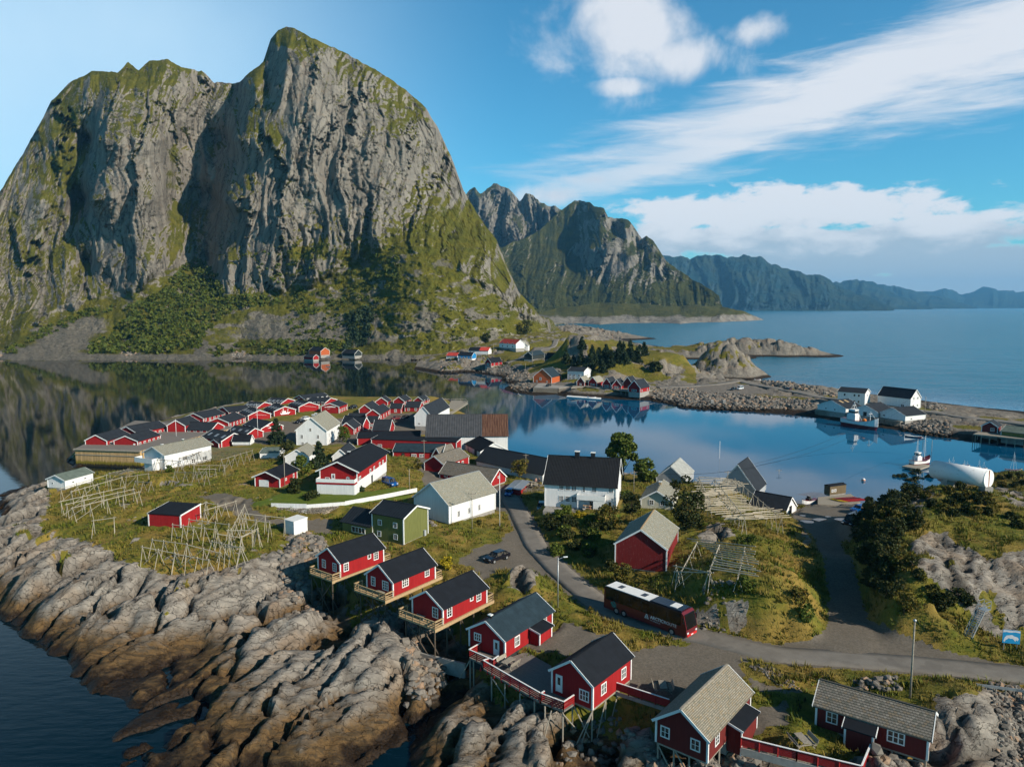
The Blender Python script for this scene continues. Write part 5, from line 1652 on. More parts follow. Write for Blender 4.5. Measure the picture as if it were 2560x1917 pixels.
# the big red railed terrace between two cabins
hi4, hi5 = HOUSES['r4'], HOUSES['r5']
zt = 4.9
q = [P(*T8(*a), zt) for a in ((255, 700), (455, 770), (470, 735), (545, 760), (900, 1140))]
tr = thing('terrace', 'grey plank terrace with red railing and white cap rail between two red cabins', 'terrace', (q[0].x, q[0].y, zt))
c1 = [P(*T8(*a), zt) for a in ((250, 710), (360, 760), (372, 805), (860, 1090), (1065, 1170), (1155, 1110))]
c2 = [P(*T8(*a), zt) for a in ((345, 655), (560, 725), (745, 660), (960, 780), (965, 1010), (1160, 1090))]
m = MB()
lo = [local(tr, p) for p in c1]
outer = lo
inner = [local(tr, p) for p in c2]
for i in range(len(outer) - 1):
    a, b, c, d = outer[i], outer[i + 1], inner[i + 1], inner[i]
    m.hexa([(p.x, p.y, -.2) for p in (a, b, c, d)] + [(p.x, p.y, -.005 * i) for p in (a, b, c, d)])
deck_m = wall_mat('grey deck boards', (0.24, 0.215, 0.19), board=.16)
m.build('deck', deck_m, tr)
rl = [local(tr, P(*T8(*a), zt)) for a in ((345, 655), (250, 710), (455, 800), (505, 765))]
railing('railing', rl, tr, 'redp', 'trim', .95, 4, 1.4, .12)
rl = [local(tr, P(*T8(*a), zt)) for a in ((420, 790), (372, 805), (860, 1090))]
railing('railing', rl, tr, 'redp', 'trim', .95, 4, 1.4, .12)
rl = [local(tr, P(*T8(*a), zt)) for a in ((900, 1075), (870, 1096), (1065, 1170), (1155, 1110))]
railing('railing', rl, tr, 'redp', 'trim', .95, 4, 1.4, .12)
for i, (a, b) in enumerate(((260, 725), (290, 735), (445, 870), (560, 930), (690, 1010), (815, 1080), (905, 1125), (1060, 1170))):
    p = P(*T8(a, b), zt)
    l = local(tr, p)
    stick('post', (l.x, l.y, -.1), (l.x, l.y, gz(p.x, p.y) - zt - .3), .09, 'oldwood', tr)
for (a, b), (c, d) in (((255, 725), (170, 890)), ((690, 1010), (800, 1080)), ((960, 1150), (905, 1390)), ((1060, 1180), (1170, 1320)), ((455, 880), (590, 1100))):
    p = P(*T8(a, b), zt); e = P(*T8(c, d), 2.6)
    l, k = local(tr, p), local(tr, e)
    stick('brace', (l.x, l.y, -.2), tuple(k), .07, 'oldwood', tr)
# red net floats hung along the terrace
for i, (a, b) in enumerate(((350, 830), (410, 860), (468, 900), (532, 930), (595, 965), (658, 1000), (728, 1035), (820, 1095))):
    p = P(*T8(a, b - 8), zt - .35)
    f_ = MB().tube((0, 0, 0), (0, 0, .38), .11, .03, 8).ball((0, 0, 0), .115, 8).tube((0, 0, .36), (0, 0, .6), .015, .015, 5)
    o = f_.build('net_float', 'redk', None, True)
    o.location = p
    tag(o, 'red teardrop float hanging under the white capped terrace railing', 'float', 'red floats hung along the terrace')


def fence_run(label, px, z0, mat='redp', cap='trim', hgt=.95, planks=5, wall=None):
    pts = [P(a, b, z0) for a, b in px]
    t = thing('fence', label, 'fence', pts[0])
    rl = [local(t, p) for p in pts]
    railing('railing', rl, t, mat, cap, hgt, planks, 1.5, .14)
    if wall:
        m = MB()
        for a, b in zip(rl[:-1], rl[1:]):
            m.beam(a + Vector((0, 0, -wall / 2 - .05)), b + Vector((0, 0, -wall / 2 - .05)), .16, wall)
        m.build('footing', 'concrete', t)
    return t


fence_run('red board fence with white cap rail along the cabins yard, beside the slate roofed cabin', [T9(870, 1480), T9(1350, 1600), T9(1905, 1735)], 4.75, wall=.7)
fence_run('short red fence with white cap running away from the long slate roofed cabin', [T9(1908, 1733), T9(1985, 1545)], 4.75, wall=.5)
fence_run('red fence with sunlit cap rail linking the black roofed cabin to the slate roofed one', [T8(1515, 1000), T8(1975, 1150)], 4.7, wall=.35)


def picnic(label, px, z0, rz, mat='oldwood', backs=True):
    p = P(*px, z0)
    p.z = max(z0, gz(p.x, p.y)) + .02
    t = thing('picnic_table', label, 'picnic table', p, rz, 'picnic tables by the cabins')
    MB().box(-.85, .85, -.38, .38, .70, .75).build('tabletop', mat, t)
    for s in (-1, 1):
        MB().box(-.85, .85, s * .78 - .15, s * .78 + .15, .41, .45).build('seat', mat, t)
        if backs:
            MB().hexa([(-.85, s * .95, .55), (.85, s * .95, .55), (.85, s * .98, .55), (-.85, s * .98, .55), (-.85, s * 1.08, .95), (.85, s * 1.08, .95), (.85, s * 1.11, .95), (-.85, s * 1.11, .95)]).build('backrest', mat, t)
    for x in (-.6, .6):
        MB().beam((x, -.9, .02), (x, -.12, .7), .07).beam((x, .9, .02), (x, .12, .7), .07).beam((x, -.9, .4), (x, .9, .4), .05, .1).build('leg', mat, t)
        if backs:
            MB().beam((x, -.93, .4), (x, -1.1, .95), .05).beam((x, .93, .4), (x, 1.1, .95), .05).build('back_support', mat, t)
    return t


rz5 = HOUSES['r5']['t'].rotation_euler.z
picnic('grey picnic table with benches on the plank terrace', T8(590, 790), 4.9, rz5 + .0, backs=True)
picnic('picnic table with tilted backs on the gravel beside the pale slate roof', T8(1920, 1000), 4.8, rz5 + .6)
picnic('picnic table on the grass behind the long red fence', T9(1400, 1470), 4.8, rz5 + .85)
# ------------------------------------------------------------------ houses in the middle ground
h = house('mw', 'big white house with black tiled roof and two black chimneys by the harbour', T6(285, 500), T6(895, 535), T6(945, 425), T6(893, 745), T6(955, 300), 6.0, 'BC', 'white', 'tile', ov=(.5, .4),
          wins=[(f, u, z, .78, 1.0, 3, 3) for f, z in (('F', 3.95), ('F', 1.7)) for u in (.235, .325, .415)] + [('F', .555, 3.85, .4, 1.1, 2, 3), ('F', .70, 3.9, .75, 1.0, 3, 3), ('F', .93, 3.95, .75, .95, 3, 3), ('F', .66, 1.1, .6, .8, 2, 2)],
          doors=[('F', .92, .85, 1.8)], chim=[(.40, 1.1, .45, 'black'), (.63, 1.0, .4, 'black')])
hi = HOUSES['mw']; t, L, W, hh = hi['t'], hi['L'], hi['W'], hi['h']
bz = 2.05
m = MB().box(L * .47, L * .86, -1.5, 0.0, bz, bz + .15)
bal = m.build('balcony', 'whitep', t)
m = MB()
for a, b in (((L * .47, -1.47), (L * .86, -1.47)), ((L * .47, -1.47), (L * .47, 0)), ((L * .86, -1.47), (L * .86, 0))):
    m.beam((*a, bz + .55), (*b, bz + .55), .07, .85)
m.build('railing', 'whitep', bal)
MB().box(L * .70, L * .86, -1.45, 0, 0, bz).build('store_room', 'whitep', t)
MB().box(L * .475, L * .49, -1.42, -1.3, 0, bz).build('balcony_post', 'trim', t)
MB().box(0.2, L + .2, -3.2, 0, -1.3, -.06).build('terrace', 'concrete', t)
h = house('cream', 'cream house with weathered grey roof and a brick chimney behind the red barn', T6(1115, 640), T6(1385, 665), T6(1470, 470), T6(1385, 745), T6(1245, 575), 6.0, 'AB', 'cream', 'pale', L=9, ov=(.3, .4), wins=[('N', .33, 1.25, .75, .8, 2, 2), ('N', .68, 1.25, .75, .8, 2, 2)], chim=[(.55, .6, .25, 'timber')])
h = house('greyb', 'boathouse with ribbed pale grey metal roof at the harbour edge', T6(1310, 400), T6(1490, 480), T6(1610, 355), T6(1490, 560), T6(1365, 365), 2.6, 'AB', 'grey', 'greyroof', 'boathouse', 'boathouse', L=10, ov=(.2, .25))
h = house('darkb', 'tall boathouse with steep dark roof and grey gable behind the fish racks', T4(335, 1235), T4(650, 1408), T4(762, 1315), T4(655, 1470), T4(390, 1180), 2.2, 'AB', 'grey', 'slateb', 'boathouse', 'boathouse', ov=(.2, .2), W=8.5, L=9, main='c')
h = house('smallb', 'small boathouse with dark sheet roof and an open door beside the harbour yard', T4(785, 1530), T4(908, 1578), T4(1000, 1530), T4(910, 1625), T4(1003, 1462), 2.2, 'BC', 'whitep', 'slateb', 'boathouse', 'boathouse', ov=(.2, .2), L=7.5, doors=[('E', .45, 1.1, 1.6, 'black', 0, False)])
h = house('barn', 'weathered red barn on posts with a lichen grey roof, above the coach', T6(893, 1025), T6(1335, 1080), T6(1430, 900), T6(1330, 1280), T6(1115, 910), 6.1, 'AB', 'dred', 'pale', 'barn', 'barn', base=None, fd=0, ov=(.2, .2), ridge='timber')
hi = HOUSES['barn']; t, L, W = hi['t'], hi['L'], hi['W']
MB().box(.05, L - .05, .05, W - .05, -.2, .01).build('floor', 'oldwood', t)
for x, y in ((.2, .3), (.2, W * .35), (.2, W * .62), (.2, W - .3), (L * .5, .3), (L * .9, .3), (L * .9, W - .3)):
    stick('post', (x, y, -.1), (x, y, -1.8), .1, 'oldwood', t)
# dark green house: tall block and its lower wing are one house
h = house('green', 'dark green house with olive gable on the slope above the stilt cabins', T2(1280, 1175), T2(1550, 1225), T2(1755, 1140), T2(1550, 1450), T2(1645, 1118), 6.0, 'BC', 'green', 'seam', fd=1.2,
          wins=[('F', .25, 2.95, .62, .75, 2, 1), ('F', .74, 2.95, .62, .75, 2, 1), ('F', .22, 1.0, .62, .75, 2, 1), ('F', .75, 1.0, .62, .75, 2, 1)], ov=(.3, .3))
hi = HOUSES['green']; t, L, W = hi['t'], hi['L'], hi['W']
hw = hi['h'] * .46
Y0, Y1, YM, X0 = -.15, W - .6, W / 2 - .38, -6.6
m = MB()
for x in (X0, 0):
    m.face([(x, Y0, -.5), (x, Y1, -.5), (x, Y1, hw), (x, YM, hw + 1.7), (x, Y0, hw)])
for y in (Y0, Y1):
    m.face([(X0, y, -.5), (0, y, -.5), (0, y, hw), (X0, y, hw)])
wg = m.build('wing', 'green', t)
m = MB()
for s_, y0 in ((0, Y0 - .35), (1, Y1 + .35)):
    lo = [(X0 - .3, y0, hw - .18), (-.05, y0, hw - .18), (-.05, YM, hw + 1.7 + .003 * s_), (X0 - .3, YM, hw + 1.7 + .003 * s_)]
    m.uv[len(m.f) + 1] = [(0, 0), (7, 0), (7, 3.6), (0, 3.6)]
    m.hexa(lo + [(a, b, c + .14) for a, b, c in lo])
m.build('wing_roof', 'seam', wg)
m = MB()
for i in range(5):
    x = -4.4 + i * .72
    m.box(x - .04, x + .04, -.22, -.14, .5, 1.4)
for z in (.46, 1.4):
    m.box(-4.44, -1.48, -.22, -.14, z, z + .07)
wo_ = m.build('window', 'trim', wg)
MB().box(-4.4, -1.52, -.19, -.16, .5, 1.4).build('pane', 'glass', wo_)
MB().box(L + .01, L + .3, W * .8, W * .8 + .5, -.1, .9).build('meter_box', 'grey2', t)
h = house('wbarn', 'long white warehouse with pale lichen roof beside the flagpole', T2(1645, 1035), T2(1940, 1110), T3(475, 1545), T2(1940, 1275), T2(1770, 925), 5.4, 'AB', 'white', 'pale', 'warehouse', 'warehouse', fd=1.6, ov=(.3, .3), wins=[('F', u, 1.35, .5, 1.0, 2, 4) for u in (.2, .42, .64)], ridge='metal')
h = house('lowred', 'low red house with a long grey slate roof behind the white warehouse', T2(1862, 838), T3(435, 1460), T3(530, 1410), T3(440, 1505), T3(470, 1355), 4.2, 'BC', 'red', 'slate2', ov=(.25, .25), wins=[('F', .12, .9, .8, .5, 2, 1), ('F', .3, .9, .6, .5, 2, 1), ('E', .5, 1.6, .3, .3, 1, 1)])
h = house('greyred', 'red house with grey slate roof and dark gable beside the narrow lane', T2(1787, 725), T2(1897, 765), T2(2108, 690), T2(1897, 835), T2(1855, 690), 4.3, 'AB', 'red', 'slate2', ov=(.25, .2), wins=[('F', .35, .9, .7, .7, 2, 2), ('F', .75, .9, .7, .7, 2, 2)], doors=[('F', .58, .7, 1.4)])
h = house('greyred2', 'small red outhouse with grey roof tucked behind the slate roofed house', T2(1788, 685), T2(1870, 690), T2(1990, 650), T2(1870, 720), T2(1828, 612), 4.3, 'AB', 'dred', 'slate2', 'outhouse', 'outhouse', ov=(.2, .2))
h = house('redL', 'large red house on white ground floor with balcony and black roof on the lawn', T2(862, 785), T2(1158, 815), T2(1398, 650), T2(1150, 1010), T2(1000, 725), 7.5, 'AB', 'red', 'felt', fd=.8, lower='white', low_h=.50, ov=(.7, .6), rise=1.75,
          wins=[('F', .08, 2.55, 1.0, .9, 3, 1), ('F', .42, 2.75, .7, .6, 2, 1), ('F', .55, 2.75, .7, .6, 2, 1), ('F', .75, 2.8, .7, .6, 2, 1), ('F', .87, 2.8, .6, .6, 2, 1), ('N', .2, 2.6, .75, .75, 1, 1), ('F', .1, .9, .3, .7, 1, 2), ('F', .2, .9, .3, .7, 1, 2)],
          doors=[('F', .47, .7, 1.5, 'dark', 0)], chim=[(.32, .75, .22, 'black')])
hi = HOUSES['redL']; t, L, W, hh = hi['t'], hi['L'], hi['W'], hi['h']
bz = hh * .52
m = MB().box(-1.6, 0, -.05, W + .2, bz - .35, bz)
bal = m.build('balcony', 'red', t)
m = MB()
for a, b in (((-1.58, -.05), (-1.58, W + .2)), ((-1.58, 0), (0, 0)), ((-1.58, W + .15), (0, W + .15))):
    m.beam((*a, bz + .38), (*b, bz + .38), .06, .72)
m.build('railing', 'whitep', bal)
MB().box(-1.5, 0, .05, W + .1, -.1, bz - .35).build('ground_floor', 'white', t)
door(hi, 'N', .36, .55, 1.35, 'whitep', bz)
dish = MB()
for r0, r1, d0, d1 in ((0, .25, .12, .09), (.25, .42, .09, 0)):
    dish.loft([[(-.35 - d0, W * .22 + r0 * math.cos(k) + .001, 2.55 + bz * .22 + r0 * math.sin(k)) for k in np.arange(0, 6.28, .52)], [(-.35 - d1 * 0 - .0 + (.12 - d1) * -1 + .0, W * .22 + r1 * math.cos(k), 2.55 + bz * .22 + r1 * math.sin(k)) for k in np.arange(0, 6.28, .52)]], False)
dish.beam((-.1, W * .22, 2.55 + bz * .22), (0.05, W * .22, 2.5 + bz * .22), .05)
dish.build('satellite_dish', 'grey2', t)
h = house('garage', 'small red garage with white door and steep side wings by the gravel path', S4(405, 1210), S4(715, 1228), S4(955, 1130), S4(735, 1360), S4(550, 1145), 7.4, 'AB', 'red', 'felt', 'garage', 'garage', fd=.6, ov=(.35, .7), wins=[('F', .8, 1.25, .3, .7, 1, 1), ('F', .35, 1.2, .4, .35, 1, 1)])
hi = HOUSES['garage']
door(hi, 'N', .36, 2.0, 1.35, 'whitep', 0, False)
h = house('whiteS', 'small white house with lichen grey roof between two spruces', S4(805, 950), S4(1110, 950), S4(1235, 860), S4(1105, 1090), S4(955, 862), 6.0, 'AB', 'white', 'pale', fd=1, ov=(.2, .25), wins=[('N', .32, 1.1, .5, .75, 2, 2)])
h = house('whiteD', 'white house with dark roof half hidden behind the large red balcony house', T2(925, 700), T2(1070, 690), T2(1140, 630), T2(1070, 745), T2(1010, 632), 5.6, 'AB', 'white', 'slateb', fd=1, ov=(.25, .25), wins=[('N', .6, .9, .7, .6, 2, 1)])
h = house('greyF', 'long low white shed with flat green grey roof beside the drying racks', S4(475, 905), S4(718, 900), S4(795, 830), S4(718, 968), S4(765, 795), 5.2, 'BC', 'white', 'mossroof', 'shed', 'shed', fd=1, ov=(.2, .15), rise=.5)
h = house('bigW', 'tall white three storey house with grey roof and twin metal chimneys in the village', S4(955, 600), S4(1350, 605), S4(1515, 505), S4(1350, 805), S4(1135, 440), 4.3, 'AB', 'white', 'pale', ov=(.35, .3), wins=[('N', .18, 2.55, .6, 1.0, 2, 3), ('N', .72, 2.55, .6, 1.0, 2, 3), ('N', .47, 4.6, .55, .9, 2, 3), ('N', .2, .5, .6, .8, 2, 3), ('N', .72, .5, .6, .8, 2, 3)] + [('F', u, z, .4, .9, 1, 3) for u in (.2, .4, .6, .8) for z in (2.6, .8)],
          chim=[(.16, .5, .35, 'metal'), (.34, .5, .3, 'metal')])
h = house('boatW', 'white boathouse with green grey roof out on the headland tip', S3(645, 1345), S3(855, 1368), S3(1212, 1270), S3(860, 1478), S3(735, 1302), 5.0, 'AB', 'white', 'mossroof', 'boathouse', 'boathouse', ov=(.2, .35), base='concrete', fd=.8, wins=[('N', .28, 1.0, .4, .25, 1, 1), ('F', .28, 1.0, .55, .22, 1, 1), ('F', .72, 1.1, .55, .22, 1, 1)])
h = house('fishW', 'long white fish house with pale roof and white balcony beside the plank quay', T1(1240, 655), T1(1430, 675), T1(1815, 590), T1(1425, 805), T1(1300, 610), 5.0, 'AB', 'white', 'pale', ov=(.35, .6), fd=2.2, wins=[('N', .75, 1.9, .6, .6, 1, 1), ('F', .42, 1.7, 1.1, .95, 3, 1), ('F', .62, 1.9, .4, .4, 1, 1), ('F', .28, .5, .5, .7, 2, 2), ('F', .6, .5, 1.2, .9, 2, 2), ('F', .85, .5, 1.2, .9, 2, 2)], chim=[(.16, .2, .22, 'mossroof'), (.6, .45, .2, 'mossroof')])
hi = HOUSES['fishW']; t, W, hh = hi['t'], hi['W'], hi['h']
bal = MB().box(-2.2, 0, W * .25, W + 1.0, hh * .42, hh * .5).build('balcony', 'whitep', t)
m = MB()
for a, b in (((-2.17, W * .25), (-2.17, W + 1)), ((-2.17, W * .25), (0, W * .25)), ((-2.17, W + .97), (0, W + .97))):
    m.beam((*a, hh * .62), (*b, hh * .62), .06, hh * .24)
m.build('railing', 'whitep', bal)
MB().box(-1.9, 0, W * .28, W * .7, -2.2, hh * .42).build('lower_room', 'white', t)
h = house('shedR', 'dark red shed with flat black roof on short legs among the bare drying racks', T1(1280, 1185), T1(1560, 1203), T1(1668, 1125), T1(1560, 1310), T1(1640, 1105), 7.1, 'BC', 'red', 'felt', 'shed', 'shed', base=None, fd=0, mono=True, rise=.5, ov=(.12, .12))
hi = HOUSES['shedR']; t, L, W = hi['t'], hi['L'], hi['W']
MB().box(.05, L - .05, .05, W - .05, -.15, .01).build('floor', 'oldwood', t)
for x in (.3, L * .5, L - .3):
    for y in (.3, W - .3):
        stick('post', (x, y, 0), (x, y, -1.3), .1, 'oldwood', t)
h = house('boxW', 'small windowless white box shed with flat roof beside the stone slope', T2(515, 1240), T2(605, 1262), T2(718, 1228), T2(605, 1375), T2(660, 1225), 6.3, 'BC', 'whitep', 'whitep', 'shed', 'shed', fd=.8, mono=True, rise=.12, ov=(.06, .06), trim=None)
# barns on the harbour side
h = house('rustb', 'huge white warehouse with a dark corrugated roof rusting at its harbour end', T2(1740, 519), T3(585, 1066), T3(600, 1020), T3(585, 1190), T3(567, 882), 3.2, 'BC', 'white', 'rust', 'warehouse', 'warehouse', ov=(.3, .2), W=13, wins=[('F', .12, 1.7, .9, .8, 2, 2), ('F', .50, 1.7, .9, .8, 2, 2)], trim=None)
h = house('wgab', 'white gabled shed with black roof in front of the rusty roofed warehouse', T3(190, 1122), T3(350, 1205), T3(600, 1195), T3(350, 1258), T3(460, 1130), 3.5, 'BC', 'white', 'felt', 'shed', 'shed', ov=(.2, .2), doors=[('F', .75, 1.6, 1.5, 'dark', 0, False), ('F', .35, 1.0, 1.4, 'grey2', 0, False)])
h = house('longd', 'long low warehouse with black seamed roof left of the big white house', T3(315, 1278), T3(885, 1400), T3(960, 1330), T3(885, 1465), T3(915, 1272), 3.6, 'BC', 'white', 'seam', 'warehouse', 'warehouse', ov=(.3, .3), trim=None, fd=1.5)
h = house('redlong', 'long red hall with flat black roof and white rim in the village middle', T2(1152, 535), T2(1690, 525), T2(1740, 480), T2(1690, 600), T2(1695, 462), 4.0, 'BC', 'red', 'felt', 'hall', 'hall', ov=(.2, .2), rise=1.0)
h = house('redflat', 'wide red flat fronted building with white roof edge facing the blue roofed house', T2(1272, 545), T2(2005, 570), T2(2040, 540), T2(2005, 660), T2(2020, 550), 4.0, 'BC', 'red', 'felt', 'hall', 'hall', ov=(.15, .15), mono=True, rise=.12, wins=[('F', .1, 1.1, 1.0, .8, 2, 2), ('F', .32, 1.4, 1.0, .6, 2, 1), ('F', .52, 1.4, 1.0, .6, 2, 1), ('F', .9, 1.2, .6, .7, 2, 2)])
h = house('redblue', 'red house with broad blue black roof in front of the flat red building', T2(1460, 648), T2(1885, 655), T2(1935, 610), T2(1885, 715), T2(1912, 588), 4.2, 'BC', 'red', 'bluegrey', ov=(.3, .2), wins=[('F', .42, .8, 1.1, .7, 3, 2), ('F', .58, .8, 1.1, .7, 3, 2)], doors=[('F', .2, .6, 1.3, 'dark', 0)])

# ------------------------------------------------------------------ the fishing village on the quay
GV = 'red cabins with dark roofs on the village quay'
NWIN = lambda n, z=.95, w_=.75, h_=.95: [('F', (i + .5) / n, z, w_, h_, 2, 2) for i in range(n)]
V = [
    ('v1', 'red cabin at the outer corner of the plank quay, plain gable to the bay', S3(1100, 850), S3(1408, 850), S3(1705, 765), S3(1408, 945), S3(1250, 775), 'AB', 3, 0),
    ('v2', 'red cabin on the plank quay with a round white emblem on its gable', S3(1505, 848), S3(1812, 858), S3(2105, 772), S3(1812, 948), S3(1650, 788), 'AB', 5, 0),
    ('v3', 'red cabin behind the two quay corner cabins, its roof touching theirs', S3(1625, 710), S3(1795, 745), S3(2200, 665), S3(1795, 838), S3(1700, 665), 'AB', 6, 0),
    ('v4', 'red cabin with plain gable between quay corner cabins and the sideways cabin', T1(1440, 428), T1(1600, 428), T1(1712, 388), T1(1600, 505), T1(1540, 382), 'AB', 3, 0),
    ('v5', 'red cabin standing sideways with a row of white windows behind the white fish house', T1(1548, 462), T1(1820, 468), T1(1925, 432), T1(1820, 508), T1(1868, 402), 'BC', 5, 0),
    ('v6', 'red cabin on the bay side between two others, white doors along its wall', T1(1642, 345), T1(1755, 363), T1(1938, 322), T1(1755, 402), T1(1692, 322), 'AB', 5, 0),
    ('v7', 'red cabin on the bay side with long slate dark roof, next to skylit cabins', T1(1885, 285), T1(1975, 312), T1(2140, 285), T1(1975, 345), T1(1925, 270), 'AB', 4, 0),
    ('v8', 'red cabin with five white windows in front of the bay side row', T1(1810, 392), T1(1975, 402), T1(2115, 352), T1(1975, 452), T1(1885, 362), 'AB', 5, 0),
    ('va', 'red cabin with row of skylights and an unpainted gable behind the tall flagpole', S4(205, 368), S4(320, 415), S4(608, 388), S4(320, 478), S4(462, 345), 'BC', 4, 4),
    ('vb', 'red cabin with a white boat painted on its gable beside the parking', S4(530, 322), S4(660, 360), S4(932, 332), S4(660, 428), S4(795, 295), 'BC', 4, 4),
    ('vc', 'red cabin with skylights and a long white line on its gable behind the parking', S4(850, 268), S4(985, 302), S4(1240, 275), S4(985, 372), S4(1105, 238), 'BC', 4, 4),
    ('vd', 'red skylit cabin at the water, left of two in the back row', S4(345, 278), S4(430, 310), S4(622, 262), S4(430, 345), S4(550, 240), 'BC', 4, 4),
    ('ve', 'red skylit cabin at the water, right of two in the back row', S4(655, 222), S4(742, 258), S4(928, 215), S4(742, 290), S4(862, 190), 'BC', 4, 4),
    ('vf', 'outermost red cabin of the back row with a small fish on its dark gable', S4(970, 182), S4(1070, 208), S4(1385, 170), S4(1070, 238), S4(1015, 150), 'AB', 5, 0),
    ('vg', 'red cabin with dark windowed side next to the whale mural cabin', S4(1165, 217), S4(1320, 252), S4(1480, 205), S4(1320, 285), S4(1440, 185), 'BC', 5, 0),
    ('vh', 'red cabin with a white whale painted on its gable', S4(1258, 300), S4(1512, 298), S4(1618, 258), S4(1512, 385), S4(1390, 253), 'AB', 4, 0),
    ('vi', 'red cabin with broad dark roof and white bird mural, behind the tallest spruce', S4(248, 540), S4(488, 588), S4(760, 545), S4(488, 640), S4(622, 498), 'BC', 4, 0),
    ('vj', 'red cabin with three bright skylights facing the drying racks', S4(35, 628), S4(300, 662), S4(592, 632), S4(300, 735), S4(440, 582), 'BC', 0, 3),
    ('vk', 'red cabin with three bright skylights next to the white fish house', T1(1738, 525), T1(1912, 562), T1(2040, 512), T1(1912, 615), T1(1990, 493), 'BC', 0, 3),
    ('vm', 'tiny red lean-to cabin in front of the skylit cabin by the fish house', T1(1812, 567), T1(1888, 580), T1(1912, 562), T1(1888, 618), T1(1850, 549), 'AB', 0, 0),
    ('m1', 'small red cabin beside the cars on the bay edge', T2(1158, 290), T2(1265, 287), T2(1330, 252), T2(1265, 322), T2(1205, 248), 'AB', 3, 0),
    ('m2', 'red cabin with gable and small chimney between the bay edge cabins', T2(1300, 225), T2(1412, 222), T2(1440, 205), T2(1412, 252), T2(1350, 185), 'AB', 0, 0),
    ('m3', 'red cabin with a ridge chimney at the bay, left of a matching pair', T2(1450, 218), T2(1555, 217), T2(1612, 197), T2(1555, 247), T2(1507, 180), 'AB', 2, 0),
    ('m4', 'red cabin with a ridge chimney at the bay, right of a matching pair', T2(1625, 215), T2(1718, 214), T2(1770, 197), T2(1718, 238), T2(1677, 180), 'AB', 2, 0),
    ('m5', 'red cabin with sunlit wall of small white windows along the inner lane', T2(1268, 308), T2(1345, 332), T2(1430, 282), T2(1345, 385), T2(1300, 288), 'AB', 4, 0),
    ('m6', 'red crosswise cabin with a white fence in front', T2(1430, 280), T2(1528, 280), T2(1555, 252), T2(1528, 320), T2(1541, 238), 'BC', 1, 0),
    ('m7', 'red cabin with dark roof running up to the white wharf building', T2(1562, 268), T2(1685, 270), T2(1720, 248), T2(1685, 308), T2(1702, 222), 'BC', 2, 0),
    ('m8', 'low red cabin with grey roof strip behind the twin gabled cabins', T2(1072, 345), T2(1288, 345), T2(1312, 328), T2(1288, 362), T2(1300, 322), 'BC', 0, 0),
    ('m9', 'red cabin with pointed sunlit gable, left of the twins behind the green tree', T2(1020, 398), T2(1200, 415), T2(1240, 402), T2(1200, 465), T2(1222, 358), 'BC', 2, 0),
    ('m10', 'red cabin with pointed sunlit gable and white window, right of the twins', T2(1238, 392), T2(1320, 398), T2(1346, 380), T2(1320, 448), T2(1334, 348), 'BC', 1, 0),
    ('m11', 'little red cabin with white rimmed gable beside the green garden tree', T2(1010, 442), T2(1122, 455), T2(1176, 418), T2(1122, 505), T2(1060, 402), 'AB', 2, 0),
    ('m12', 'red cabin with wide dark roof slope behind the long red hall', T2(1285, 465), T2(1425, 468), T2(1468, 430), T2(1425, 500), T2(1412, 378), 'BC', 0, 0),
]
for key, lb, A, B, C, Bb, R, gab, n, sk in V:
    wins = NWIN(n) if n else []
    if key == 'm10': wins = [('F', .5, .9, 1.0, .7, 3, 2)]
    house(key, lb, A, B, C, Bb, R, 4.05, gab, 'red', 'slateb', 'cabin', 'cabin', GV, wins=wins, fd=1.2, ov=(.22, .2), skyl=sk)
for k in ('m3', 'm4', 'm2'):
    hi = HOUSES[k]
    MB().box(hi['L'] * .4, hi['L'] * .4 + .5, hi['W'] / 2 - .25, hi['W'] / 2 + .25, hi['h'] + hi['rise'], hi['h'] + hi['rise'] + .8).build('chimney', 'black', hi['t'])


def mural(key, face, shapes):
    hi = HOUSES[key]
    ln, f = face_xf(hi, face)
    m = MB()
    sc_ = hi['h'] + hi['rise']
    for sh in shapes:
        m.face([f(u * ln, v * sc_, .03) for u, v in sh])
        m.face([f(u * ln, v * sc_, .015) for u, v in sh][::-1])
    m.build('mural', 'trim', hi['t'])


mural('vb', 'E', [[(.27, .28), (.33, .14), (.68, .16), (.76, .36), (.6, .33), (.45, .30)], [(.38, .32), (.55, .33), (.55, .52), (.38, .5)], [(.42, .5), (.44, .5), (.44, .8), (.42, .8)], [(.62, .34), (.64, .34), (.66, .72), (.64, .72)], [(.43, .78), (.44, .8), (.30, .32), (.29, .32)]])
mural('vh', 'N', [[(.25, .60), (.35, .68), (.6, .72), (.8, .66), (.82, .58), (.6, .60), (.4, .58)], [(.22, .66), (.3, .62), (.28, .56), (.18, .55)], [(.35, .44), (.5, .47), (.5, .45), (.36, .42)]])
mural('va', 'E', [[(.3, .58), (.82, .40), (.82, .385), (.3, .565)]])
mural('vc', 'E', [[(.25, .66), (.85, .40), (.85, .385), (.25, .645)]])
mural('vf', 'N', [[(.3, .5), (.4, .58), (.55, .57), (.6, .5), (.45, .46)]])
mural('vi', 'E', [[(.2, .6), (.3, .72), (.42, .62), (.3, .58)], [(.3, .4), (.45, .48), (.6, .4), (.45, .34)]])
mural('v2', 'N', [[(.86 + .05 * math.cos(a), .32 + .08 * math.sin(a)) for a in np.arange(0, 6.28, .5)]])
h = house('vw', 'small white shed with black roof below the skylit village cabins', S4(110, 748), S4(342, 748), S4(432, 722), S4(342, 795), S4(387, 670), 4.6, 'BC', 'white', 'felt', 'shed', 'shed', ov=(.2, .2))
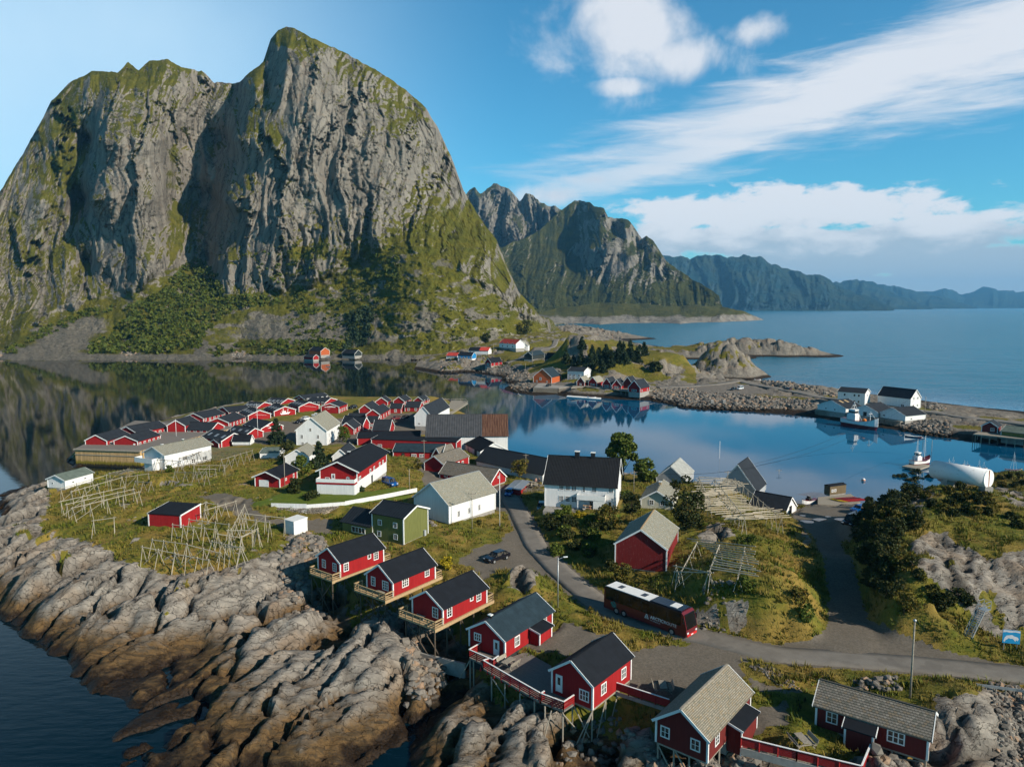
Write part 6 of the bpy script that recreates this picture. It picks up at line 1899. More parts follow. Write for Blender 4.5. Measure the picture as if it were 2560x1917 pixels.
h = house('wharf', 'white wharf building with a long hipped dark roof beside its timber deck', T2(1588, 370), T2(1890, 330) if False else T2(1818, 345), T2(1975, 245), T2(1790, 435), T2(1735, 262), 3.8, 'AB', 'white', 'slateb', 'wharf', 'wharf_building', L=24, ov=(.3, .2), wins=[('N', .25, .9, .8, .3, 1, 1)])
p = [P(*T2(a, b), 3.4) for a, b in ((1930, 345), (2105, 235), (2080, 212), (1960, 212), (1900, 320))]
t = thing('wharf_deck', 'pale timber deck with white rails beside the white wharf building', 'deck', p[0])
m = MB()
lp = [local(t, q) for q in p]
m.loft([[(q.x, q.y, -.3) for q in lp], [(q.x, q.y, 0) for q in lp]])
m.build('planking', 'oldwood', t)
railing('railing', lp[:4], t, 'oldwood', None, .8, 2, 2.0)
for q in lp[:3]:
    stick('post', (q.x, q.y, -.2), (q.x, q.y, -6), .15, 'post', t)

# the plank quay front
a, b, c, d = P(190, 1164, 0), P(352, 1170, 0), P(405, 1080, 0), P(300, 1072, 0)
zt = zat(a.y, 1122)
t = thing('quay', 'tan vertical plank quay wall under the outermost red cabins', 'quay', (a.x, a.y, 0))
bl = local(t, b)
q4 = [(0, 0), (bl.x, bl.y), (bl.x + 12, bl.y + 40), (-9, 50)]
m = MB().loft([[(x, y, -3) for x, y in q4], [(x, y, zt) for x, y in q4]])


def pile_mat():
    m, g, bs = newmat('quay planks')
    tc = g.n('ShaderNodeTexCoord').outputs['Object']
    s_ = g.n('ShaderNodeSeparateXYZ')
    g.put(s_.inputs[0], tc)
    u = g.m('DIVIDE', s_.outputs[0], .42)
    n = g.noise(g.mapping(tc, (5, 5, .4)), 1.0, 5, .65)
    wn = g.n('ShaderNodeTexWhiteNoise', noise_dimensions='1D')
    g.put(wn.inputs['W'], g.m('FLOOR', u))
    col = g.mix(wn.outputs[0], (0.56, 0.37, 0.17), (0.38, 0.26, 0.12))
    gap = g.ramp(g.m('ABSOLUTE', g.m('SUBTRACT', g.m('FRACT', u), .5)), .34, .47)
    col = g.mix(g.m('MULTIPLY', gap, .85), col, (0.03, 0.02, 0.012))
    zz = g.m('ADD', s_.outputs[2], g.m('MULTIPLY', g.m('SUBTRACT', n, .5), 2.0))
    col = g.mix(g.ramp(zz, 2.0, 1.1), col, (0.17, 0.14, 0.012))
    col = g.mix(g.ramp(zz, 1.05, .4), col, (0.018, 0.015, 0.008))
    g.put(bs.inputs['Base Color'], col)
    bs.inputs['Roughness'].default_value = .85
    g.put(bs.inputs['Normal'], g.bump(g.m('SUBTRACT', 1, gap), .8, .1))
    return m


M_PILE = pile_mat()
m.build('plank_wall', M_PILE, t)
m = MB().beam((-.3, -.1, zt - .05), (bl.x + .2, bl.y - .1, zt - .05), .6, .35)
m.beam((-.1, -.12, zt * .68), (bl.x, bl.y - .12, zt * .68), .1, .18)
m.build('cap_beam', 'oldwood', t)
MB().loft([[(x, y, zt + .005) for x, y in q4], [(x, y, zt + .12) for x, y in q4]]).build('decking', deck_m, t)

# ------------------------------------------------------------------ across the harbour
GA = 'dark red pile houses on the islet waterfront'
FH = [
    ('o1', 'orange timber house with dark blue roof on the islet quay', T3(850, 545), T3(962, 562), T3(1075, 535), T3(962, 615), T3(905, 490), 3.0, 'AB', 'orange', 'bluegrey', 'house', None, [('N', .4, 2.2, 1.0, 1.4, 2, 3), ('N', .2, .8, .7, .7, 1, 1), ('N', .75, .8, .7, .7, 1, 1)]),
    ('o2', 'white wooden villa with dark roof and a railed veranda beside the orange house', T3(1105, 505), T3(1240, 512), T3(1300, 500), T3(1240, 590), T3(1272, 478), 4.2, 'BC', 'white', 'slateb', 'villa', None, [('F', u, 2.6, .9, .9, 2, 2) for u in (.15, .4, .7)] + [('F', u, .9, .9, .9, 2, 2) for u in (.15, .4, .7)] + [('E', .5, 2.6, .8, .9, 2, 2)]),
    ('o3', 'dark red and white house with black roof above the orange house', T3(905, 402), T3(1048, 407), T3(1082, 385), T3(1048, 455), T3(1066, 355), 8.2, 'BC', 'maroon', 'felt', 'house', None, [('F', .25, 2.6, 3.2, .8, 3, 1), ('F', .7, 2.6, 3.2, .8, 3, 1)]),
    ('p1', 'dark red pile house with pale roof, first beside the white villa', T3(1188, 597), T3(1245, 602), T3(1290, 588), T3(1245, 638), T3(1222, 560), 3.6, 'AB', 'maroon', 'pale', 'pile house', GA, [('N', .5, .8, .8, .8, 2, 2)]),
    ('p2', 'dark red pile house with pale roof and wide white windows, second from the villa', T3(1295, 598), T3(1352, 605), T3(1408, 592), T3(1352, 640), T3(1325, 560), 3.6, 'AB', 'red', 'pale', 'pile house', GA, [('N', .5, .8, 2.4, .8, 3, 1)]),
    ('p3', 'dark roofed pile house just right of the two pale roofed ones', T3(1420, 612), T3(1472, 620), T3(1585, 590), T3(1472, 655), T3(1446, 570), 3.6, 'AB', 'red', 'slateb', 'pile house', GA, [('N', .5, .8, 2.4, .9, 3, 1)]),
    ('p4', 'red pile house with glazed front in the middle of the waterfront row', T3(1500, 625), T3(1562, 635), T3(1612, 612), T3(1562, 665), T3(1528, 583), 3.6, 'AB', 'red', 'slateb', 'pile house', GA, [('N', .5, .8, 2.4, .9, 3, 1)]),
    ('p5', 'dark roofed pile house behind the sunlit end house of the row', T3(1590, 605), T3(1655, 612), T3(1700, 600), T3(1655, 660), T3(1622, 562), 3.6, 'AB', 'maroon', 'slateb', 'pile house', GA, []),
    ('p6', 'bright red pile house with sunlit wall at the end of the waterfront row', T3(1655, 642), T3(1725, 655), T3(1840, 632), T3(1725, 695), T3(1690, 590), 3.6, 'AB', 'red', 'slateb', 'pile house', GA, [('N', .5, .8, 2.4, .9, 3, 1), ('F', .2, .8, .7, .7, 1, 1), ('F', .8, .8, .7, .7, 1, 1)]),
    ('h1', 'white two storey house with red roof near the tunnel mouth', T3(512, 265), T3(655, 275), T3(668, 262), T3(655, 315), T3(662, 240), 14, 'BC', 'white', 'redroof', 'house', None, [('F', u, z, 1.2, 1.0, 1, 1) for u in (.2, .5, .8) for z in (1.2, 3.4)]),
    ('h2', 'white house with pale roof and gable windows right of the red roofed one', T3(677, 288), T3(755, 290), T3(790, 275), T3(755, 345), T3(727, 250), 10.5, 'AB', 'white', 'pale', 'house', None, [('N', u, z, .9, .9, 1, 1) for u in (.25, .72) for z in (1.3, 3.4)]),
    ('h3', 'white house with half black, half red roof on the hamlet slope', T3(245, 332), T3(415, 335), T3(435, 322), T3(415, 365), T3(425, 308), 10, 'BC', 'white', 'felt', 'house', None, [('F', u, 1.4, 1.2, .9, 1, 1) for u in (.1, .3)]),
    ('h4', 'bright blue and white house with black roof by the shore road', T3(155, 372), T3(275, 375), T3(322, 362), T3(275, 428), T3(298, 347), 5.6, 'BC', 'blue', 'felt', 'house', None, [('F', u, 2.8, 1.0, 1.0, 1, 1) for u in (.15, .4, .65, .9)]),
    ('h5', 'white house with orange red roof left of the blue one', T3(55, 375), T3(150, 378), T3(165, 368), T3(150, 410), T3(158, 352), 5.6, 'BC', 'white', 'redroof', 'house', None, []),
    ('h6', 'red boathouse with white glazed gable on a stone base at the hamlet shore', T3(402, 432), T3(440, 436), T3(535, 425), T3(440, 466), T3(420, 398), 4.6, 'AB', 'red', 'felt', 'boathouse', None, [('N', .5, 1.1, 2.0, 1.4, 3, 2), ('F', .3, 1.1, 1.0, 1.2, 1, 1), ('F', .7, 1.1, 1.0, 1.2, 1, 1)]),
    ('h7', 'tiny white shed beside the orange roofed white house', T3(42, 417), T3(76, 419), T3(84, 412), T3(76, 432), T3(80, 408), 4.4, 'BC', 'white', 'felt', 'shed', None, []),
    ('h8', 'dark open sided shed on the slope below the tunnel road', T3(795, 375), T3(900, 360), T3(925, 350), T3(900, 395), T3(915, 330), 9, 'BC', 'dark', 'bluegrey', 'shed', None, []),
    ('m_o', 'orange house with black roof at the foot of the big mountain', M2(228, 872), M2(322, 878), M2(362, 868), M2(322, 910), M2(300, 850), 4.0, 'BC', 'orange', 'felt', 'house', None, []),
    ('m_r', 'red fishing shed on the far shore below the orange house', M2(188, 922), M2(262, 926), M2(278, 918), M2(262, 945), M2(268, 906), 1.6, 'BC', 'red', 'slateb', 'shed', None, []),
    ('m_d', 'dark shaded house among trees on the far shore', M2(490, 893), M2(590, 897), M2(605, 888), M2(590, 916), M2(598, 868), 3.4, 'BC', 'dark', 'felt', 'house', None, []),
    ('w1', 'tall white warehouse with dark roof and gable bay on the causeway, left of two', T4(1365, 545), T4(1590, 562), T4(1668, 550), T4(1590, 668), T4(1632, 525), 3.2, 'BC', 'white', 'slateb', 'warehouse', None, [('F', u, z, .7, .9, 1, 1) for u in (.25, .62, .78) for z in (1.4, 4.0)] + [('E', .5, 4.0, .7, .7, 1, 1)]),
    ('w2', 'big white warehouse with dark roof and a stub chimney on the causeway, right of two', T4(1710, 575), T4(1985, 607), T4(2070, 597), T4(1985, 698), T4(2035, 533), 3.2, 'BC', 'white', 'slateb', 'warehouse', None, [('F', .1, .9, 1.0, .9, 1, 1), ('F', .77, 1.0, 1.2, .9, 2, 1), ('E', .3, 4.2, .8, .8, 2, 2), ('E', .7, 4.2, .8, .8, 2, 2), ('E', .3, 1.2, .8, .8, 2, 2), ('E', .7, 1.2, .8, .8, 2, 2)]),
    ('s1', 'low white quay shed with two yellow roof lights in front of the left warehouse', T4(1190, 660), T4(1428, 693), T4(1552, 675), T4(1428, 735), T4(1310, 625), 2.8, 'AB', 'white', 'slateb', 'quay shed', 'low white quay sheds', [('N', .3, .9, .6, .5, 1, 1), ('N', .62, .9, .6, .5, 1, 1), ('F', .5, .9, 1.0, .3, 1, 1)]),
    ('s2', 'middle low white quay shed with an open dark doorway behind the fishing boat', T4(1530, 695), T4(1700, 725), T4(1900, 685), T4(1700, 770), T4(1610, 665), 2.8, 'AB', 'white', 'slateb', 'quay shed', 'low white quay sheds', [('N', .18, .8, .8, .4, 1, 1), ('N', .8, .8, .7, .4, 1, 1)]),
    ('s3', 'low white quay shed with dark roof nearest the open sea', T4(1735, 725), T4(1942, 757), T4(2118, 740), T4(1942, 802), T4(1850, 690), 2.8, 'AB', 'white', 'slateb', 'quay shed', 'low white quay sheds', [('N', .15, .9, .9, .45, 1, 1), ('F', .3, .6, .8, .4, 1, 1)]),
    ('nets', 'low dark green shed at the frame edge beside the far red cabin', T5(2012, 60), T5(2300, 95), T5(2310, 60), T5(2300, 130), T5(2305, 45), 3.0, 'BC', 'green', 'mossroof', 'shed', None, []),
    ('ct', 'dark red waterfront cabin with one white window on the far timber pier', T5(1830, 22), T5(1978, 25), T5(2010, 5), T5(1978, 78), T5(1925, -18), 3.0, 'AB', 'maroon', 'slateb', 'cabin', None, [('N', .68, 1.0, .9, .9, 3, 2)]),
]
FIX = dict(h1=dict(W=8, main='a'), h3=dict(W=8, main='a'), h4=dict(W=8, main='a'), h5=dict(W=7, main='a'), h7=dict(W=3, main='a'), o3=dict(W=9, main='a'), o1=dict(L=14), p3=dict(L=9), p4=dict(L=9), p6=dict(L=10), h2=dict(L=11),
           h8=dict(W=6, main='a'), m_o=dict(W=9, main='a'), m_r=dict(W=6, main='a'), m_d=dict(W=9, main='a'), s2=dict(L=13))
for key, lb, A, B, C, Bb, R, zb, gab, wl, rf, cat, gp, wins in FH:
    house(key, lb, A, B, C, Bb, R, zb, gab, wl, rf, cat, cat.replace(' ', '_'), gp, wins=wins, fd=2.5, ov=(.3, .25), lower=('white' if key in ('o3', 'h4') else None), low_h=.45, **FIX.get(key, {}))
hi = HOUSES['s1']
m = MB()
hi = HOUSES['s2']
door(hi, 'N', .5, 1.1, 1.5, 'black', 0, False)
hi = HOUSES['h3']
MB().hexa([(hi['L'] * .55, -.35, hi['h'] - .05), (hi['L'] + .3, -.35, hi['h'] - .05), (hi['L'] + .3, hi['W'] / 2, hi['h'] + hi['rise'] + .2), (hi['L'] * .55, hi['W'] / 2, hi['h'] + hi['rise'] + .2)] + [
    (hi['L'] * .55, -.35, hi['h'] + .15), (hi['L'] + .3, -.35, hi['h'] + .15), (hi['L'] + .3, hi['W'] / 2, hi['h'] + hi['rise'] + .42), (hi['L'] * .55, hi['W'] / 2, hi['h'] + hi['rise'] + .42)]).build('red_roof_half', 'redroof', hi['t'])
# yellow roof lights
hi = HOUSES['s1']
for u in (.3, .62):
    x = hi['L'] * u
    z = lambda y: hi['h'] + hi['rise'] * y / (hi['W'] / 2) + .16
    y0, y1 = hi['W'] * .3, hi['W'] * .45
    MB().hexa([(x, y0, z(y0) - .04), (x + 1.2, y0, z(y0) - .04), (x + 1.2, y1, z(y1) - .04), (x, y1, z(y1) - .04), (x, y0, z(y0)), (x + 1.2, y0, z(y0)), (x + 1.2, y1, z(y1)), (x, y1, z(y1))]).build('roof_light', 'timber', hi['t'])


def pier(name, label, px, z0, piles=True, mat='oldwood', deck='oldwood', th=.35, face=None, rail=False, step=3.0):
    p = [P(a, b, z0) for a, b in px]
    t = thing(name, label, 'pier', p[0])
    lp = [local(t, q) for q in p]
    MB().loft([[(q.x, q.y, -th) for q in lp], [(q.x, q.y, 0) for q in lp]]).build('deck', deck, t)
    if face:
        m = MB()
        for a, b in zip(lp[:face], lp[1:face + 1]):
            n = max(2, int((b - a).length / .55))
            for i in range(n + 1):
                q = a + (b - a) * i / n
                m.box(q.x - .12, q.x + .12, q.y - .12, q.y + .12, -z0 - 1, -.02)
        m.build('plank_face', mat, t)
    if piles:
        k = 0
        for a, b in zip(lp, lp[1:] + lp[:1]):
            n = max(1, int((b - a).length / step))
            for i in range(n):
                q = a + (b - a) * i / n
                if k < 90:
                    stick('pile', (q.x, q.y, -.1), (q.x, q.y, -z0 - 2.5), .13, 'oldwood' if k % 3 else 'post', t)
                    k += 1
    return t


pier('pier', 'boardwalk on piles in front of the dark red waterfront houses', [T3(1130, 655), T3(1245, 640), T3(1352, 655), T3(1470, 660), T3(1562, 675), T3(1725, 695), T3(1835, 672), T3(1725, 655), T3(1560, 640), T3(1240, 605), T3(1150, 630)], 3.5)
pier('quay', 'concrete quay with ribbed timber face below the orange house', [T3(808, 650), T3(1020, 655), T3(1130, 640), T3(1000, 600), T3(850, 615)], 3.0, False, 'oldwood', 'concrete', .5, 2)
pier('pier', 'timber quay under the low white sheds by the red hulled fishing boat', [T4(1168, 702), T4(1440, 735), T4(1900, 805), T4(1960, 800), T4(2120, 770), T4(1700, 690), T4(1200, 680)], 2.7, True, 'oldwood', 'oldwood', .4, 2)
pier('pier', 'dark timber pier carrying the far red cabin at the open sea side', [T5(1770, 85), T5(2208, 130), T5(2300, 140), T5(2300, 60), T5(1830, 60)], 3.0, True, 'post', 'oldwood', .4, None, step=2.2)
pier('pier', 'spidery timber pier frame right of the quay sheds', [T4(2120, 775), T4(2208, 800), T4(2330, 840), T4(2340, 800), T4(2150, 755)], 2.4, True, step=1.6)
pier('floating_dock', 'narrow floating dock in front of the islet quay', [T3(1090, 728), T3(1390, 752), T3(1390, 738), T3(1100, 718)], .5, False, 'oldwood', 'whitep', .4)
pier('floating_dock', 'floating timber dock holding the red and white fishing boat below the tank', [T4(1915, 1190), T4(2060, 1215), T4(2160, 1180), T4(2030, 1160)], .7, False, 'oldwood', 'oldwood', .5)
pier('raft', 'timber landing stage with kayaks at the head of the harbour', [T5(430, 690), T5(650, 700), T5(800, 675), T5(715, 600), T5(430, 630)], .9, True, 'post', 'oldwood', .35)
h = house('raftcab', 'small brown plank cabin on the landing stage above the kayaks', T5(490, 525), T5(533, 540), T5(675, 522), T5(533, 612), T5(515, 520), 1.0, 'AB', 'brown', 'felt', 'cabin', 'cabin', fd=.3, mono=False, rise=.18, ov=(.05, .05), trim=None, wins=[('F', .15, .95, .4, .45, 2, 2), ('F', .32, .95, .4, .45, 2, 2)])


# level the ground under and just before every house
def settle(F, ob, far):
    for key, hi in HOUSES.items():
        o_ = hi['t'].location
        if (o_.y > 300 or (o_.x > 95 and o_.y > 200)) != far:
            continue
        if key in ('r1', 'r2', 'r3', 'r5', 'r6', 'r7', 'barn', 'shedR', 'raftcab'):
            continue
        a = hi['t'].rotation_euler.z
        lx = (F.X - o_.x) * math.cos(a) + (F.Y - o_.y) * math.sin(a)
        ly = -(F.X - o_.x) * math.sin(a) + (F.Y - o_.y) * math.cos(a)
        k = 3.5 if far else 1.2
        s_ = (lx > -k) & (lx < hi['L'] + k) & (ly > -k) & (ly < hi['W'] + .5)
        F.Z[s_] = np.minimum(F.Z[s_], hi['zb'] - .08)
    co = np.stack([F.X, F.Y, F.Z], -1).reshape(-1).astype(np.float32)
    ob.data.vertices.foreach_set('co', co)
    ob.data.update()


settle(NEAR, gnd, False)
settle(FAR, shore_ob, True)
# ------------------------------------------------------------------ drying racks


def above(px, py, hh):
    """a point of the line of sight, hh above the ground"""
    z = 8.0
    for _ in range(14):
        p = P(px, py, z)
        z = .5 * z + .5 * (gz(p.x, p.y) + hh)
    return P(px, py, z)


def trestle(t, top, d, spread=1.1, over=.25, mat='polew'):
    """crossed legs under one end of a pole: every leg is a pole of its own"""
    n = Vector((-d.y, d.x, 0))
    for s in (-1, 1):
        foot = top + n * (s * spread * random.uniform(.7, 1.1)) + d * random.uniform(-.3, .3)
        foot.z = gz(foot.x, foot.y) - .15
        e = top + (top - foot).normalized() * over
        stick('leg', local(t, foot), local(t, e), .052, mat, t)


def rack(label, lines, hh, legs=3.4, group='wooden fish drying racks', mat='polew', braces=True, r=.065, legbig=.95):
    p0 = above(*lines[0][0], hh)
    t = thing('drying_rack', label, 'drying rack', (p0.x, p0.y, gz(p0.x, p0.y)), 0, group)
    for a, b, *no in lines:
        p, q = above(*a, hh), above(*b, hh)
        stick('pole', local(t, p), local(t, q), r, mat, t)
        if no:
            continue
        d = (q - p); ln = d.length
        d = Vector((d.x, d.y, 0)).normalized()
        n = max(1, round(ln / legs))
        for i in range(n + 1):
            trestle(t, p + (q - p) * ((i + .1) / (n + .2)), d, legbig, mat=mat)
        if braces and ln > 4:
            m_ = p + (q - p) * .5
            f = p + d * .3
            f.z = gz(f.x, f.y)
            stick('brace', local(t, f), local(t, m_), .04, mat, t)
    return t


def L(tl, *v):
    return [(tl(*a), tl(*b)) for a, b in v]


rack('long lines of bare bleached poles on the headland beside the white boathouse', L(T1, ((510, 975), (930, 850)), ((605, 998), (1060, 872)), ((505, 1085), (1085, 955)), ((560, 1108), (1165, 972)), ((610, 1140), (1210, 995)), ((790, 1248), (1000, 1218))), 2.7)
rack('tangle of bare trestles below the dark red shed', L(T1, ((1305, 1410), (1620, 1450)), ((1600, 1450), (1915, 1530)), ((1215, 1470), (1520, 1530)), ((1500, 1530), (1810, 1590)), ((1480, 1280), (1870, 1325)), ((1620, 1235), (1985, 1282)), ((1755, 1160), (2040, 1076)), ((1670, 1130), (1790, 1086)),
                                                                              ((1760, 1090), (1890, 1110)), ((1870, 1360), (2090, 1395)), ((2070, 1395), (2230, 1325)), ((1820, 1425), (2090, 1480))), 2.6, 2.6)
rack('bare trestles with tall crossed legs beside the white box shed', L(T2, ((180, 1110), (60, 1330)), ((150, 1230), (405, 1265)), ((170, 1185), (540, 1225)), ((20, 1330), (260, 1330)), ((130, 1395), (300, 1310)), ((0, 1470), (150, 1475))), 3.0, 3.4)
vl = [((1540 + i * 28, 712 - i * 9), (1905 + i * 28, 722 - i * 10), 1) for i in range(11)]
rack('grey pole platform on trestles in front of the white fish house', [(T1(*a), T1(*b), *n) for a, b, *n in vl] + L(T1, ((1500, 830), (1790, 832)), ((1700, 800), (1870, 802)), ((1660, 770), (1950, 770)), ((1540, 712), (1820, 622)), ((1905, 722), (2180, 640)), ((1350, 720), (1560, 735))), 2.9, 3.6, mat='oldwood')
rack('weathered plank rack beside the white boathouse and fish house', [(T1(930 + i * 30, 838 - i * 6), T1(1080 + i * 28, 868 - i * 10), 1) for i in range(7)] + L(T1, ((930, 840), (1120, 800)), ((1080, 870), (1290, 840)), ((1160, 910), (1310, 918))), 2.0, 3.2, mat='oldwood')
# right: the big loaded rack on the knoll
rr = []
random.seed(21)
ledge = [(150, 1282), (145, 1340), (110, 1440), (70, 1462), (110, 1505), (125, 1545), (370, 1618), (385, 1650)]
redge = [(520, 1300), (612, 1345), (440, 1385), (500, 1415), (560, 1475), (605, 1530), (875, 1560), (930, 1630)]
for i in range(30):
    f = i / 29 * 7
    k = min(int(f), 6); u = f - k
    a = [ledge[k][c] * (1 - u) + ledge[k + 1][c] * u for c in (0, 1)]
    b = [redge[k][c] * (1 - u) + redge[k + 1][c] * u for c in (0, 1)]
    j = random.uniform(-26, 26)
    a[0] += random.uniform(-25, 25); b[0] += random.uniform(-30, 30)
    mx_ = (a[0] + b[0]) / 2 + j * 2
    my_ = (a[1] + b[1]) / 2
    rr.append((T4(*a), T4(mx_ + 40, my_ + 3), 1))
    rr.append((T4(mx_ - 40, my_ - 2), T4(*b), 1))
rack('big drying rack of many pale poles on the grassy knoll behind the barn', rr + L(T4, ((470, 1300), (880, 1645)), ((300, 1310), (560, 1640)), ((165, 1290), (260, 1500))), 3.0, 4.2, r=.075, legbig=.6)
rr = []
for i in range(13):
    f = i / 12
    rr.append((T6(1500 + 250 * min(1, f * 2.2) + random.uniform(-20, 20) - 60 * max(0, f - .45), 985 + 260 * f), T6(2100 + random.uniform(-40, 50), 1055 + 255 * f), 1))
rack('smaller pole rack with tall splayed legs on the knoll above the coach', rr + L(T6, ((1390, 1220), (1720, 1282)), ((1395, 1272), (1740, 1280)), ((1600, 1015), (1450, 1290)), ((1790, 1040), (1690, 1300)), ((2010, 1060), (1945, 1340))), 2.3, 6.0, r=.08, legbig=.8)


# ------------------------------------------------------------------ poles, lamps, wires
def pole(name, label, base, top, r=.1, mat='oldwood', cat='pole', group=None, F=None, arms=0, ball=0):
    p = hit(*base, F) if F is not FAR else ground_hit(FAR, *base)
    h_ = max(2.0, zat(p.y, top[1]) - p.z)
    t = thing(name, label, cat, p, 0, group)
    MB().tube((0, 0, -.3), (0, 0, h_), r, r * .7, 8).build('shaft', mat, t, True)
    if arms:
        MB().beam((-.7, 0, h_ - .35), (.7, 0, h_ - .35), .09).build('crossarm', mat, t)
        for x in (-.6, 0, .6):
            MB().tube((x, 0, h_ - .3), (x, 0, h_ - .08), .035, .03, 6).build('insulator', 'black', t)
    if ball:
        MB().ball((0, 0, h_ + .1), ball, 10).build('finial', 'metal', t, True)
    return t, p, h_


pole('pole', 'tall wooden pole with a round metal cap rising behind the scalloped slate roof', T10(1225, 1062), T10(1258, 400), .11, 'oldwood', 'pole', None, None, 0, .17)
t, p, h_ = pole('street_lamp', 'lone street lamp with a single curved arm above the road bend', T6(395, 1582), T6(402, 1150), .09, 'metal', 'street lamp')
MB().tube((0, 0, h_ - .25), (.75, .1, h_ + .05), .04, .035, 6).build('arm', 'metal', t)
MB().loft([[(.7, -.02, h_ + .0), (.7, .22, h_), (.7, .22, h_ + .1), (.7, -.02, h_ + .1)], [(1.25, -.06, h_ + .05), (1.25, .26, h_ + .05), (1.25, .2, h_ + .16), (1.25, 0, h_ + .16)]]).build('lamp_head', 'whitep', t)
for lb, b, tp in (('white flagpole on the grass verge beside the white warehouse', T7(1895, 128), T3(520, 1395)), ('tall white flagpole before the tallest spruce of the village', S4(448, 738), S4(432, 262)), ('tall white flagpole between the two steep roofed boathouses', T4(335, 1292), T4(343, 978)), ('slim white flagpole on the village square by the white fish house', T1(1522, 548), T1(1518, 375))):
    pole('flagpole', lb, b, tp, .07, 'trim', 'flagpole', None, None, 0, .1)
UP = [('grey pole in front of the small white house and garage', T2(525, 955), T2(518, 678), 0), ('wooden pole standing close to the white warehouse wall', T2(2140, 1315), T2(2125, 1000), 1), ('grey pole at the end of the white garden fence', T2(1600, 990), T2(1594, 800), 0),
      ('pole before the blue roofed red house', T2(1727, 712), T2(1722, 548), 1), ('pole left of the big white house', T3(740, 1430), T3(738, 1222), 1), ('pale pole right of the big white house by the trees', T6(1050, 585), T6(1056, 402), 1), ('grey pole standing among the pale rack poles', T6(1855, 612), T6(1857, 402), 1),
      ('pole against the dark boathouse roof', T6(2025, 515), T6(2031, 355), 1), ('thin pole with low crossarm beside the small dark boathouse', T4(848, 1402), T4(852, 1217), 1), ('pole at the left end of the white tank', T5(1402, 385), T5(1411, 138), 0), ('pole left of the skylit village cabins', T2(60, 560), T2(58, 440), 0)]
PT = []
for lb, b, tp, arm in UP:
    t, p, h_ = pole('utility_pole', lb, b, tp, .085, 'oldwood', 'utility pole', 'utility poles in the village', None, arm)
    PT.append(p + Vector((0, 0, h_ - .1)))
for lb, b, tp in (('lamp post at the waterside of the causeway junction', T4(265, 378), T4(270, 296)), ('pole behind the left white quay shed', T4(1240, 645), T4(1240, 545)), ('pole at the islet quay corner', T3(737, 505), T3(736, 440)), ('pole beside the dark open shed in the hamlet', T3(797, 448), T3(797, 345)),
                  ('pole between the blue house and the white ones', T3(463, 345), T3(462, 278)), ('pole on the grassy islet above the rock face', T3(1842, 500), T3(1843, 395)), ('pole on the islet among the pines', T3(1728, 415), T3(1728, 342)), ('pole on the outer end of the causeway', T4(2110, 760), T4(2113, 590))):
    pole('utility_pole', lb, b, tp, .13, 'oldwood', 'utility pole', 'utility poles across the harbour', FAR)


def wire(a, b, sag, label, parent=None):
    m = MB()
    a, b = Vector(a), Vector(b)
    pts = [a + (b - a) * i / 14 - Vector((0, 0, sag * 4 * (i / 14) * (1 - i / 14))) for i in range(15)]
    for p, q in zip(pts[:-1], pts[1:]):
        m.tube(p, q, .03, .03, 4, False)
    o = m.build('wire', 'black')
    return tag(o, label, 'wire')


far_end = ground_hit(FAR, *T4(2113, 760)) + Vector((0, 0, 11))
wire(PT[7], far_end, 3.5, 'upper power line slung across the harbour to the causeway')
wire(PT[6], far_end + Vector((0, 0, -1)), 5.0, 'lower power line slung across the harbour to the causeway')
wire(PT[5], PT[6], .7, 'power line from the white house pole to the rack pole')
wire(PT[6], PT[7], .5, 'power line between the rack pole and the boathouse pole')

# ------------------------------------------------------------------ garden fence, walls, rails
seg = [((408, 1132), (712, 1135)), ((714, 1145), (1045, 1115)), ((1047, 1118), (1665, 1000))]
fp = [P(*T2(*a), 7.35) for a in ((408, 1132), (712, 1140), (1045, 1116), (1380, 1055), (1665, 998))]
t = thing('garden_fence', 'solid white board fence curving along the lawn edge', 'fence', fp[0])
for i, (a, b) in enumerate(zip(fp[:-1], fp[1:])):
    a, b = local(t, a), local(t, b)
    st_ = -.12 if i == 1 else 0
    MB().beam(a + Vector((0, 0, .42 + st_)), b + Vector((0, 0, .42 + st_)), .07, .84).build('panel', 'white', t)
wp = [P(*T2(*a), 6.15) for a in ((420, 1200), (640, 1215), (850, 1222), (1050, 1170), (1330, 1110))]
t = thing('stone_wall', 'dry stone retaining wall with pale patches under the white garden fence', 'wall', wp[0])
m = MB()
lp = [local(t, q) for q in wp]
tp_ = [local(t, q) for q in fp]
m.loft([[(q.x, q.y, -.4) for q in lp], [(q.x + .05, q.y + .25, 1.1) for q in lp], [(q.x, q.y + .1, 1.25) for q in tp_], [(q.x, q.y + 1.2, 1.0) for q in tp_]], False, False)


def stonewall_mat():
    m, g, bs = newmat('dry stone')
    tc = g.n('ShaderNodeTexCoord').outputs['Object']
    mp = g.mapping(tc, (1.6, 1.6, 2.6))
    e = g.voro(mp, 1.3, 'DISTANCE_TO_EDGE')
    c = g.n('ShaderNodeTexVoronoi')
    g.put(c.inputs['Vector'], mp); c.inputs['Scale'].default_value = 1.3
    cell = g.m('FRACT', g.m('MULTIPLY', g.n('ShaderNodeSeparateColor').outputs[0], 1.0))
    sc_ = g.n('ShaderNodeSeparateColor')
    g.put(sc_.inputs[0], c.outputs['Color'])
    col = g.mix(sc_.outputs[0], (0.34, 0.28, 0.21), (0.17, 0.145, 0.115))
    n = g.noise(tc, .5, 3)
    col = g.mix(g.ramp(n, .55, .68), col, (0.55, 0.53, 0.50))
    col = g.mix(g.ramp(e, .10, .02), col, (0.03, 0.027, 0.02))
    g.put(bs.inputs['Base Color'], col)
    bs.inputs['Roughness'].default_value = .95
    g.put(bs.inputs['Normal'], g.bump(e, 1.0, .15))
    return m


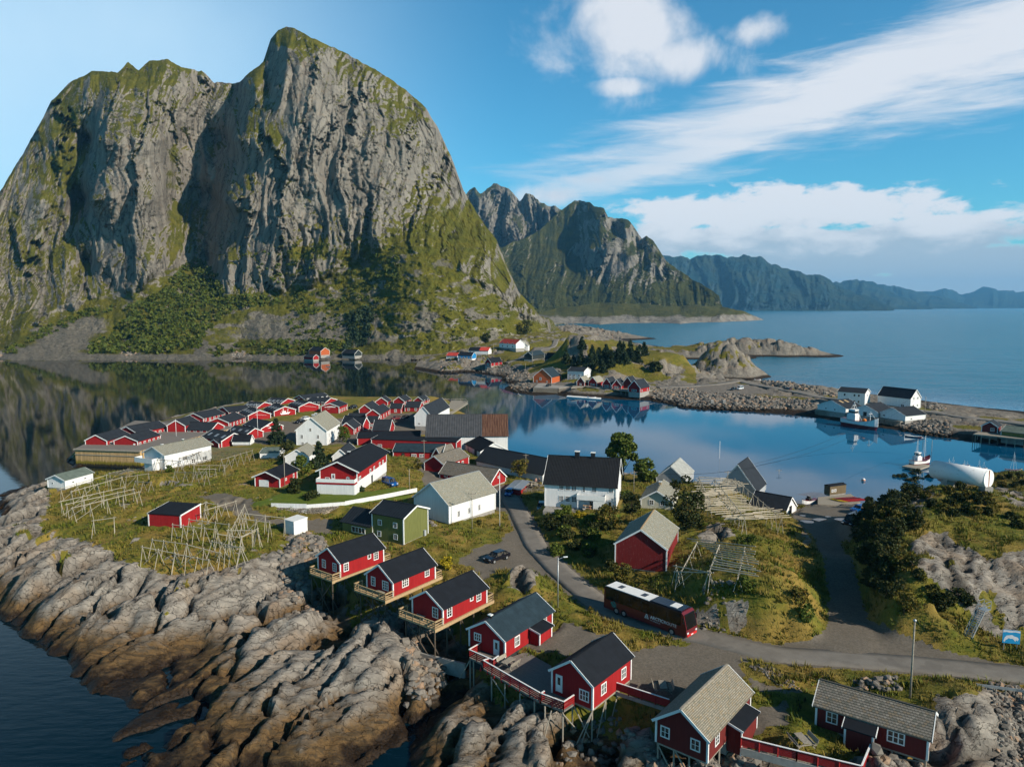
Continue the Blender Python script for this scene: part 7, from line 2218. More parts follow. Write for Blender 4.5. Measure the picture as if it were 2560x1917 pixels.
m.build('stonework', stonewall_mat(), t)
a, b = P(*T7(1090, 1180), 3.3), P(*T7(1600, 1305), 3.3)
t = thing('retaining_wall', 'pale concrete wall between the rock dome and the terrace cabin', 'wall', a)
MB().beam((0, 0, -.9), local(t, b) + Vector((0, 0, -.9)), .3, 1.8).build('slab', 'concrete', t)
gp = [P(*T10(*a), 5.6) for a in ((1800, 985), (2140, 1030), (2400, 1085))]
t = thing('guard_rail', 'steel guard rail on wooden posts at the coastal road edge', 'guard rail', gp[0])
lp = [local(t, q) for q in gp]
m = MB()
for a, b in zip(lp[:-1], lp[1:]):
    m.beam(a + Vector((0, 0, .5)), b + Vector((0, 0, .5)), .06, .28)
    for i in range(5):
        q = a + (b - a) * i / 4
        stick('post', (q.x, q.y + .08, q.z - .6), (q.x, q.y + .08, q.z + .62), .08, 'oldwood', t)
m.build('beam', 'metal', t)

# ------------------------------------------------------------------ white tank on the hill
gq = hit(*T5(1915, 585))
rp = PY(*T5(1900, 470), gq.y)
lp_ = PY(*T5(1432, 386), gq.y + 8.3)
t = thing('tank', 'long white rust streaked storage tank lying on the hilltop', 'tank', rp)
ax = local(t, lp_)
R_ = 1.62
tm, g, bs = newmat('tank paint')
tc = g.n('ShaderNodeTexCoord').outputs['Object']
n = g.noise(g.mapping(tc, (1, 1, 3)), 1.2, 6, .7)
col = g.mix(g.ramp(n, .58, .72), (0.72, 0.73, 0.74), (0.42, 0.40, 0.38))
g.put(bs.inputs['Base Color'], col)
bs.inputs['Roughness'].default_value = .6
MB().tube((0, 0, 0), ax, R_, R_, 32).build('shell', tm, t, True)
d = ax.normalized()
MB().tube(-d * .12, d * .02, R_ * .97, R_ * .99, 32).build('end_cap', 'whitep', t, False)
sd = Vector((-d.y, d.x, 0)).normalized()
m = MB()
m.hexa([-d * .16 + sd * x + Vector((0, 0, z)) for x, z in ((-.12, -R_ * .9), (.1, -R_ * .9), (.1, R_ * .93), (-.12, R_ * .93))] + [-d * .13 + sd * x + Vector((0, 0, z)) for x, z in ((-.12, -R_ * .9), (.1, -R_ * .9), (.1, R_ * .93), (-.12, R_ * .93))])
m.build('rust_streak', plain_mat('rust', (0.35, 0.10, 0.04), .9, var=.5), t)
for f in (.03, .72):
    q = ax * f
    w_ = world(t, q)
    zz = gz(w_.x, w_.y) - rp.z - .5
    MB().box(q.x - .7, q.x + .7, q.y - .9, q.y + .9, min(zz, q.z - R_ - .6), q.z - R_ * .85).build('saddle', 'concrete', t)
# stair up the rock, map board
a, b = hit(*T10(1725, 548)), hit(*T10(1845, 310))
b = PY(*T10(1842, 302), a.y + 1.0)
t = thing('stair', 'steep aluminium stair with landing rail against the dark rock', 'stair', a)
e = local(t, b)
s_ = Vector((-e.y, e.x, 0)).normalized() * .4
m = MB()
m.beam(-s_, e - s_, .06, .16).beam(s_, e + s_, .06, .16)
m.build('stringer', 'metal', t)
m = MB()
for i in range(1, 14):
    q = e * (i / 14)
    m.beam(q - s_, q + s_, .2, .04)
m.build('treads', 'metal', t)
m = MB()
for s in (-1, 1):
    m.beam(s * s_ + Vector((0, 0, .8)), e + s * s_ + Vector((0, 0, .8)), .045)
    for i in (0, 1, 2, 3):
        q = e * (i / 3) + s * s_
        m.beam(q, q + Vector((0, 0, .82)), .04)
m.build('handrail', 'metal', t)
dd = Vector((e.x, e.y, 0)).normalized()
m = MB().beam(e, e + dd * 1.1, .9, .06)
for s in (-1, 1):
    m.beam(e + s * s_ + dd * 1.1, e + s * s_ + dd * 1.1 + Vector((0, 0, 1)), .05)
    for z in (.5, 1):
        m.beam(e + s * s_ + Vector((0, 0, z)), e + s * s_ + dd * 1.1 + Vector((0, 0, z)), .05)
for z in (.5, 1):
    m.beam(e - s_ + dd * 1.1 + Vector((0, 0, z)), e + s_ + dd * 1.1 + Vector((0, 0, z)), .05)
m.build('landing', 'metal', t)
a, b = hit(*T10(2028, 650)), hit(*T10(2150, 655))
t = thing('map_board', 'blue map board showing a white island, on two posts at the road side', 'sign', a)
e = local(t, b)
k = (zat(a.y, T10(0, 470)[1]) - a.z)
kb = (zat(a.y, T10(0, 582)[1]) - a.z)
dd = Vector((e.x, e.y, 0)); ln = dd.length; dd.normalize()
nn = Vector((dd.y, -dd.x, 0))
q = lambda u, v, o=0: tuple(dd * (ln * (u * 1.25 - .12)) + nn * o + Vector((0, 0, kb + (k - kb) * v)))
m = MB().hexa([q(0, 0, -.03), q(1, 0, -.03), q(1, 0, .03), q(0, 0, .03), q(0, 1, -.03), q(1, 1, -.03), q(1, 1, .03), q(0, 1, .03)])
pb = m.build('panel', plain_mat('map sea blue', (0.02, 0.30, 0.58), .5, var=.1), t)
isl = [(.06, .16), (.12, .42), (.22, .58), (.38, .62), (.52, .66), (.68, .56), (.84, .52), (.92, .40), (.86, .22), (.78, .30), (.74, .16), (.66, .28), (.56, .38), (.44, .36), (.34, .40), (.26, .30), (.18, .24), (.12, .08)]
m = MB(); m.face([q(u, v, .036) for u, v in isl]); m.face([q(u, v, .036) for u, v in ((.02, .98), (.98, .98), (.98, .84), (.7, .88), (.4, .82), (.2, .86), (.02, .8))])
m.build('map_land', plain_mat('map land', (0.75, 0.72, 0.74), .5, var=.15, scale=6), pb)
for u in (.12, .86):
    w0 = Vector(q(u, 0, -.06))
    MB().tube((w0.x, w0.y, -.4), (w0.x, w0.y, k), .05, .05, 8).build('post', 'oldwood', t)

# ------------------------------------------------------------------ vehicles


def car(label, px, z0, heading, ln=4.2, paint='blackp', hgt=1.45, van=False, group='parked cars', F=None):
    p = hit(*px) if F is None else ground_hit(F, *px)
    if z0 is not None:
        p = P(*px, z0)
    t = thing('parked_car', label, 'car', (p.x, p.y, p.z + .02), heading, group)
    hl, hw = ln / 2, ln * .2
    prof = [(-hl, .35), (-hl, .62), (-hl + .05, .85), (-hl * .62, .92), (hl * .98, .92), (hl, .75), (hl, .35)]
    if van:
        prof = [(-hl, .35), (-hl + .02, .7), (-hl * .93, .88), (-hl * .55, .97), (hl * .99, .97), (hl, .8), (hl, .35)]
    # forward is -x
    def ring(s, y):
        return [(x, y * (1 if .4 < z < .9 else .94), z) for x, z in prof]
    b = MB().loft([ring(0, -hw), ring(0, -hw * .5), ring(0, hw * .5), ring(0, hw)])
    body = b.build('body', paint, t)
    x0, x1, x2, x3 = ((-hl * .52, -hl * .24, hl * .62, hl * .9) if not van else (-hl * .55, -hl * .30, hl * .94, hl * .985))
    cb = MB().loft([[(x0, -hw * .9, .9), (x3, -hw * .9, .9), (x3, hw * .9, .9), (x0, hw * .9, .9)], [(x1, -hw * .74, hgt - .06), (x2, -hw * .74, hgt - .06), (x2, hw * .74, hgt - .06), (x1, hw * .74, hgt - .06)]])
    cb.build('windows_glass', 'glass', t)
    MB().loft([[(x1 - .05, -hw * .76, hgt - .07), (x2 + .05, -hw * .76, hgt - .07), (x2 + .05, hw * .76, hgt - .07), (x1 - .05, hw * .76, hgt - .07)], [(x1 + .1, -hw * .68, hgt), (x2 - .1, -hw * .68, hgt), (x2 - .1, hw * .68, hgt), (x1 + .1, hw * .68, hgt)]]).build('roof', paint, t)
    m = MB()
    for s in (-1, 1):
        for u in ((x0, x1), (x3, x2), ((x0 + x3) / 2, (x1 + x2) / 2)):
            m.beam((u[0], s * hw * .905, .9), (u[1], s * hw * .745, hgt - .05), .07)
    m.build('pillars', paint, body)
    for x in (-hl * .62, hl * .62):
        for s in (-1, 1):
            wh = MB().tube((x, s * (hw - .16), .32), (x, s * (hw + .03), .32), .32, .32, 14).build('wheel', 'rubber', t)
            MB().tube((x, s * (hw - .1), .32), (x, s * (hw + .045), .32), .2, .19, 10).build('rim', 'metal', wh)
    for s in (-1, 1):
        MB().box(-hl - .012, -hl + .12, s * hw * .72 - .18, s * hw * .72 + .18, .62, .78).build('headlight', 'whitec', t)
        MB().box(hl - .1, hl + .012, s * hw * .76 - .14, s * hw * .76 + .14, .66, .84).build('tail_light', 'redk', t)
    return t


def hd(tl, a, b, z=5):
    """heading of a car whose front shows at a and rear at b (its forward axis is -x)"""
    p, q = P(*tl(*a), z), P(*tl(*b), z)
    return math.atan2(q.y - p.y, q.x - p.x)


car('black estate car alone on the gravel turnout', T7(1870, 415), 5.2, hd(T7, (1760, 440), (1975, 365)), 4.4, 'blackp')
car('bright blue small van on the drive of the big red house', T2(1430, 945), 7.1, hd(T2, (1500, 960), (1360, 915), 7), 4.0, 'bluep', 1.75, True)
car('small blue hatchback by the red kiosk', T3(600, 1580), 3.9, hd(T3, (590, 1590), (625, 1555), 4), 3.6, 'bluep')
car('dark car in shade beside the white house wall', T6(255, 735), 4.2, hd(T6, (250, 750), (265, 680), 4), 4.2, 'blackp')
car('black car at the left of two on the village parking', S4(995, 515), 4.0, hd(S4, (965, 520), (1030, 505), 4), 4.0, 'blackp')
car('white car at the right of two on the village parking', S4(1062, 478), 4.0, hd(S4, (1030, 485), (1100, 470), 4), 4.0, 'whitec')
car('dark red car in front of the white wharf fence', T2(1485, 378), 4.0, hd(T2, (1455, 380), (1520, 372), 4), 4.0, 'maroonp')
car('grey car beside the white wharf building', T2(1560, 372), 4.0, hd(T2, (1530, 378), (1600, 360), 4), 4.0, 'blackp')
car('dark car parked at the bay edge of the village', T2(1112, 280), 4.0, hd(T2, (1090, 285), (1140, 275), 4), 4.0, 'blackp')
car('dark car on the gravel by the causeway fork', T4(462, 535), None, hd(T4, (440, 538), (490, 530), 3), 4.2, 'blackp', F=FAR)
car('white van on the gravel by the causeway fork', T4(515, 530), None, hd(T4, (490, 535), (545, 527), 3), 4.6, 'whitec', 1.8, True, F=FAR)
car('dark car driving along the causeway road', T4(930, 535), None, hd(T4, (895, 530), (965, 540), 3), 4.2, 'blackp', F=FAR)
car('dark car on the quay below the orange house', T3(935, 642), 3.05, hd(T3, (915, 645), (955, 636), 3), 4.0, 'blackp')
car('pale blue car half hidden by bushes at the harbour yard', T5(790, 755), None, hd(T5, (735, 765), (840, 740), 3), 4.2, 'bluep')
car('black van in deep shade at the harbour yard', T5(725, 865), None, hd(T5, (655, 885), (780, 830), 3), 4.8, 'blackp', 1.9, True)
car('grey car near the orange house below the mountain', M2(378, 932), 3.2, 0.1, 4.2, 'metal')

# the touring coach
a, b = P(*T8(1412, 300), 5.02), P(*T8(2125, 568), 5.12)
dv_ = b - a
t = thing('coach', 'dark red touring coach with white lettering and a half white roof on the road', 'bus', (a.x, a.y, 5.08), math.atan2(dv_.y, dv_.x))
BL, BW, BH = dv_.length * 1.0, 2.35, 3.35
# rear at x=0, front at x=BL; the near side is y=0
prof = [(0, .35), (BL - .15, .35), (BL, .8), (BL - .05, 1.5), (BL - .45, 3.0), (BL - .75, 3.28), (.25, 3.28), (.05, 3.1)]
body = MB().loft([[(x, y, z) for x, z in prof] for y in (0, .12, BW - .12, BW)]).build('body', 'maroonp', t)
m = MB()
m.box(.3, BL - .85, -.02, .01, 1.62, 3.02)
m.box(.3, BL - .85, BW - .01, BW + .02, 1.62, 3.02)
sw = m.build('side_window', 'coachglass', t)
m = MB()
for i in range(1, 6):
    x = .35 + (BL - 1.3) * i / 6
    m.box(x - .03, x + .03, -.028, 0, 1.75, 2.85)
m.build('window_bars', 'black', sw)
m = MB()
m.hexa([(BL - .03, .1, 1.35), (BL + .03, .12, 1.35), (BL + .03, BW - .12, 1.35), (BL - .03, BW - .1, 1.35), (BL - .62, .1, 3.05), (BL - .40, .12, 3.05), (BL - .40, BW - .12, 3.05), (BL - .62, BW - .1, 3.05)])
m.build('windscreen', 'coachglass', t)
m = MB().box(.15, BL - .8, -.012, .3, 3.02, 3.285)
m.box(.15, BL - .8, BW - .3, BW + .012, 3.02, 3.285)
m.build('roof_edge', 'blackp', body)
MB().box(.3, BL * .56, .12, BW - .12, 3.27, 3.34).build('roof_panel', 'trim', t)
MB().box(BL * .57, BL - .95, .2, BW - .2, 3.27, 3.40).build('roof_unit', 'blackp', t)
MB().box(BL * .78, BL * .86, .5, BW - .5, 3.40, 3.45).build('roof_vent', 'whitep', t)
for f in (.16, .45):
    MB().box(BL * f - .35, BL * f + .35, .7, BW - .7, 3.34, 3.37).build('roof_hatch', 'blackp', t)
MB().box(BL - .06, BL + .04, .15, BW - .15, .42, .72).build('bumper', 'redk', t)
MB().box(BL + .03, BL + .05, BW * .4, BW * .6, .5, .62).build('number_plate', 'whitep', t)
for y in (.28, BW - .28):
    MB().box(BL - .02, BL + .035, y - .16, y + .16, .78, .98).build('headlight', 'whitec', t)
for x in (2.1, 3.3, BL - 2.1):
    for y in (-.02, BW + .02):
        wh = MB().tube((x, y, .48), (x, y + (.3 if y < 0 else -.3), .48), .48, .48, 18).build('wheel', 'rubber', t)
        MB().tube((x, y - (.02 if y < 0 else -.02), .48), (x, y + (.1 if y < 0 else -.1), .48), .26, .26, 12).build('rim', 'metal', wh)
for y in (-.28, BW + .28):
    MB().box(BL - .45, BL - .25, min(y, y * .5) if y < 0 else BW + .06, y * .5 if y < 0 else y, 2.1, 2.7).build('mirror', 'blackp', t)
# northern light swirl on the rear flank
m = MB()
for pts in ([(1.1, 1.25), (1.35, 1.55), (1.7, 1.2), (2.3, .85), (2.35, .7), (1.6, 1.0)], [(1.45, 1.7), (1.6, 1.75), (2.0, 1.35), (2.1, 1.05), (1.85, 1.2)], [(1.75, 1.95), (1.82, 1.95), (1.85, 1.5), (1.78, 1.5)], [(1.2, 1.1), (1.7, .9), (1.95, .75), (1.4, .85)]):
    m.face([(x, -.012, z) for x, z in pts])
m.build('aurora_graphic', plain_mat('teal vinyl', (0.03, 0.30, 0.27), .4, var=.4, scale=3), body)


def lettering(txt, x, z, size, parent, mat='trim', off=0.0, name='lettering'):
    c = bpy.data.curves.new(name, 'FONT')
    c.body, c.size, c.extrude, c.offset = txt, size, .002, off
    o = bpy.data.objects.new(name, c)
    COL.objects.link(o)
    bpy.context.view_layer.update()
    dg = bpy.context.evaluated_depsgraph_get()
    me = bpy.data.meshes.new_from_object(o.evaluated_get(dg))
    w_ = max(v.co.x for v in me.vertices)
    bpy.data.objects.remove(o)
    me.materials.clear()
    me.materials.append(MT[mat])
    ob = link(name, me, parent)
    ob.rotation_euler = (math.pi / 2, 0, 0)
    ob.location = (x, -.014, z)
    return ob, w_


x = BL * .585
o, w_ = lettering('ARCTIC', x, 1.18, .56, body, off=.012)
o, w2 = lettering('ROUTE', x + w_ + .04, 1.18, .56, body)
lettering('Part of Best Arctic', x, .90, .2, body)
m = MB()
xl = x - .85
for w0, w1, z0, z1 in ((0, .24, 1.0, 1.55), (.5, .26, 1.0, 1.55)):
    pass
for s in (-1, 1):
    m.face([(xl + .3 + s * .32, -.014, .98), (xl + .3 + s * .21, -.014, .98), (xl + .3 + s * .0, -.014, 1.52), (xl + .3 + s * .06, -.014, 1.62)])
m.face([(xl + .12, -.015, 1.0), (xl + .3, -.015, 1.2), (xl + .48, -.015, 1.0), (xl + .42, -.015, .96), (xl + .3, -.015, 1.08), (xl + .18, -.015, .96)])
m.face([(xl + .2, -.0155, 1.27), (xl + .4, -.0155, 1.27), (xl + .38, -.0155, 1.33), (xl + .22, -.0155, 1.33)])
m.build('emblem', 'trim', body)


# ------------------------------------------------------------------ boats
def boat(label, bow, stern, bottom='maroonp', hull='trim', beam=.27, fb=.16, cabin=True, masts=((.35, .75), (.78, .6)), name='fishing_boat', cat='boat', z0=0.0, group=None, cabc='trim', cabx=.62):
    a, b = P(*bow, z0), P(*stern, z0)
    d = b - a
    ln = d.length
    t = thing(name, label, cat, (a.x, a.y, z0), math.atan2(d.y, d.x), group)
    bw, f = ln * beam / 2, ln * fb

    def hullmesh(zl, zh, k):
        rings = []
        for u, wd, sh in ((0, .03, .85), (.06, .38, .62), (.2, .8, .28), (.45, 1, 0), (.75, .97, .05), (.95, .8, .14), (1, .68, .18)):
            lo, hi = zl, zh if zh < f else f * (1 + sh)
            w0 = wd * bw * (.72 if zl < 0 else .9)
            w1 = wd * bw * (.9 if zh < f else 1)
            rings.append([(u * ln + (.05 * ln if u == 0 and zl < 0 else 0), -w0, lo), (u * ln, -w1, hi), (u * ln, w1, hi), (u * ln + (.05 * ln if u == 0 and zl < 0 else 0), w0, lo)])
        return MB().loft(rings)
    hullmesh(-.3, f * .55, 0).build('keel', bottom, t)
    h_ = hullmesh(f * .55, f, 1).build('hull', hull, t)
    MB().loft([[(u * ln, -wd * bw * 1.01, f * (1 + sh) - .02), (u * ln, wd * bw * 1.01, f * (1 + sh) - .02), (u * ln, wd * bw * 1.01, f * (1 + sh) + .07), (u * ln, -wd * bw * 1.01, f * (1 + sh) + .07)] for u, wd, sh in ((0, .05, .85), (.06, .4, .62), (.2, .82, .28), (.45, 1, 0), (.75, .97, .05), (1, .7, .18))]).build('gunwale', 'maroonp' if hull == 'trim' else 'trim', h_)
    if cabin:
        c0, c1 = ln * (cabx - .04), ln * (cabx + .2)
        m = MB().box(c0, c1, -bw * .62, bw * .62, f * .9, f * 1.9)
        m.box(c0 + .3, c1 - .5, -bw * .5, bw * .5, f * 1.9, f * 2.6)
        cb = m.build('wheelhouse', cabc, t)
        m = MB().box(c0 + .28, c1 - .48, -bw * .51, bw * .51, f * 2.1, f * 2.42)
        m.build('windows_band', 'glass', cb)
        MB().box(c0 + .15, c1 - .35, -bw * .56, bw * .56, f * 2.6, f * 2.68).build('wheelhouse_roof', cabc, cb)
    for u, hh in masts:
        m = MB().tube((u * ln, 0, f), (u * ln, 0, f + hh * ln), .012 * ln, .006 * ln, 6)
        m.beam((u * ln, -bw * .5, f + hh * ln * .8), (u * ln, bw * .5, f + hh * ln * .8), .008 * ln)
        m.tube((u * ln, 0, f + hh * ln * .95), (u * ln + ln * .2, bw * .3, f * 1.1), .004 * ln, None, 4)
        m.tube((u * ln, 0, f + hh * ln * .95), (u * ln - ln * .2, -bw * .3, f * 1.1), .004 * ln, None, 4)
        m.build('mast', 'whitep', t)
    return t, ln, bw, f


t, ln, bw, f = boat('white fishing boat with dark red bottom and nets moored at the quay sheds', T4(1705, 885), T4(1400, 835), fb=.17, masts=((.22, .28), (.68, .48)))
MB().ball((ln * .38, 0, f * 1.25), bw * .42, 10, .8).build('net_heap', 'orangeb', t)
boat('white fishing boat with red waterline and two lattice masts at the floating dock', T4(2150, 1175), T4(1995, 1195), z0=.1, masts=((.3, .95), (.72, .85)), fb=.2, beam=.36)
for lb, bx, sx_, mm in (('white fishing boat showing its masts behind the middle of the tank', (1630, 365), (1530, 360), ((.35, .8), (.7, .6))), ('white fishing boat showing slim masts right of the tank middle', (1740, 372), (1660, 368), ((.3, .65), (.6, .7))), ('white fishing boat showing its masts near the right end of the tank', (1890, 400), (1790, 392), ((.3, .75), (.7, .9)))):
    boat(lb, T5(*bx), T5(*sx_), masts=mm, group='fishing boats behind the tank')
boat('long low red rowing boat afloat off the sea side pier', T4(2085, 950), T4(1940, 935), 'maroonp', 'maroonp', .2, .07, False, (), 'rowing_boat')
boat('sailboat with a leaning red mast behind the hill bushes', T5(2190, 420), T5(2040, 410), masts=((.5, 1.25),), cabin=False, name='sailboat')
boat('small open motorboat with dark hull beside the small boathouse', T4(985, 1535), T4(1050, 1545), 'blackp', 'grey2', .38, .14, False, (), 'motorboat')
boat('glass topped white motorboat moored by the landing stage', T4(1050, 1520), T4(1175, 1495), 'trim', 'trim', .3, .13, True, (), 'motorboat', cabc='glass', cabx=.4)
boat('tiny white boat at the foot of the grassy cliff islet', T4(640, 452), T4(695, 450), 'trim', 'trim', .3, .12, False, (), 'motorboat')
boat('white dinghy on the islet floating dock', T3(1270, 740), T3(1345, 742), 'trim', 'trim', .3, .13, False, (), 'motorboat', z0=.5)
p = P(*T5(823, 490), 0)
t = thing('buoy', 'round orange and white mooring buoy floating in the harbour', 'buoy', p)
MB().ball((0, 0, .28), .5, 14).build('float', 'whitec', t, True)
MB().tube((0, 0, .18), (0, 0, .42), .51, .5, 16).build('band', 'orangeb', t)
k0, k1 = P(*T5(595, 662), .95), P(*T5(800, 648), .95)
for i in range(12):
    q = k0 + (k1 - k0) * (i / 11)
    q.z = .92
    c_ = 'yellow' if i in (0, 1) else 'redk'
    m = MB()
    rings = []
    for u, r in ((-1, .03), (-.7, .14), (-.2, .22), (.2, .23), (.7, .14), (1, .03)):
        rings.append([(u * 2.1 + 0, r * math.cos(a), .16 + .6 * r * math.sin(a) + .1 * u * u) for a in np.arange(0, 6.28, .9)])
    m.loft(rings)
    o = thing('kayak', 'red kayak in the row drying on the landing stage' if c_ == 'redk' else ('yellow kayak at the very end of the row' if i == 0 else 'yellow kayak touching the red ones'), 'kayak', q, math.radians(-52), 'kayaks on the landing stage')
    m.build('hull', c_, o, True)
    MB().loft([[(-.35 + .35 * math.cos(a), .17 * math.sin(a), .30) for a in np.arange(0, 6.28, .6)], [(-.35 + .33 * math.cos(a), .15 * math.sin(a), .345) for a in np.arange(0, 6.28, .6)]]).build('cockpit', 'black', o)
# old ferry ramp
a = ground_hit(FAR, *T4(330, 655), 0)
t = thing('ferry_ramp', 'two pale concrete ramp blocks with a fallen beam on the rocky shore', 'ramp', (a.x, a.y, 0), -.2)
for x in (-2.6, 2.6):
    MB().hexa([(x - 1.1, -1.2, -1), (x + 1.1, -1.2, -1), (x + 1.1, 2.5, -1), (x - 1.1, 2.5, -1), (x - .6, -.6, 2.6), (x + .6, -.6, 2.6), (x + .6, 2.2, 2.9), (x - .6, 2.2, 2.9)]).build('block', 'concrete', t)
MB().beam((-2, -.3, .6), (2, .8, 2.2), .3).beam((-2, 1, 1.0), (2, 1, 1.0), .35).build('beam', 'oldwood', t)
# stone abutment, quay sign post, kiosk terrace
h = house('kiosk', 'small red kiosk with flat grey roof by the harbour terrace', T3(622, 1480), T3(690, 1535), T3(770, 1462), T3(690, 1580), T3(740, 1430), 3.9, 'AB', 'red', 'metal', 'kiosk', 'kiosk', mono=False, rise=.15, ov=(.25, .25), trim=None, fd=.5)
tp2 = [P(*T3(*a), 4.2) for a in ((690, 1545), (890, 1560), (900, 1490), (760, 1475))]
t = thing('terrace', 'grey plank terrace with fence beside the red kiosk', 'terrace', tp2[0])
lp = [local(t, q) for q in tp2]
MB().loft([[(q.x, q.y, -.5) for q in lp], [(q.x, q.y, 0) for q in lp]]).build('deck', 'oldwood', t)
railing('railing', [lp[3], lp[0], lp[1]], t, 'oldwood', None, .8, 3, 1.5)
for i, a in enumerate(((740, 1510), (830, 1520), (800, 1495))):
    picnic(('grey picnic table nearest the kiosk corner', 'grey picnic table at the fence end of the kiosk terrace', 'grey picnic table at the back of the kiosk terrace')[i], T3(*a), 4.2, .4 + i)
picnic('wooden table with benches under the white house balcony', T6(650, 745), 6.0, -.22, 'timber', False)


# ------------------------------------------------------------------ people
def person_mat(shirt, legs):
    m, g, bs = newmat('clothes')
    s_ = g.n('ShaderNodeSeparateXYZ')
    g.put(s_.inputs[0], g.n('ShaderNodeTexCoord').outputs['Object'])
    z = s_.outputs[2]
    c = g.mix(g.m('GREATER_THAN', z, .86), legs, shirt)
    c = g.mix(g.m('GREATER_THAN', z, 1.40), c, (0.5, 0.3, 0.22))
    g.put(bs.inputs['Base Color'], c)
    return m


def person(label, p, rz, shirt, legs, sit=False, arm=.2):
    me = bpy.data.meshes.new('person')
    dz = -.42 if sit else 0
    V_ = [(0, 0, .92), (0, 0, 1.15), (0, 0, 1.38), (0, 0, 1.50), (0, .02, 1.60), (0, .01, 1.70)]
    R_ = [.14, .13, .15, .055, .085, .07]
    E_ = [(0, 1), (1, 2), (2, 3), (3, 4), (4, 5)]
    for s in (-1, 1):
        i = len(V_)
        V_ += [(s * .19, 0, 1.36), (s * .25, .02, 1.10), (s * (.25 - arm * .3), .05 + arm, .88), (s * (.25 - arm * .35), .08 + arm * 1.2, .80)]
        R_ += [.06, .048, .035, .03]
        E_ += [(2, i), (i, i + 1), (i + 1, i + 2), (i + 2, i + 3)]
        i = len(V_)
        if sit:
            V_ += [(s * .1, .02, .88), (s * .12, .45, .88), (s * .12, .48, .46), (s * .12, .60, .44)]
        else:
            V_ += [(s * .1, 0, .85), (s * .11, .02, .48), (s * .12, -.01, .08), (s * .12, .13, .04)]
        R_ += [.095, .065, .045, .04]
        E_ += [(0, i), (i, i + 1), (i + 1, i + 2), (i + 2, i + 3)]
    me.from_pydata(V_, E_, [])
    me.materials.append(person_mat(shirt, legs))
    o = link('person', me)
    sm = o.modifiers.new('skin', 'SKIN')
    for v, r in zip(me.skin_vertices[0].data, R_):
        v.radius = (r, r * .85)
    me.skin_vertices[0].data[0].use_root = True
    o.modifiers.new('sub', 'SUBSURF').levels = 1
    o.modifiers['sub'].render_levels = 1
    o.location = (p.x, p.y, p.z + dz)
    o.rotation_euler = (0, 0, rz)
    tag(o, label, 'person')
    hr = MB().ball((0, -.015, 1.67), .098, 10).build('hair', 'post', o, True)
    return o


person('person in dark clothes standing at the back rail of the kiosk terrace', P(*T3(855, 1492), 4.2), 2.6, (0.03, 0.03, 0.05), (0.03, 0.03, 0.04))
person('person in pale pink top standing by the kiosk terrace tables', P(*T3(828, 1490), 4.2), 3.4, (0.45, 0.25, 0.2), (0.05, 0.06, 0.1))
mw = HOUSES['mw']
person('person in white shirt seated at the table under the balcony', P(*T6(628, 752), 6.0), 2.2, (0.6, 0.6, 0.6), (0.05, 0.06, 0.1), True, .3)
person('person in dark red top seated under the balcony of the white house', P(*T6(668, 752), 6.0), -1.2, (0.2, 0.03, 0.03), (0.03, 0.03, 0.04), True, .3)


# ------------------------------------------------------------------ vegetation
def leaf_mat(name, a, b, c=None):
    m, g, bs = newmat(name)
    r = g.n('ShaderNodeNewGeometry').outputs['Random Per Island']
    o = g.n('ShaderNodeObjectInfo').outputs['Random']
    col = g.mix(r, a, b)
    if c:
        col = g.mix(g.ramp(r, .8, .95), col, c)
    col = g.mix(g.m('MULTIPLY', o, .35), col, tuple(q * .55 for q in a))
    g.put(bs.inputs['Base Color'], col)
    bs.inputs['Roughness'].default_value = .7
    bs.inputs['Specular IOR Level'].default_value = .15
    return m


LM = dict(green=leaf_mat('leaves', (0.058, 0.088, 0.012), (0.125, 0.150, 0.022)), dark=leaf_mat('dark leaves', (0.022, 0.034, 0.010), (0.055, 0.062, 0.014), (0.085, 0.070, 0.015)), spruce=leaf_mat('needles', (0.018, 0.036, 0.018), (0.045, 0.065, 0.025)),
          olive=leaf_mat('olive leaves', (0.075, 0.075, 0.012), (0.15, 0.12, 0.02), (0.18, 0.10, 0.02)), yellow=leaf_mat('yellow flowers', (0.42, 0.30, 0.01), (0.25, 0.22, 0.02)), wood=leaf_mat('woodland leaves', (0.055, 0.078, 0.010), (0.115, 0.130, 0.016), (0.135, 0.120, 0.02)),
          grass=leaf_mat('grass', (0.145, 0.13, 0.02), (0.25, 0.195, 0.038), (0.33, 0.225, 0.065)), grassg=leaf_mat('green grass', (0.088, 0.122, 0.012), (0.168, 0.178, 0.02)))


def cards(cen, size, rng, flat=.35, asp=1.5):
    """one small tilted quad per point"""
    n = len(cen)
    a = rng.normal(size=(n, 3)); a /= np.linalg.norm(a, axis=1, keepdims=True)
    b = rng.normal(size=(n, 3)); b -= a * (a * b).sum(1, keepdims=True); b /= np.linalg.norm(b, axis=1, keepdims=True)
    s = (size * rng.uniform(.6, 1.4, n))[:, None] if np.ndim(size) == 0 else size[:, None]
    a, b = a * s * asp * .5, b * s * .5
    return np.stack([cen - a - b * .6, cen + a * .2 - b, cen + a + b * .5, cen - a * .1 + b], 1)


def quadmesh(name, Q, mat):
    n = len(Q)
    me = bpy.data.meshes.new(name)
    k = Q.shape[1]
    me.vertices.add(n * k)
    me.vertices.foreach_set('co', Q.reshape(-1).astype(np.float32))
    me.loops.add(n * k)
    me.loops.foreach_set('vertex_index', np.arange(n * k, dtype=np.int32))
    me.polygons.add(n)
    me.polygons.foreach_set('loop_start', np.arange(0, n * k, k, dtype=np.int32))
    me.polygons.foreach_set('loop_total', np.full(n, k, np.int32))
    me.update(calc_edges=True)
    me.materials.append(mat)
    return me


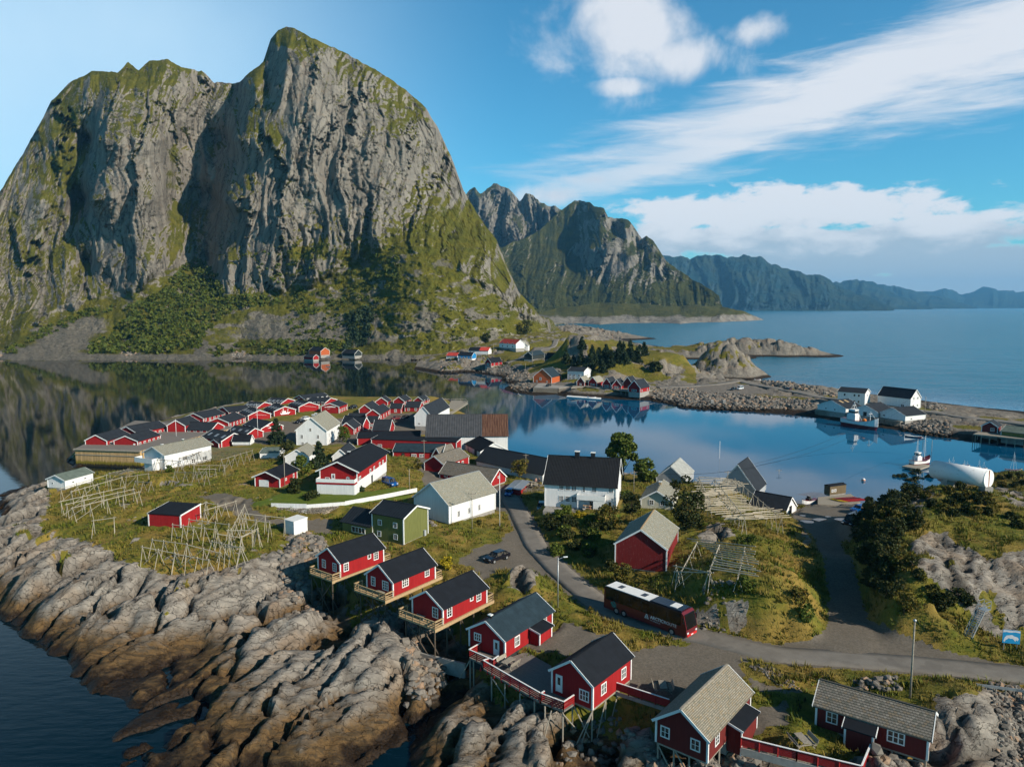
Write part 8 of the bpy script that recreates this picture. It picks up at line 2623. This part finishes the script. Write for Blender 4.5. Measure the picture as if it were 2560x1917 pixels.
def crown_pts(rng, h, r, n, clumps=22, low=.25):
    c = []
    for i in range(clumps):
        u = rng.uniform(low, .95)
        w_ = r * math.sin(math.pi * min(.98, (u - low * .6) / (1.02 - low * .6))) ** .7
        t = rng.uniform(0, 6.283)
        q = w_ * rng.uniform(.35, .85)
        c.append((q * math.cos(t), q * math.sin(t), u * h, rng.uniform(.28, .5) * r * .8))
    c = np.array(c)
    k = rng.integers(0, clumps, n)
    d = rng.normal(size=(n, 3)); d /= np.linalg.norm(d, axis=1, keepdims=True)
    return c[k, :3] + d * (c[k, 3] * rng.uniform(.55, 1.0, n))[:, None] * np.array([1, 1, .8]), c


def conifer_pts(rng, h, r, n):
    nb = 90
    bz = np.sort(rng.uniform(.06, .97, nb))
    ba = rng.uniform(0, 6.283, nb)
    bl = r * (1 - bz) ** .85 * rng.uniform(.65, 1.12, nb) + .05 * r
    k = rng.choice(nb, n, p=(bl / bl.sum()))
    u = rng.uniform(.15, 1, n) ** .8
    x = bl[k] * u
    sp_ = rng.normal(0, .12, n) * bl[k] * (1.1 - u * .6)
    ca, sa = np.cos(ba[k]), np.sin(ba[k])
    z = bz[k] * h - .28 * x + .10 * x * x / r + rng.normal(0, .05, n) * h * .3
    return np.stack([x * ca - sp_ * sa, x * sa + sp_ * ca, np.maximum(z, .1)], 1)


_trees = {}


def tree_parts(kind, h, r, n, leaf, mat, seed, low):
    rng = np.random.default_rng(seed)
    if kind == 'conifer':
        pts = conifer_pts(rng, h, r, n)
        cl = None
        me = quadmesh('crown', cards(pts, leaf, rng, asp=2.4), LM[mat])
    else:
        pts, cl = crown_pts(rng, h, r, n, low=low)
        me = quadmesh('crown', cards(pts, leaf, rng), LM[mat])
    m = MB()
    tr = max(.05, .022 * h)
    m.tube((0, 0, -.4), (0, 0, h * (.9 if kind == 'conifer' else .55)), tr, tr * .35, 7)
    if cl is not None:
        for x, y, z, _ in cl[:9]:
            m.tube((0, 0, z * random.uniform(.35, .6)), (x * .9, y * .9, z), tr * .45, tr * .12, 5)
    return me, m.mesh('trunk', 'bark')


def tree(name, label, cat, px, h, r, kind='leafy', n=1100, leaf=.28, mat='green', seed=1, low=.25, group=None, F=None, share=None):
    p = hit(*px) if F is None else ground_hit(F, *px)
    key = share or (label, px)
    if key not in _trees:
        _trees[key] = tree_parts(kind, h, r, n, leaf, mat, seed, low)
    cm, tm_ = _trees[key]
    t = thing(name, label, cat, (p.x, p.y, p.z - .1), random.uniform(0, 6.28), group)
    link('crown', cm, t)
    link('trunk', tm_, t)
    return t


def pxh(px, top):
    p = hit(*px)
    return zat(p.y, top[1]) - p.z


TL = [
    ('tree', 'big round crowned green tree behind the white house roof', 'tree', T6(960, 480), T6(940, 95), 3.7, 'leafy', 5600, .42, 'green', .2),
    ('shrub', 'bright green bush at the left end of the white house garden', 'shrub', T6(400, 820), T6(400, 740), 1.2, 'leafy', 900, .24, 'green', .02),
    ('shrub', 'green bush below the yellow flowers of the white house garden', 'shrub', T6(680, 860), T6(680, 790), 1.5, 'leafy', 1000, .24, 'green', .02),
    ('shrub', 'yellowing bush between the garden and the rusty olive shrub', 'shrub', T6(760, 810), T6(760, 745), 1.1, 'leafy', 800, .22, 'olive', .02),
    ('shrub', 'green bush against the right end wall of the white house', 'shrub', T6(985, 650), T6(985, 570), 1.3, 'leafy', 900, .25, 'green', .02),
    ('tree', 'leafy tree right of the tall one, by the pale pole', 'tree', T6(1150, 500), T6(1150, 290), 2.6, 'leafy', 2300, .38, 'green', .15),
    ('tree', 'smaller leafy tree touching the ribbed roof boathouse', 'tree', T6(1255, 450), T6(1255, 325), 1.7, 'leafy', 900, .28, 'green', .15),
    ('tree', 'dark dense tree between the cream house and the fish rack', 'tree', T6(1500, 900), T6(1500, 460), 2.9, 'leafy', 2400, .3, 'dark', .05),
    ('tree', 'dark tree in front of the steep roofed boathouse gable', 'tree', T6(1690, 500), T6(1690, 350), 2.2, 'leafy', 1300, .3, 'dark', .1),
    ('shrub', 'broad rusty olive shrub in front of the white house garden', 'shrub', T6(850, 880), T6(850, 700), 2.6, 'leafy', 1500, .26, 'olive', .05),
    ('shrub', 'pale green bush before the white house windows', 'shrub', T6(455, 790), T6(455, 690), 1.5, 'leafy', 800, .24, 'green', .1),
    ('shrub', 'dark bush between the white and cream houses', 'shrub', T6(1030, 760), T6(1030, 580), 2.0, 'leafy', 1200, .26, 'dark', .05),
    ('shrub', 'yellow flowering bush on the white house bank', 'shrub', T6(590, 800), T6(590, 752), 1.2, 'leafy', 600, .2, 'yellow', .1),
    ('shrub', 'brown green bush in front of the red barn gable', 'shrub', T6(960, 1390), T6(950, 1200), 1.8, 'leafy', 1200, .22, 'olive', .05),
    ('shrub', 'thin bush at the left foot of the red barn', 'shrub', T6(850, 1270), T6(850, 1160), 1.0, 'leafy', 500, .2, 'dark', .1),
    ('spruce', 'tall ragged spruce in front of the village parking', 'tree', S4(690, 780), S4(690, 430), 3.1, 'conifer', 2600, .3, 'spruce', 0),
    ('spruce', 'dense spruce between the small white house and the red balcony house', 'tree', S4(1255, 1110), S4(1255, 740), 3.1, 'conifer', 3000, .3, 'spruce', 0),
    ('tree', 'dark round tree left of the small white house', 'tree', S4(820, 1000), S4(810, 750), 2.2, 'leafy', 1500, .28, 'dark', .05),
    ('tree', 'light green young tree right of the garage', 'tree', S4(1020, 1220), S4(1020, 950), 2.1, 'leafy', 1500, .26, 'green', .05),
    ('tree', 'green garden tree beside the tall white village house', 'tree', S4(1560, 760), S4(1560, 560), 2.0, 'leafy', 1300, .28, 'green', .1),
    ('shrub', 'dark bush by the garage side window', 'shrub', S4(930, 1430), S4(930, 1240), 1.9, 'leafy', 1400, .24, 'dark', .02),
    ('shrub', 'low round dark shrub on the open lawn', 'shrub', S4(1135, 1505), S4(1135, 1415), 1.7, 'leafy', 900, .22, 'dark', .02),
    ('shrub', 'small round bush at the corner of the red balcony house', 'shrub', S4(1795, 1410), S4(1795, 1335), .9, 'leafy', 500, .2, 'spruce', .02),
    ('tree', 'small single stemmed tree beside the long dark roofed warehouse', 'tree', T3(685, 1430), T3(680, 1270), 2.0, 'leafy', 1200, .26, 'olive', .3),
    ('shrub', 'yellow green bush on the verge near the black car', 'shrub', T7(1440, 500), T7(1440, 385), 1.1, 'leafy', 700, .18, 'yellow', .05),
    ('shrub', 'small bush beside the flagpole verge', 'shrub', T7(1718, 110), T7(1718, 60), .5, 'leafy', 300, .14, 'dark', .1),
    ('shrub', 'lush green bush on the knoll right of the smaller rack', 'shrub', T6(2040, 1440), T6(2040, 1300), 1.4, 'leafy', 900, .2, 'green', .02),
    ('shrub', 'dark green bush under the far rack poles', 'shrub', T6(2030, 1040), T6(2030, 960), 1.6, 'leafy', 800, .2, 'green', .02),
    ('shrub', 'young bush halfway down the grassy knoll', 'shrub', T10(330, 390), T10(330, 250), 1.1, 'leafy', 800, .18, 'green', .05),
    ('shrub', 'reddish autumn bush on the grassy knoll', 'shrub', T10(270, 250), T10(270, 100), 1.2, 'leafy', 800, .18, 'olive', .1),
    ('shrub', 'yellow lit bush with bare twigs at the lane bend', 'shrub', T10(1170, 350), T10(1180, 130), 1.3, 'leafy', 900, .18, 'olive', .05),
    ('shrub', 'tall orange tinged bush on the rocky hill face', 'shrub', T5(1150, 1260), T5(1150, 1080), 1.6, 'leafy', 1000, .22, 'olive', .05),
    ('shrub', 'small tree like bush on the verge near the coach rear', 'shrub', T8(1300, 350), T8(1300, 260), .45, 'leafy', 260, .12, 'olive', .3),
    ('shrub', 'dark bush on the lane side in front of the grey slate roofed red house', 'shrub', T2(1670, 800), T2(1670, 715), 1.1, 'leafy', 600, .2, 'olive', .05),
    ('shrub', 'bush growing on the cliff below the white boathouse wall', 'shrub', T1(1470, 830), T1(1470, 765), 1.1, 'leafy', 500, .2, 'green', .05),
]
for i, (nm, lb, cat, b, tp, r, kind, n, lf, mt, low) in enumerate(TL):
    tree(nm, lb, cat, b, max(.8, pxh(b, tp)), r * (1.32 if nm == 'tree' else 1.1), kind, n, lf, mt, 100 + i, low)
# shrubs on the tank hill
random.seed(9)
SH = [(880, 700), (960, 640), (1040, 600), (1100, 520), (1010, 560), (940, 760), (1000, 720), (1120, 640), (1180, 600), (1240, 540), (1320, 500), (1390, 470), (880, 800), (950, 860), (1020, 820), (1090, 760), (1050, 940), (980, 960), (900, 900), (1150, 880), (1560, 700), (1640, 660), (1720, 640), (1800, 690), (1860, 640), (1700, 760), (1600, 800), (1500, 760),
      (1420, 720), (1780, 780), (1880, 780), (2000, 480), (2080, 460), (2160, 470), (2010, 540), (2120, 540), (2200, 520), (1560, 600), (1650, 570), (1350, 640), (1240, 800), (1260, 900), (860, 960), (800, 880), (1900, 700), (2100, 820), (2150, 900)]
for i, (a, b) in enumerate(SH):
    k = i % 5
    dk = k in (0, 1, 3)
    tree('shrub', 'dark leafy shrub in the thicket on the shaded tank hill' if dk else 'olive leafy shrub in the thicket on the tank hill', 'shrub', T5(a, b), (1.9 + .3 * k) if a < 1300 else 1.1 + .15 * k, (1.45 + .1 * k) if a < 1300 else 1.1, 'leafy', 1500, .21, 'dark' if dk else 'olive', 300 + k, .03, 'dark shrubs of the tank hill thicket' if dk else 'olive shrubs of the tank hill thicket', None, ('hill', k, a < 1300))
SR = [(1480, 1600), (1560, 1560), (1640, 1520), (1720, 1560), (1420, 1500), (1240, 1240), (1300, 1340), (1120, 1420), (1040, 1500), (960, 1380), (900, 1250), (1000, 1250), (860, 1100), (940, 1100)]
for i, (a, b) in enumerate(SR):
    tree('shrub', 'low scrubby bush on the dark slope beside the lane', 'shrub', T5(a, b), 1.5 + .2 * (i % 3), 1.0, 'leafy', 600, .18, 'dark', 320 + i % 3, .02, 'scrub beside the lane', None, ('lane', i % 3))
rng = np.random.default_rng(5)
TH = [(900, 700), (1150, 480), (1350, 450), (1230, 760), (1080, 1100), (1120, 1480), (880, 1420), (770, 1000)]
k = 0
while k < 46:
    a, b = rng.uniform(760, 1350), rng.uniform(450, 1500)
    if inpoly(np.array([a]), np.array([b]), TH)[0]:
        j = k % 4
        tree('shrub', 'dark bush in the thicket on the steep slope above the lane', 'shrub', T5(a, b), 1.5 + .4 * j, 1.5 + .15 * j, 'leafy', 1100, .2, 'dark', 330 + j, .03, 'bushes on the slope above the lane', None, ('thick', j))
        k += 1
for k in range(20):  # bushes added to darken the hollow left of the barn, which lies in shade
    a, b = rng.uniform(330, 880), rng.uniform(830, 1150)
    j = k % 3
    tree('shrub', ('dark bramble bush' if j < 2 else 'green bush') + ' on the bank between the white house and the red barn', 'shrub', T6(a, b), 1.2 + .3 * j, 1.35 + .2 * j, 'leafy', 1000, .22, 'dark' if j < 2 else 'green', 360 + j, .02, ('dark bramble' if j < 2 else 'green') + ' bushes on the bank', None, ('bank', j))
# puddles in the harbour yard
for a, b, r in ((330, 845, 1.5), (460, 828, 1.5), (640, 825, 1.3), (520, 800, .6), (300, 790, .6)):
    p = hit(*T5(a, b))
    m = MB()
    m.face([(p.x + r * math.cos(t_) * (1 + .15 * math.sin(3 * t_)), p.y + r * .8 * math.sin(t_), p.z + .05) for t_ in np.arange(0, 6.28, .35)])
    o = m.build('puddle', 'puddle')
    o['kind'] = 'structure'
# pines on the islet
PN = [(1150, 470), (1090, 440), (1215, 460), (1300, 500), (1340, 460), (1400, 520), (1440, 440), (1310, 430), (1370, 410), (1430, 390), (1540, 430), (1580, 400), (1600, 450), (1650, 420), (1700, 430), (1640, 380), (1720, 380), (1760, 370), (1550, 380), (1470, 480), (1260, 500), (1225, 330), (1860, 520), (735, 190), (400, 265)]
for i, (a, b) in enumerate(PN):
    if i < 22:
        tree('pine', 'dark pine in the grove on the islet hill', 'tree', T3(a, b), 6.5 + 1.2 * (i % 4), 3.4, 'conifer', 1300, .6, 'spruce', 340 + i % 4, 0, 'pines of the islet grove', FAR, ('pine', i % 4))
    else:
        tree('shrub', ('round bush on the islet grass by the rock face', 'big dark bush above the tunnel mouth', 'dark bush above the white houses of the hamlet')[i - 22], 'shrub', T3(a, b), (5, 14, 9)[i - 22], (4, 9, 5)[i - 22], 'leafy', 900, .9, 'dark', 350 + i, .02, None, FAR)

# woodland and scrub on the scree below the cliffs
XS, PYm, XYZm = IMG['mountain']


def scatter_img(poly, n, rng):
    xs_ = [q[0] for q in poly]; ys_ = [q[1] for q in poly]
    px = rng.uniform(min(xs_), max(xs_), n * 3)
    py = rng.uniform(min(ys_), max(ys_), n * 3)
    ok = inpoly(px, py, poly)
    px, py = px[ok][:n], py[ok][:n]
    out = []
    for a, b in zip(px, py):
        j = int(np.clip(np.searchsorted(XS, a), 0, len(XS) - 1))
        col = PYm[:, j]
        i = int(np.clip(np.searchsorted(-col, -b), 0, len(col) - 1))
        out.append(XYZm[i, j])
    return np.array(out)


rng = np.random.default_rng(77)
W1 = scatter_img([(215, 868), (290, 830), (320, 770), (400, 735), (440, 690), (465, 650), (500, 655), (540, 690), (560, 745), (640, 745), (700, 735), (690, 765), (620, 770), (560, 790), (520, 830), (500, 870), (420, 885), (230, 885)], 900, rng)
W2 = scatter_img([(0, 885), (60, 850), (150, 800), (260, 765), (310, 770), (200, 800), (100, 850), (30, 888)], 170, rng)
W3 = scatter_img([(700, 740), (800, 715), (950, 640), (1000, 640), (1010, 760), (930, 800), (820, 890), (700, 880), (720, 800)], 230, rng)
W4 = scatter_img([(870, 790), (935, 770), (920, 860), (860, 885)], 120, rng)
W5 = scatter_img([(520, 870), (720, 850), (880, 860), (880, 890), (520, 892)], 90, rng)
W6 = scatter_img([(600, 640), (700, 620), (900, 600), (1000, 620), (880, 690), (700, 720)], 120, rng)
W7 = scatter_img([(950, 700), (1350, 760), (1300, 850), (1000, 880)], 160, rng)


def wood(name, sets, mat, rng, k=26):
    allq = []
    for W_, smin, smax, tall in sets:
        for c in W_:
            r = rng.uniform(smin, smax)
            d = rng.normal(size=(k, 3)); d /= np.linalg.norm(d, axis=1, keepdims=True)
            d[:, 2] = np.abs(d[:, 2]) * tall + .1
            allq.append(cards(c + d * r * rng.uniform(.6, 1, (k, 1)), r * .62, rng))
    o = link(name, quadmesh(name, np.concatenate(allq), LM[mat]))
    o['kind'] = 'stuff'
    return o


wood('woodland', [(W1, 1.8, 4.2, 1.1), (W2, 1.6, 3.2, 1.0), (W3, 1.2, 3.2, 1.0), (W5, 1.5, 3.5, 1.1), (W6, 1.2, 3.0, 1.0), (W7, .7, 1.8, .8)], 'wood', rng)
wood('conifer_wood', [(W4, 1.8, 3.0, 2.6)], 'spruce', rng)


# ------------------------------------------------------------------ loose stone and grass
_g = (1 + 5 ** .5) / 2
ICO = np.array([(-1, _g, 0), (1, _g, 0), (-1, -_g, 0), (1, -_g, 0), (0, -1, _g), (0, 1, _g), (0, -1, -_g), (0, 1, -_g), (_g, 0, -1), (_g, 0, 1), (-_g, 0, -1), (-_g, 0, 1)]) * .45
ICOF = ((0, 11, 5), (0, 5, 1), (0, 1, 7), (0, 7, 10), (0, 10, 11), (1, 5, 9), (5, 11, 4), (11, 10, 2), (10, 7, 6), (7, 1, 8), (3, 9, 4), (3, 4, 2), (3, 2, 6), (3, 6, 8), (3, 8, 9), (4, 9, 5), (2, 4, 11), (6, 2, 10), (8, 6, 7), (9, 8, 1))


def ico(rng, n):
    return ICO + rng.normal(0, .11, (12, 3))




def stone_mat():
    m, g, bs = newmat('loose stone')
    r = g.n('ShaderNodeNewGeometry').outputs['Random Per Island']
    pos = g.n('ShaderNodeNewGeometry').outputs['Position']
    n = g.noise(pos, 3, 5, .65)
    col = g.mix(r, (0.235, 0.21, 0.18), (0.125, 0.112, 0.098))
    col = g.mix(g.ramp(r, .82, .9), col, (0.32, 0.22, 0.15))
    col = g.mix(g.ramp(n, .5, .75, 0, .6), col, (0.07, 0.062, 0.054))
    s_ = g.n('ShaderNodeSeparateXYZ')
    g.put(s_.inputs[0], pos)
    col = g.mix(g.ramp(g.m('ADD', s_.outputs[2], n), 2.0, 1.0), col, (0.022, 0.017, 0.011))
    g.put(bs.inputs['Base Color'], col)
    bs.inputs['Roughness'].default_value = .95
    bs.inputs['Specular IOR Level'].default_value = .1
    g.put(bs.inputs['Normal'], g.bump(n, .6, .08))
    return m


M_STONE = stone_mat()


def stones(name, polys, F, rng, flat=.75):
    Vv, Ff = [], []
    for poly, n, smin, smax, z0 in polys:
        w_ = [P(a, b, z0) for a, b in poly]
        w_ = [(q.x, q.y) for q in w_]
        xs_ = rng.uniform(min(q[0] for q in w_), max(q[0] for q in w_), n * 5)
        ys_ = rng.uniform(min(q[1] for q in w_), max(q[1] for q in w_), n * 5)
        ok = inpoly(xs_, ys_, w_)
        for x, y in list(zip(xs_[ok], ys_[ok]))[:n]:
            z = F.z(x, y)
            if z < -.4:
                continue
            s = smin + (smax - smin) * rng.random() ** 2
            a = rng.uniform(0, 6.28)
            v = ico(rng, 0) * s * rng.uniform(.7, 1.2, 3) * np.array([1, 1, flat])
            c, d = math.cos(a), math.sin(a)
            v = np.stack([v[:, 0] * c - v[:, 1] * d + x, v[:, 0] * d + v[:, 1] * c + y, v[:, 2] + z + s * .15], 1)
            i = len(Vv)
            Vv += v.tolist()
            Ff += [tuple(i + k for k in f) for f in ICOF]
    me = bpy.data.meshes.new(name)
    me.from_pydata(Vv, [], Ff)
    me.materials.append(M_STONE)
    o = link(name, me)
    o['kind'] = 'stuff'
    return o


q = lambda tl, *v: [tl(*a) for a in v]
stones('rubble', [
    (q(T7, (60, 220), (250, 215), (420, 260), (330, 360), (200, 440), (40, 480)), 330, .35, .95, 6.0), (q(T7, (0, 480), (200, 470), (300, 620), (420, 800), (250, 860), (0, 780)), 260, .3, .9, 4.0),
    (q(T7, (600, 760), (1000, 760), (1300, 900), (1200, 1150), (1000, 1050), (700, 900)), 200, .2, .55, 3.6), (q(T7, (1080, 1300), (1450, 1350), (1350, 1656), (1100, 1656)), 200, .25, .8, 1.6),
    (q(T9, (680, 1470), (860, 1500), (1200, 1656), (1100, 1700), (620, 1656)), 170, .25, .7, 3.2), (q(T9, (60, 1550), (560, 1640), (560, 1720), (60, 1720)), 90, .25, .7, 2.0),
    (q(T10, (1880, 1000), (2240, 1080), (2240, 1700), (1960, 1680), (1990, 1400)), 620, .18, .5, 4.4), (q(T10, (900, 1500), (1340, 1580), (1300, 1720), (860, 1720)), 130, .25, .7, 3.4),
    (q(T9, (930, 790), (1100, 770), (1260, 880), (1400, 1000), (1200, 960)), 330, .07, .2, 5.1), (q(T10, (700, 880), (1100, 900), (1150, 1020), (760, 960)), 60, .25, .6, 5.6), (q(T8, (1000, 1300), (1500, 1200), (1700, 1400), (1500, 1600), (1000, 1600)), 120, .2, .6, 2.4),
    (q(T9, (520, 250), (700, 240), (950, 300), (880, 440), (560, 460)), 40, .2, .6, 6.2), (q(T2, (1750, 1240), (1850, 1290), (1800, 1320)), 14, .3, .7, 5.6)], NEAR, rng)
stones('riprap', [
    (q(T4, (0, 565), (420, 590), (700, 615), (1200, 655), (1170, 700), (600, 690), (200, 690), (0, 680)), 1300, .5, 1.3, 1.4), (q(T4, (720, 470), (960, 490), (1360, 570), (1340, 600), (980, 530), (720, 500)), 420, .6, 1.6, 3.0),
    (q(T3, (0, 465), (370, 470), (560, 500), (760, 560), (800, 690), (620, 690), (560, 560), (370, 525), (0, 525)), 900, .4, 1.2, .8), (q(T3, (1830, 690), (2208, 680), (2208, 800), (1840, 770)), 500, .5, 1.3, 1.6),
    (q(T4, (1950, 640), (2208, 650), (2340, 700), (2208, 720), (2080, 690)), 200, .5, 1.2, 2.4), (q(T4, (1900, 800), (2340, 850), (2340, 930), (1900, 880)), 400, .5, 1.2, 1.0), (q(T3, (1050, 130), (1350, 140), (1650, 180), (1500, 220), (1150, 180)), 300, 1.0, 3.0, 6.0)], FAR, rng)
# shore blocks at the foot of the mountain
Sx = rng.uniform(-480, -60, 2600)
Vv, Ff = [], []
for x in Sx:
    y = np.interp(x, (-480, -260, -160, -60), (618, 618, 618, 600)) + rng.uniform(-6, 24)
    s = rng.uniform(.5, 1.7)
    v = ico(rng, 0) * s + np.array([x, y, max(0, (y - 612) * .13) + rng.uniform(-.2, .5)])
    i = len(Vv)
    Vv += v.tolist()
    Ff += [tuple(i + k for k in f) for f in ICOF]
me = bpy.data.meshes.new('shore_stones'); me.from_pydata(Vv, [], Ff); me.materials.append(M_STONE)
link('shore_stones', me)['kind'] = 'stuff'


def grass(name, n, mat, hmin, hmax, sel, rng, wfac=.16, blades=4):
    ii, jj = np.nonzero(sel)
    wgt = 1.0 / np.maximum(NEAR.ys[ii], 55) ** .9 * np.gradient(NEAR.ys)[ii]
    k = rng.choice(len(ii), n, p=wgt / wgt.sum())
    x = NEAR.X[ii[k], jj[k]] + rng.uniform(-.3, .3, n)
    y = NEAR.Y[ii[k], jj[k]] + rng.uniform(-.25, .25, n)
    z = NEAR.Z[ii[k], jj[k]] - .06
    cl = .5 + .8 * sstep(-.4, .5, fbm(x / 3.1, y / 3.1, 3, 91))
    Q = []
    for b in range(blades):
        a = rng.uniform(0, 6.28, n)
        h_ = rng.uniform(hmin, hmax, n) * cl
        w_ = h_ * wfac + .015
        ox, oy = rng.normal(0, .14, n), rng.normal(0, .14, n)
        lx, ly = np.cos(a), np.sin(a)
        c = np.stack([x + ox, y + oy, z], 1)
        s = np.stack([-ly * w_, lx * w_, 0 * w_], 1)
        tip = c + np.stack([lx * h_ * rng.uniform(.2, .7, n), ly * h_ * rng.uniform(.2, .7, n), h_], 1)
        Q.append(np.stack([c - s, c + s, tip], 1))
    o = link(name, quadmesh(name, np.concatenate(Q), LM[mat]))
    o['kind'] = 'stuff'


base = (rockS < .5) & (grav < .5) & (lawn < .5) & (NEAR.Z > 1.6) & (NEAR.Y < 200)
for hi in HOUSES.values():
    o_, c_, s_ = hi['t'].location, math.cos(hi['t'].rotation_euler.z), math.sin(hi['t'].rotation_euler.z)
    if o_.y > 210 or o_.z < 3 and False:
        continue
    lx = (NEAR.X - o_.x) * c_ + (NEAR.Y - o_.y) * s_
    ly = -(NEAR.X - o_.x) * s_ + (NEAR.Y - o_.y) * c_
    base &= ~((lx > -1.8) & (lx < hi['L'] + 1.4) & (ly > -.6) & (ly < hi['W'] + .4))
gold = fbm(NEAR.X / 9, NEAR.Y / 9, 3, 95)
grass('grass', 62000, 'grass', .25, .6, base & (gold > -.05), rng, .11)
grass('green_grass', 56000, 'grassg', .2, .5, base & (gold < .15), rng, .12)
grass('weeds', 9000, 'dark', .2, .5, base & (gold < -.1), rng, .2)
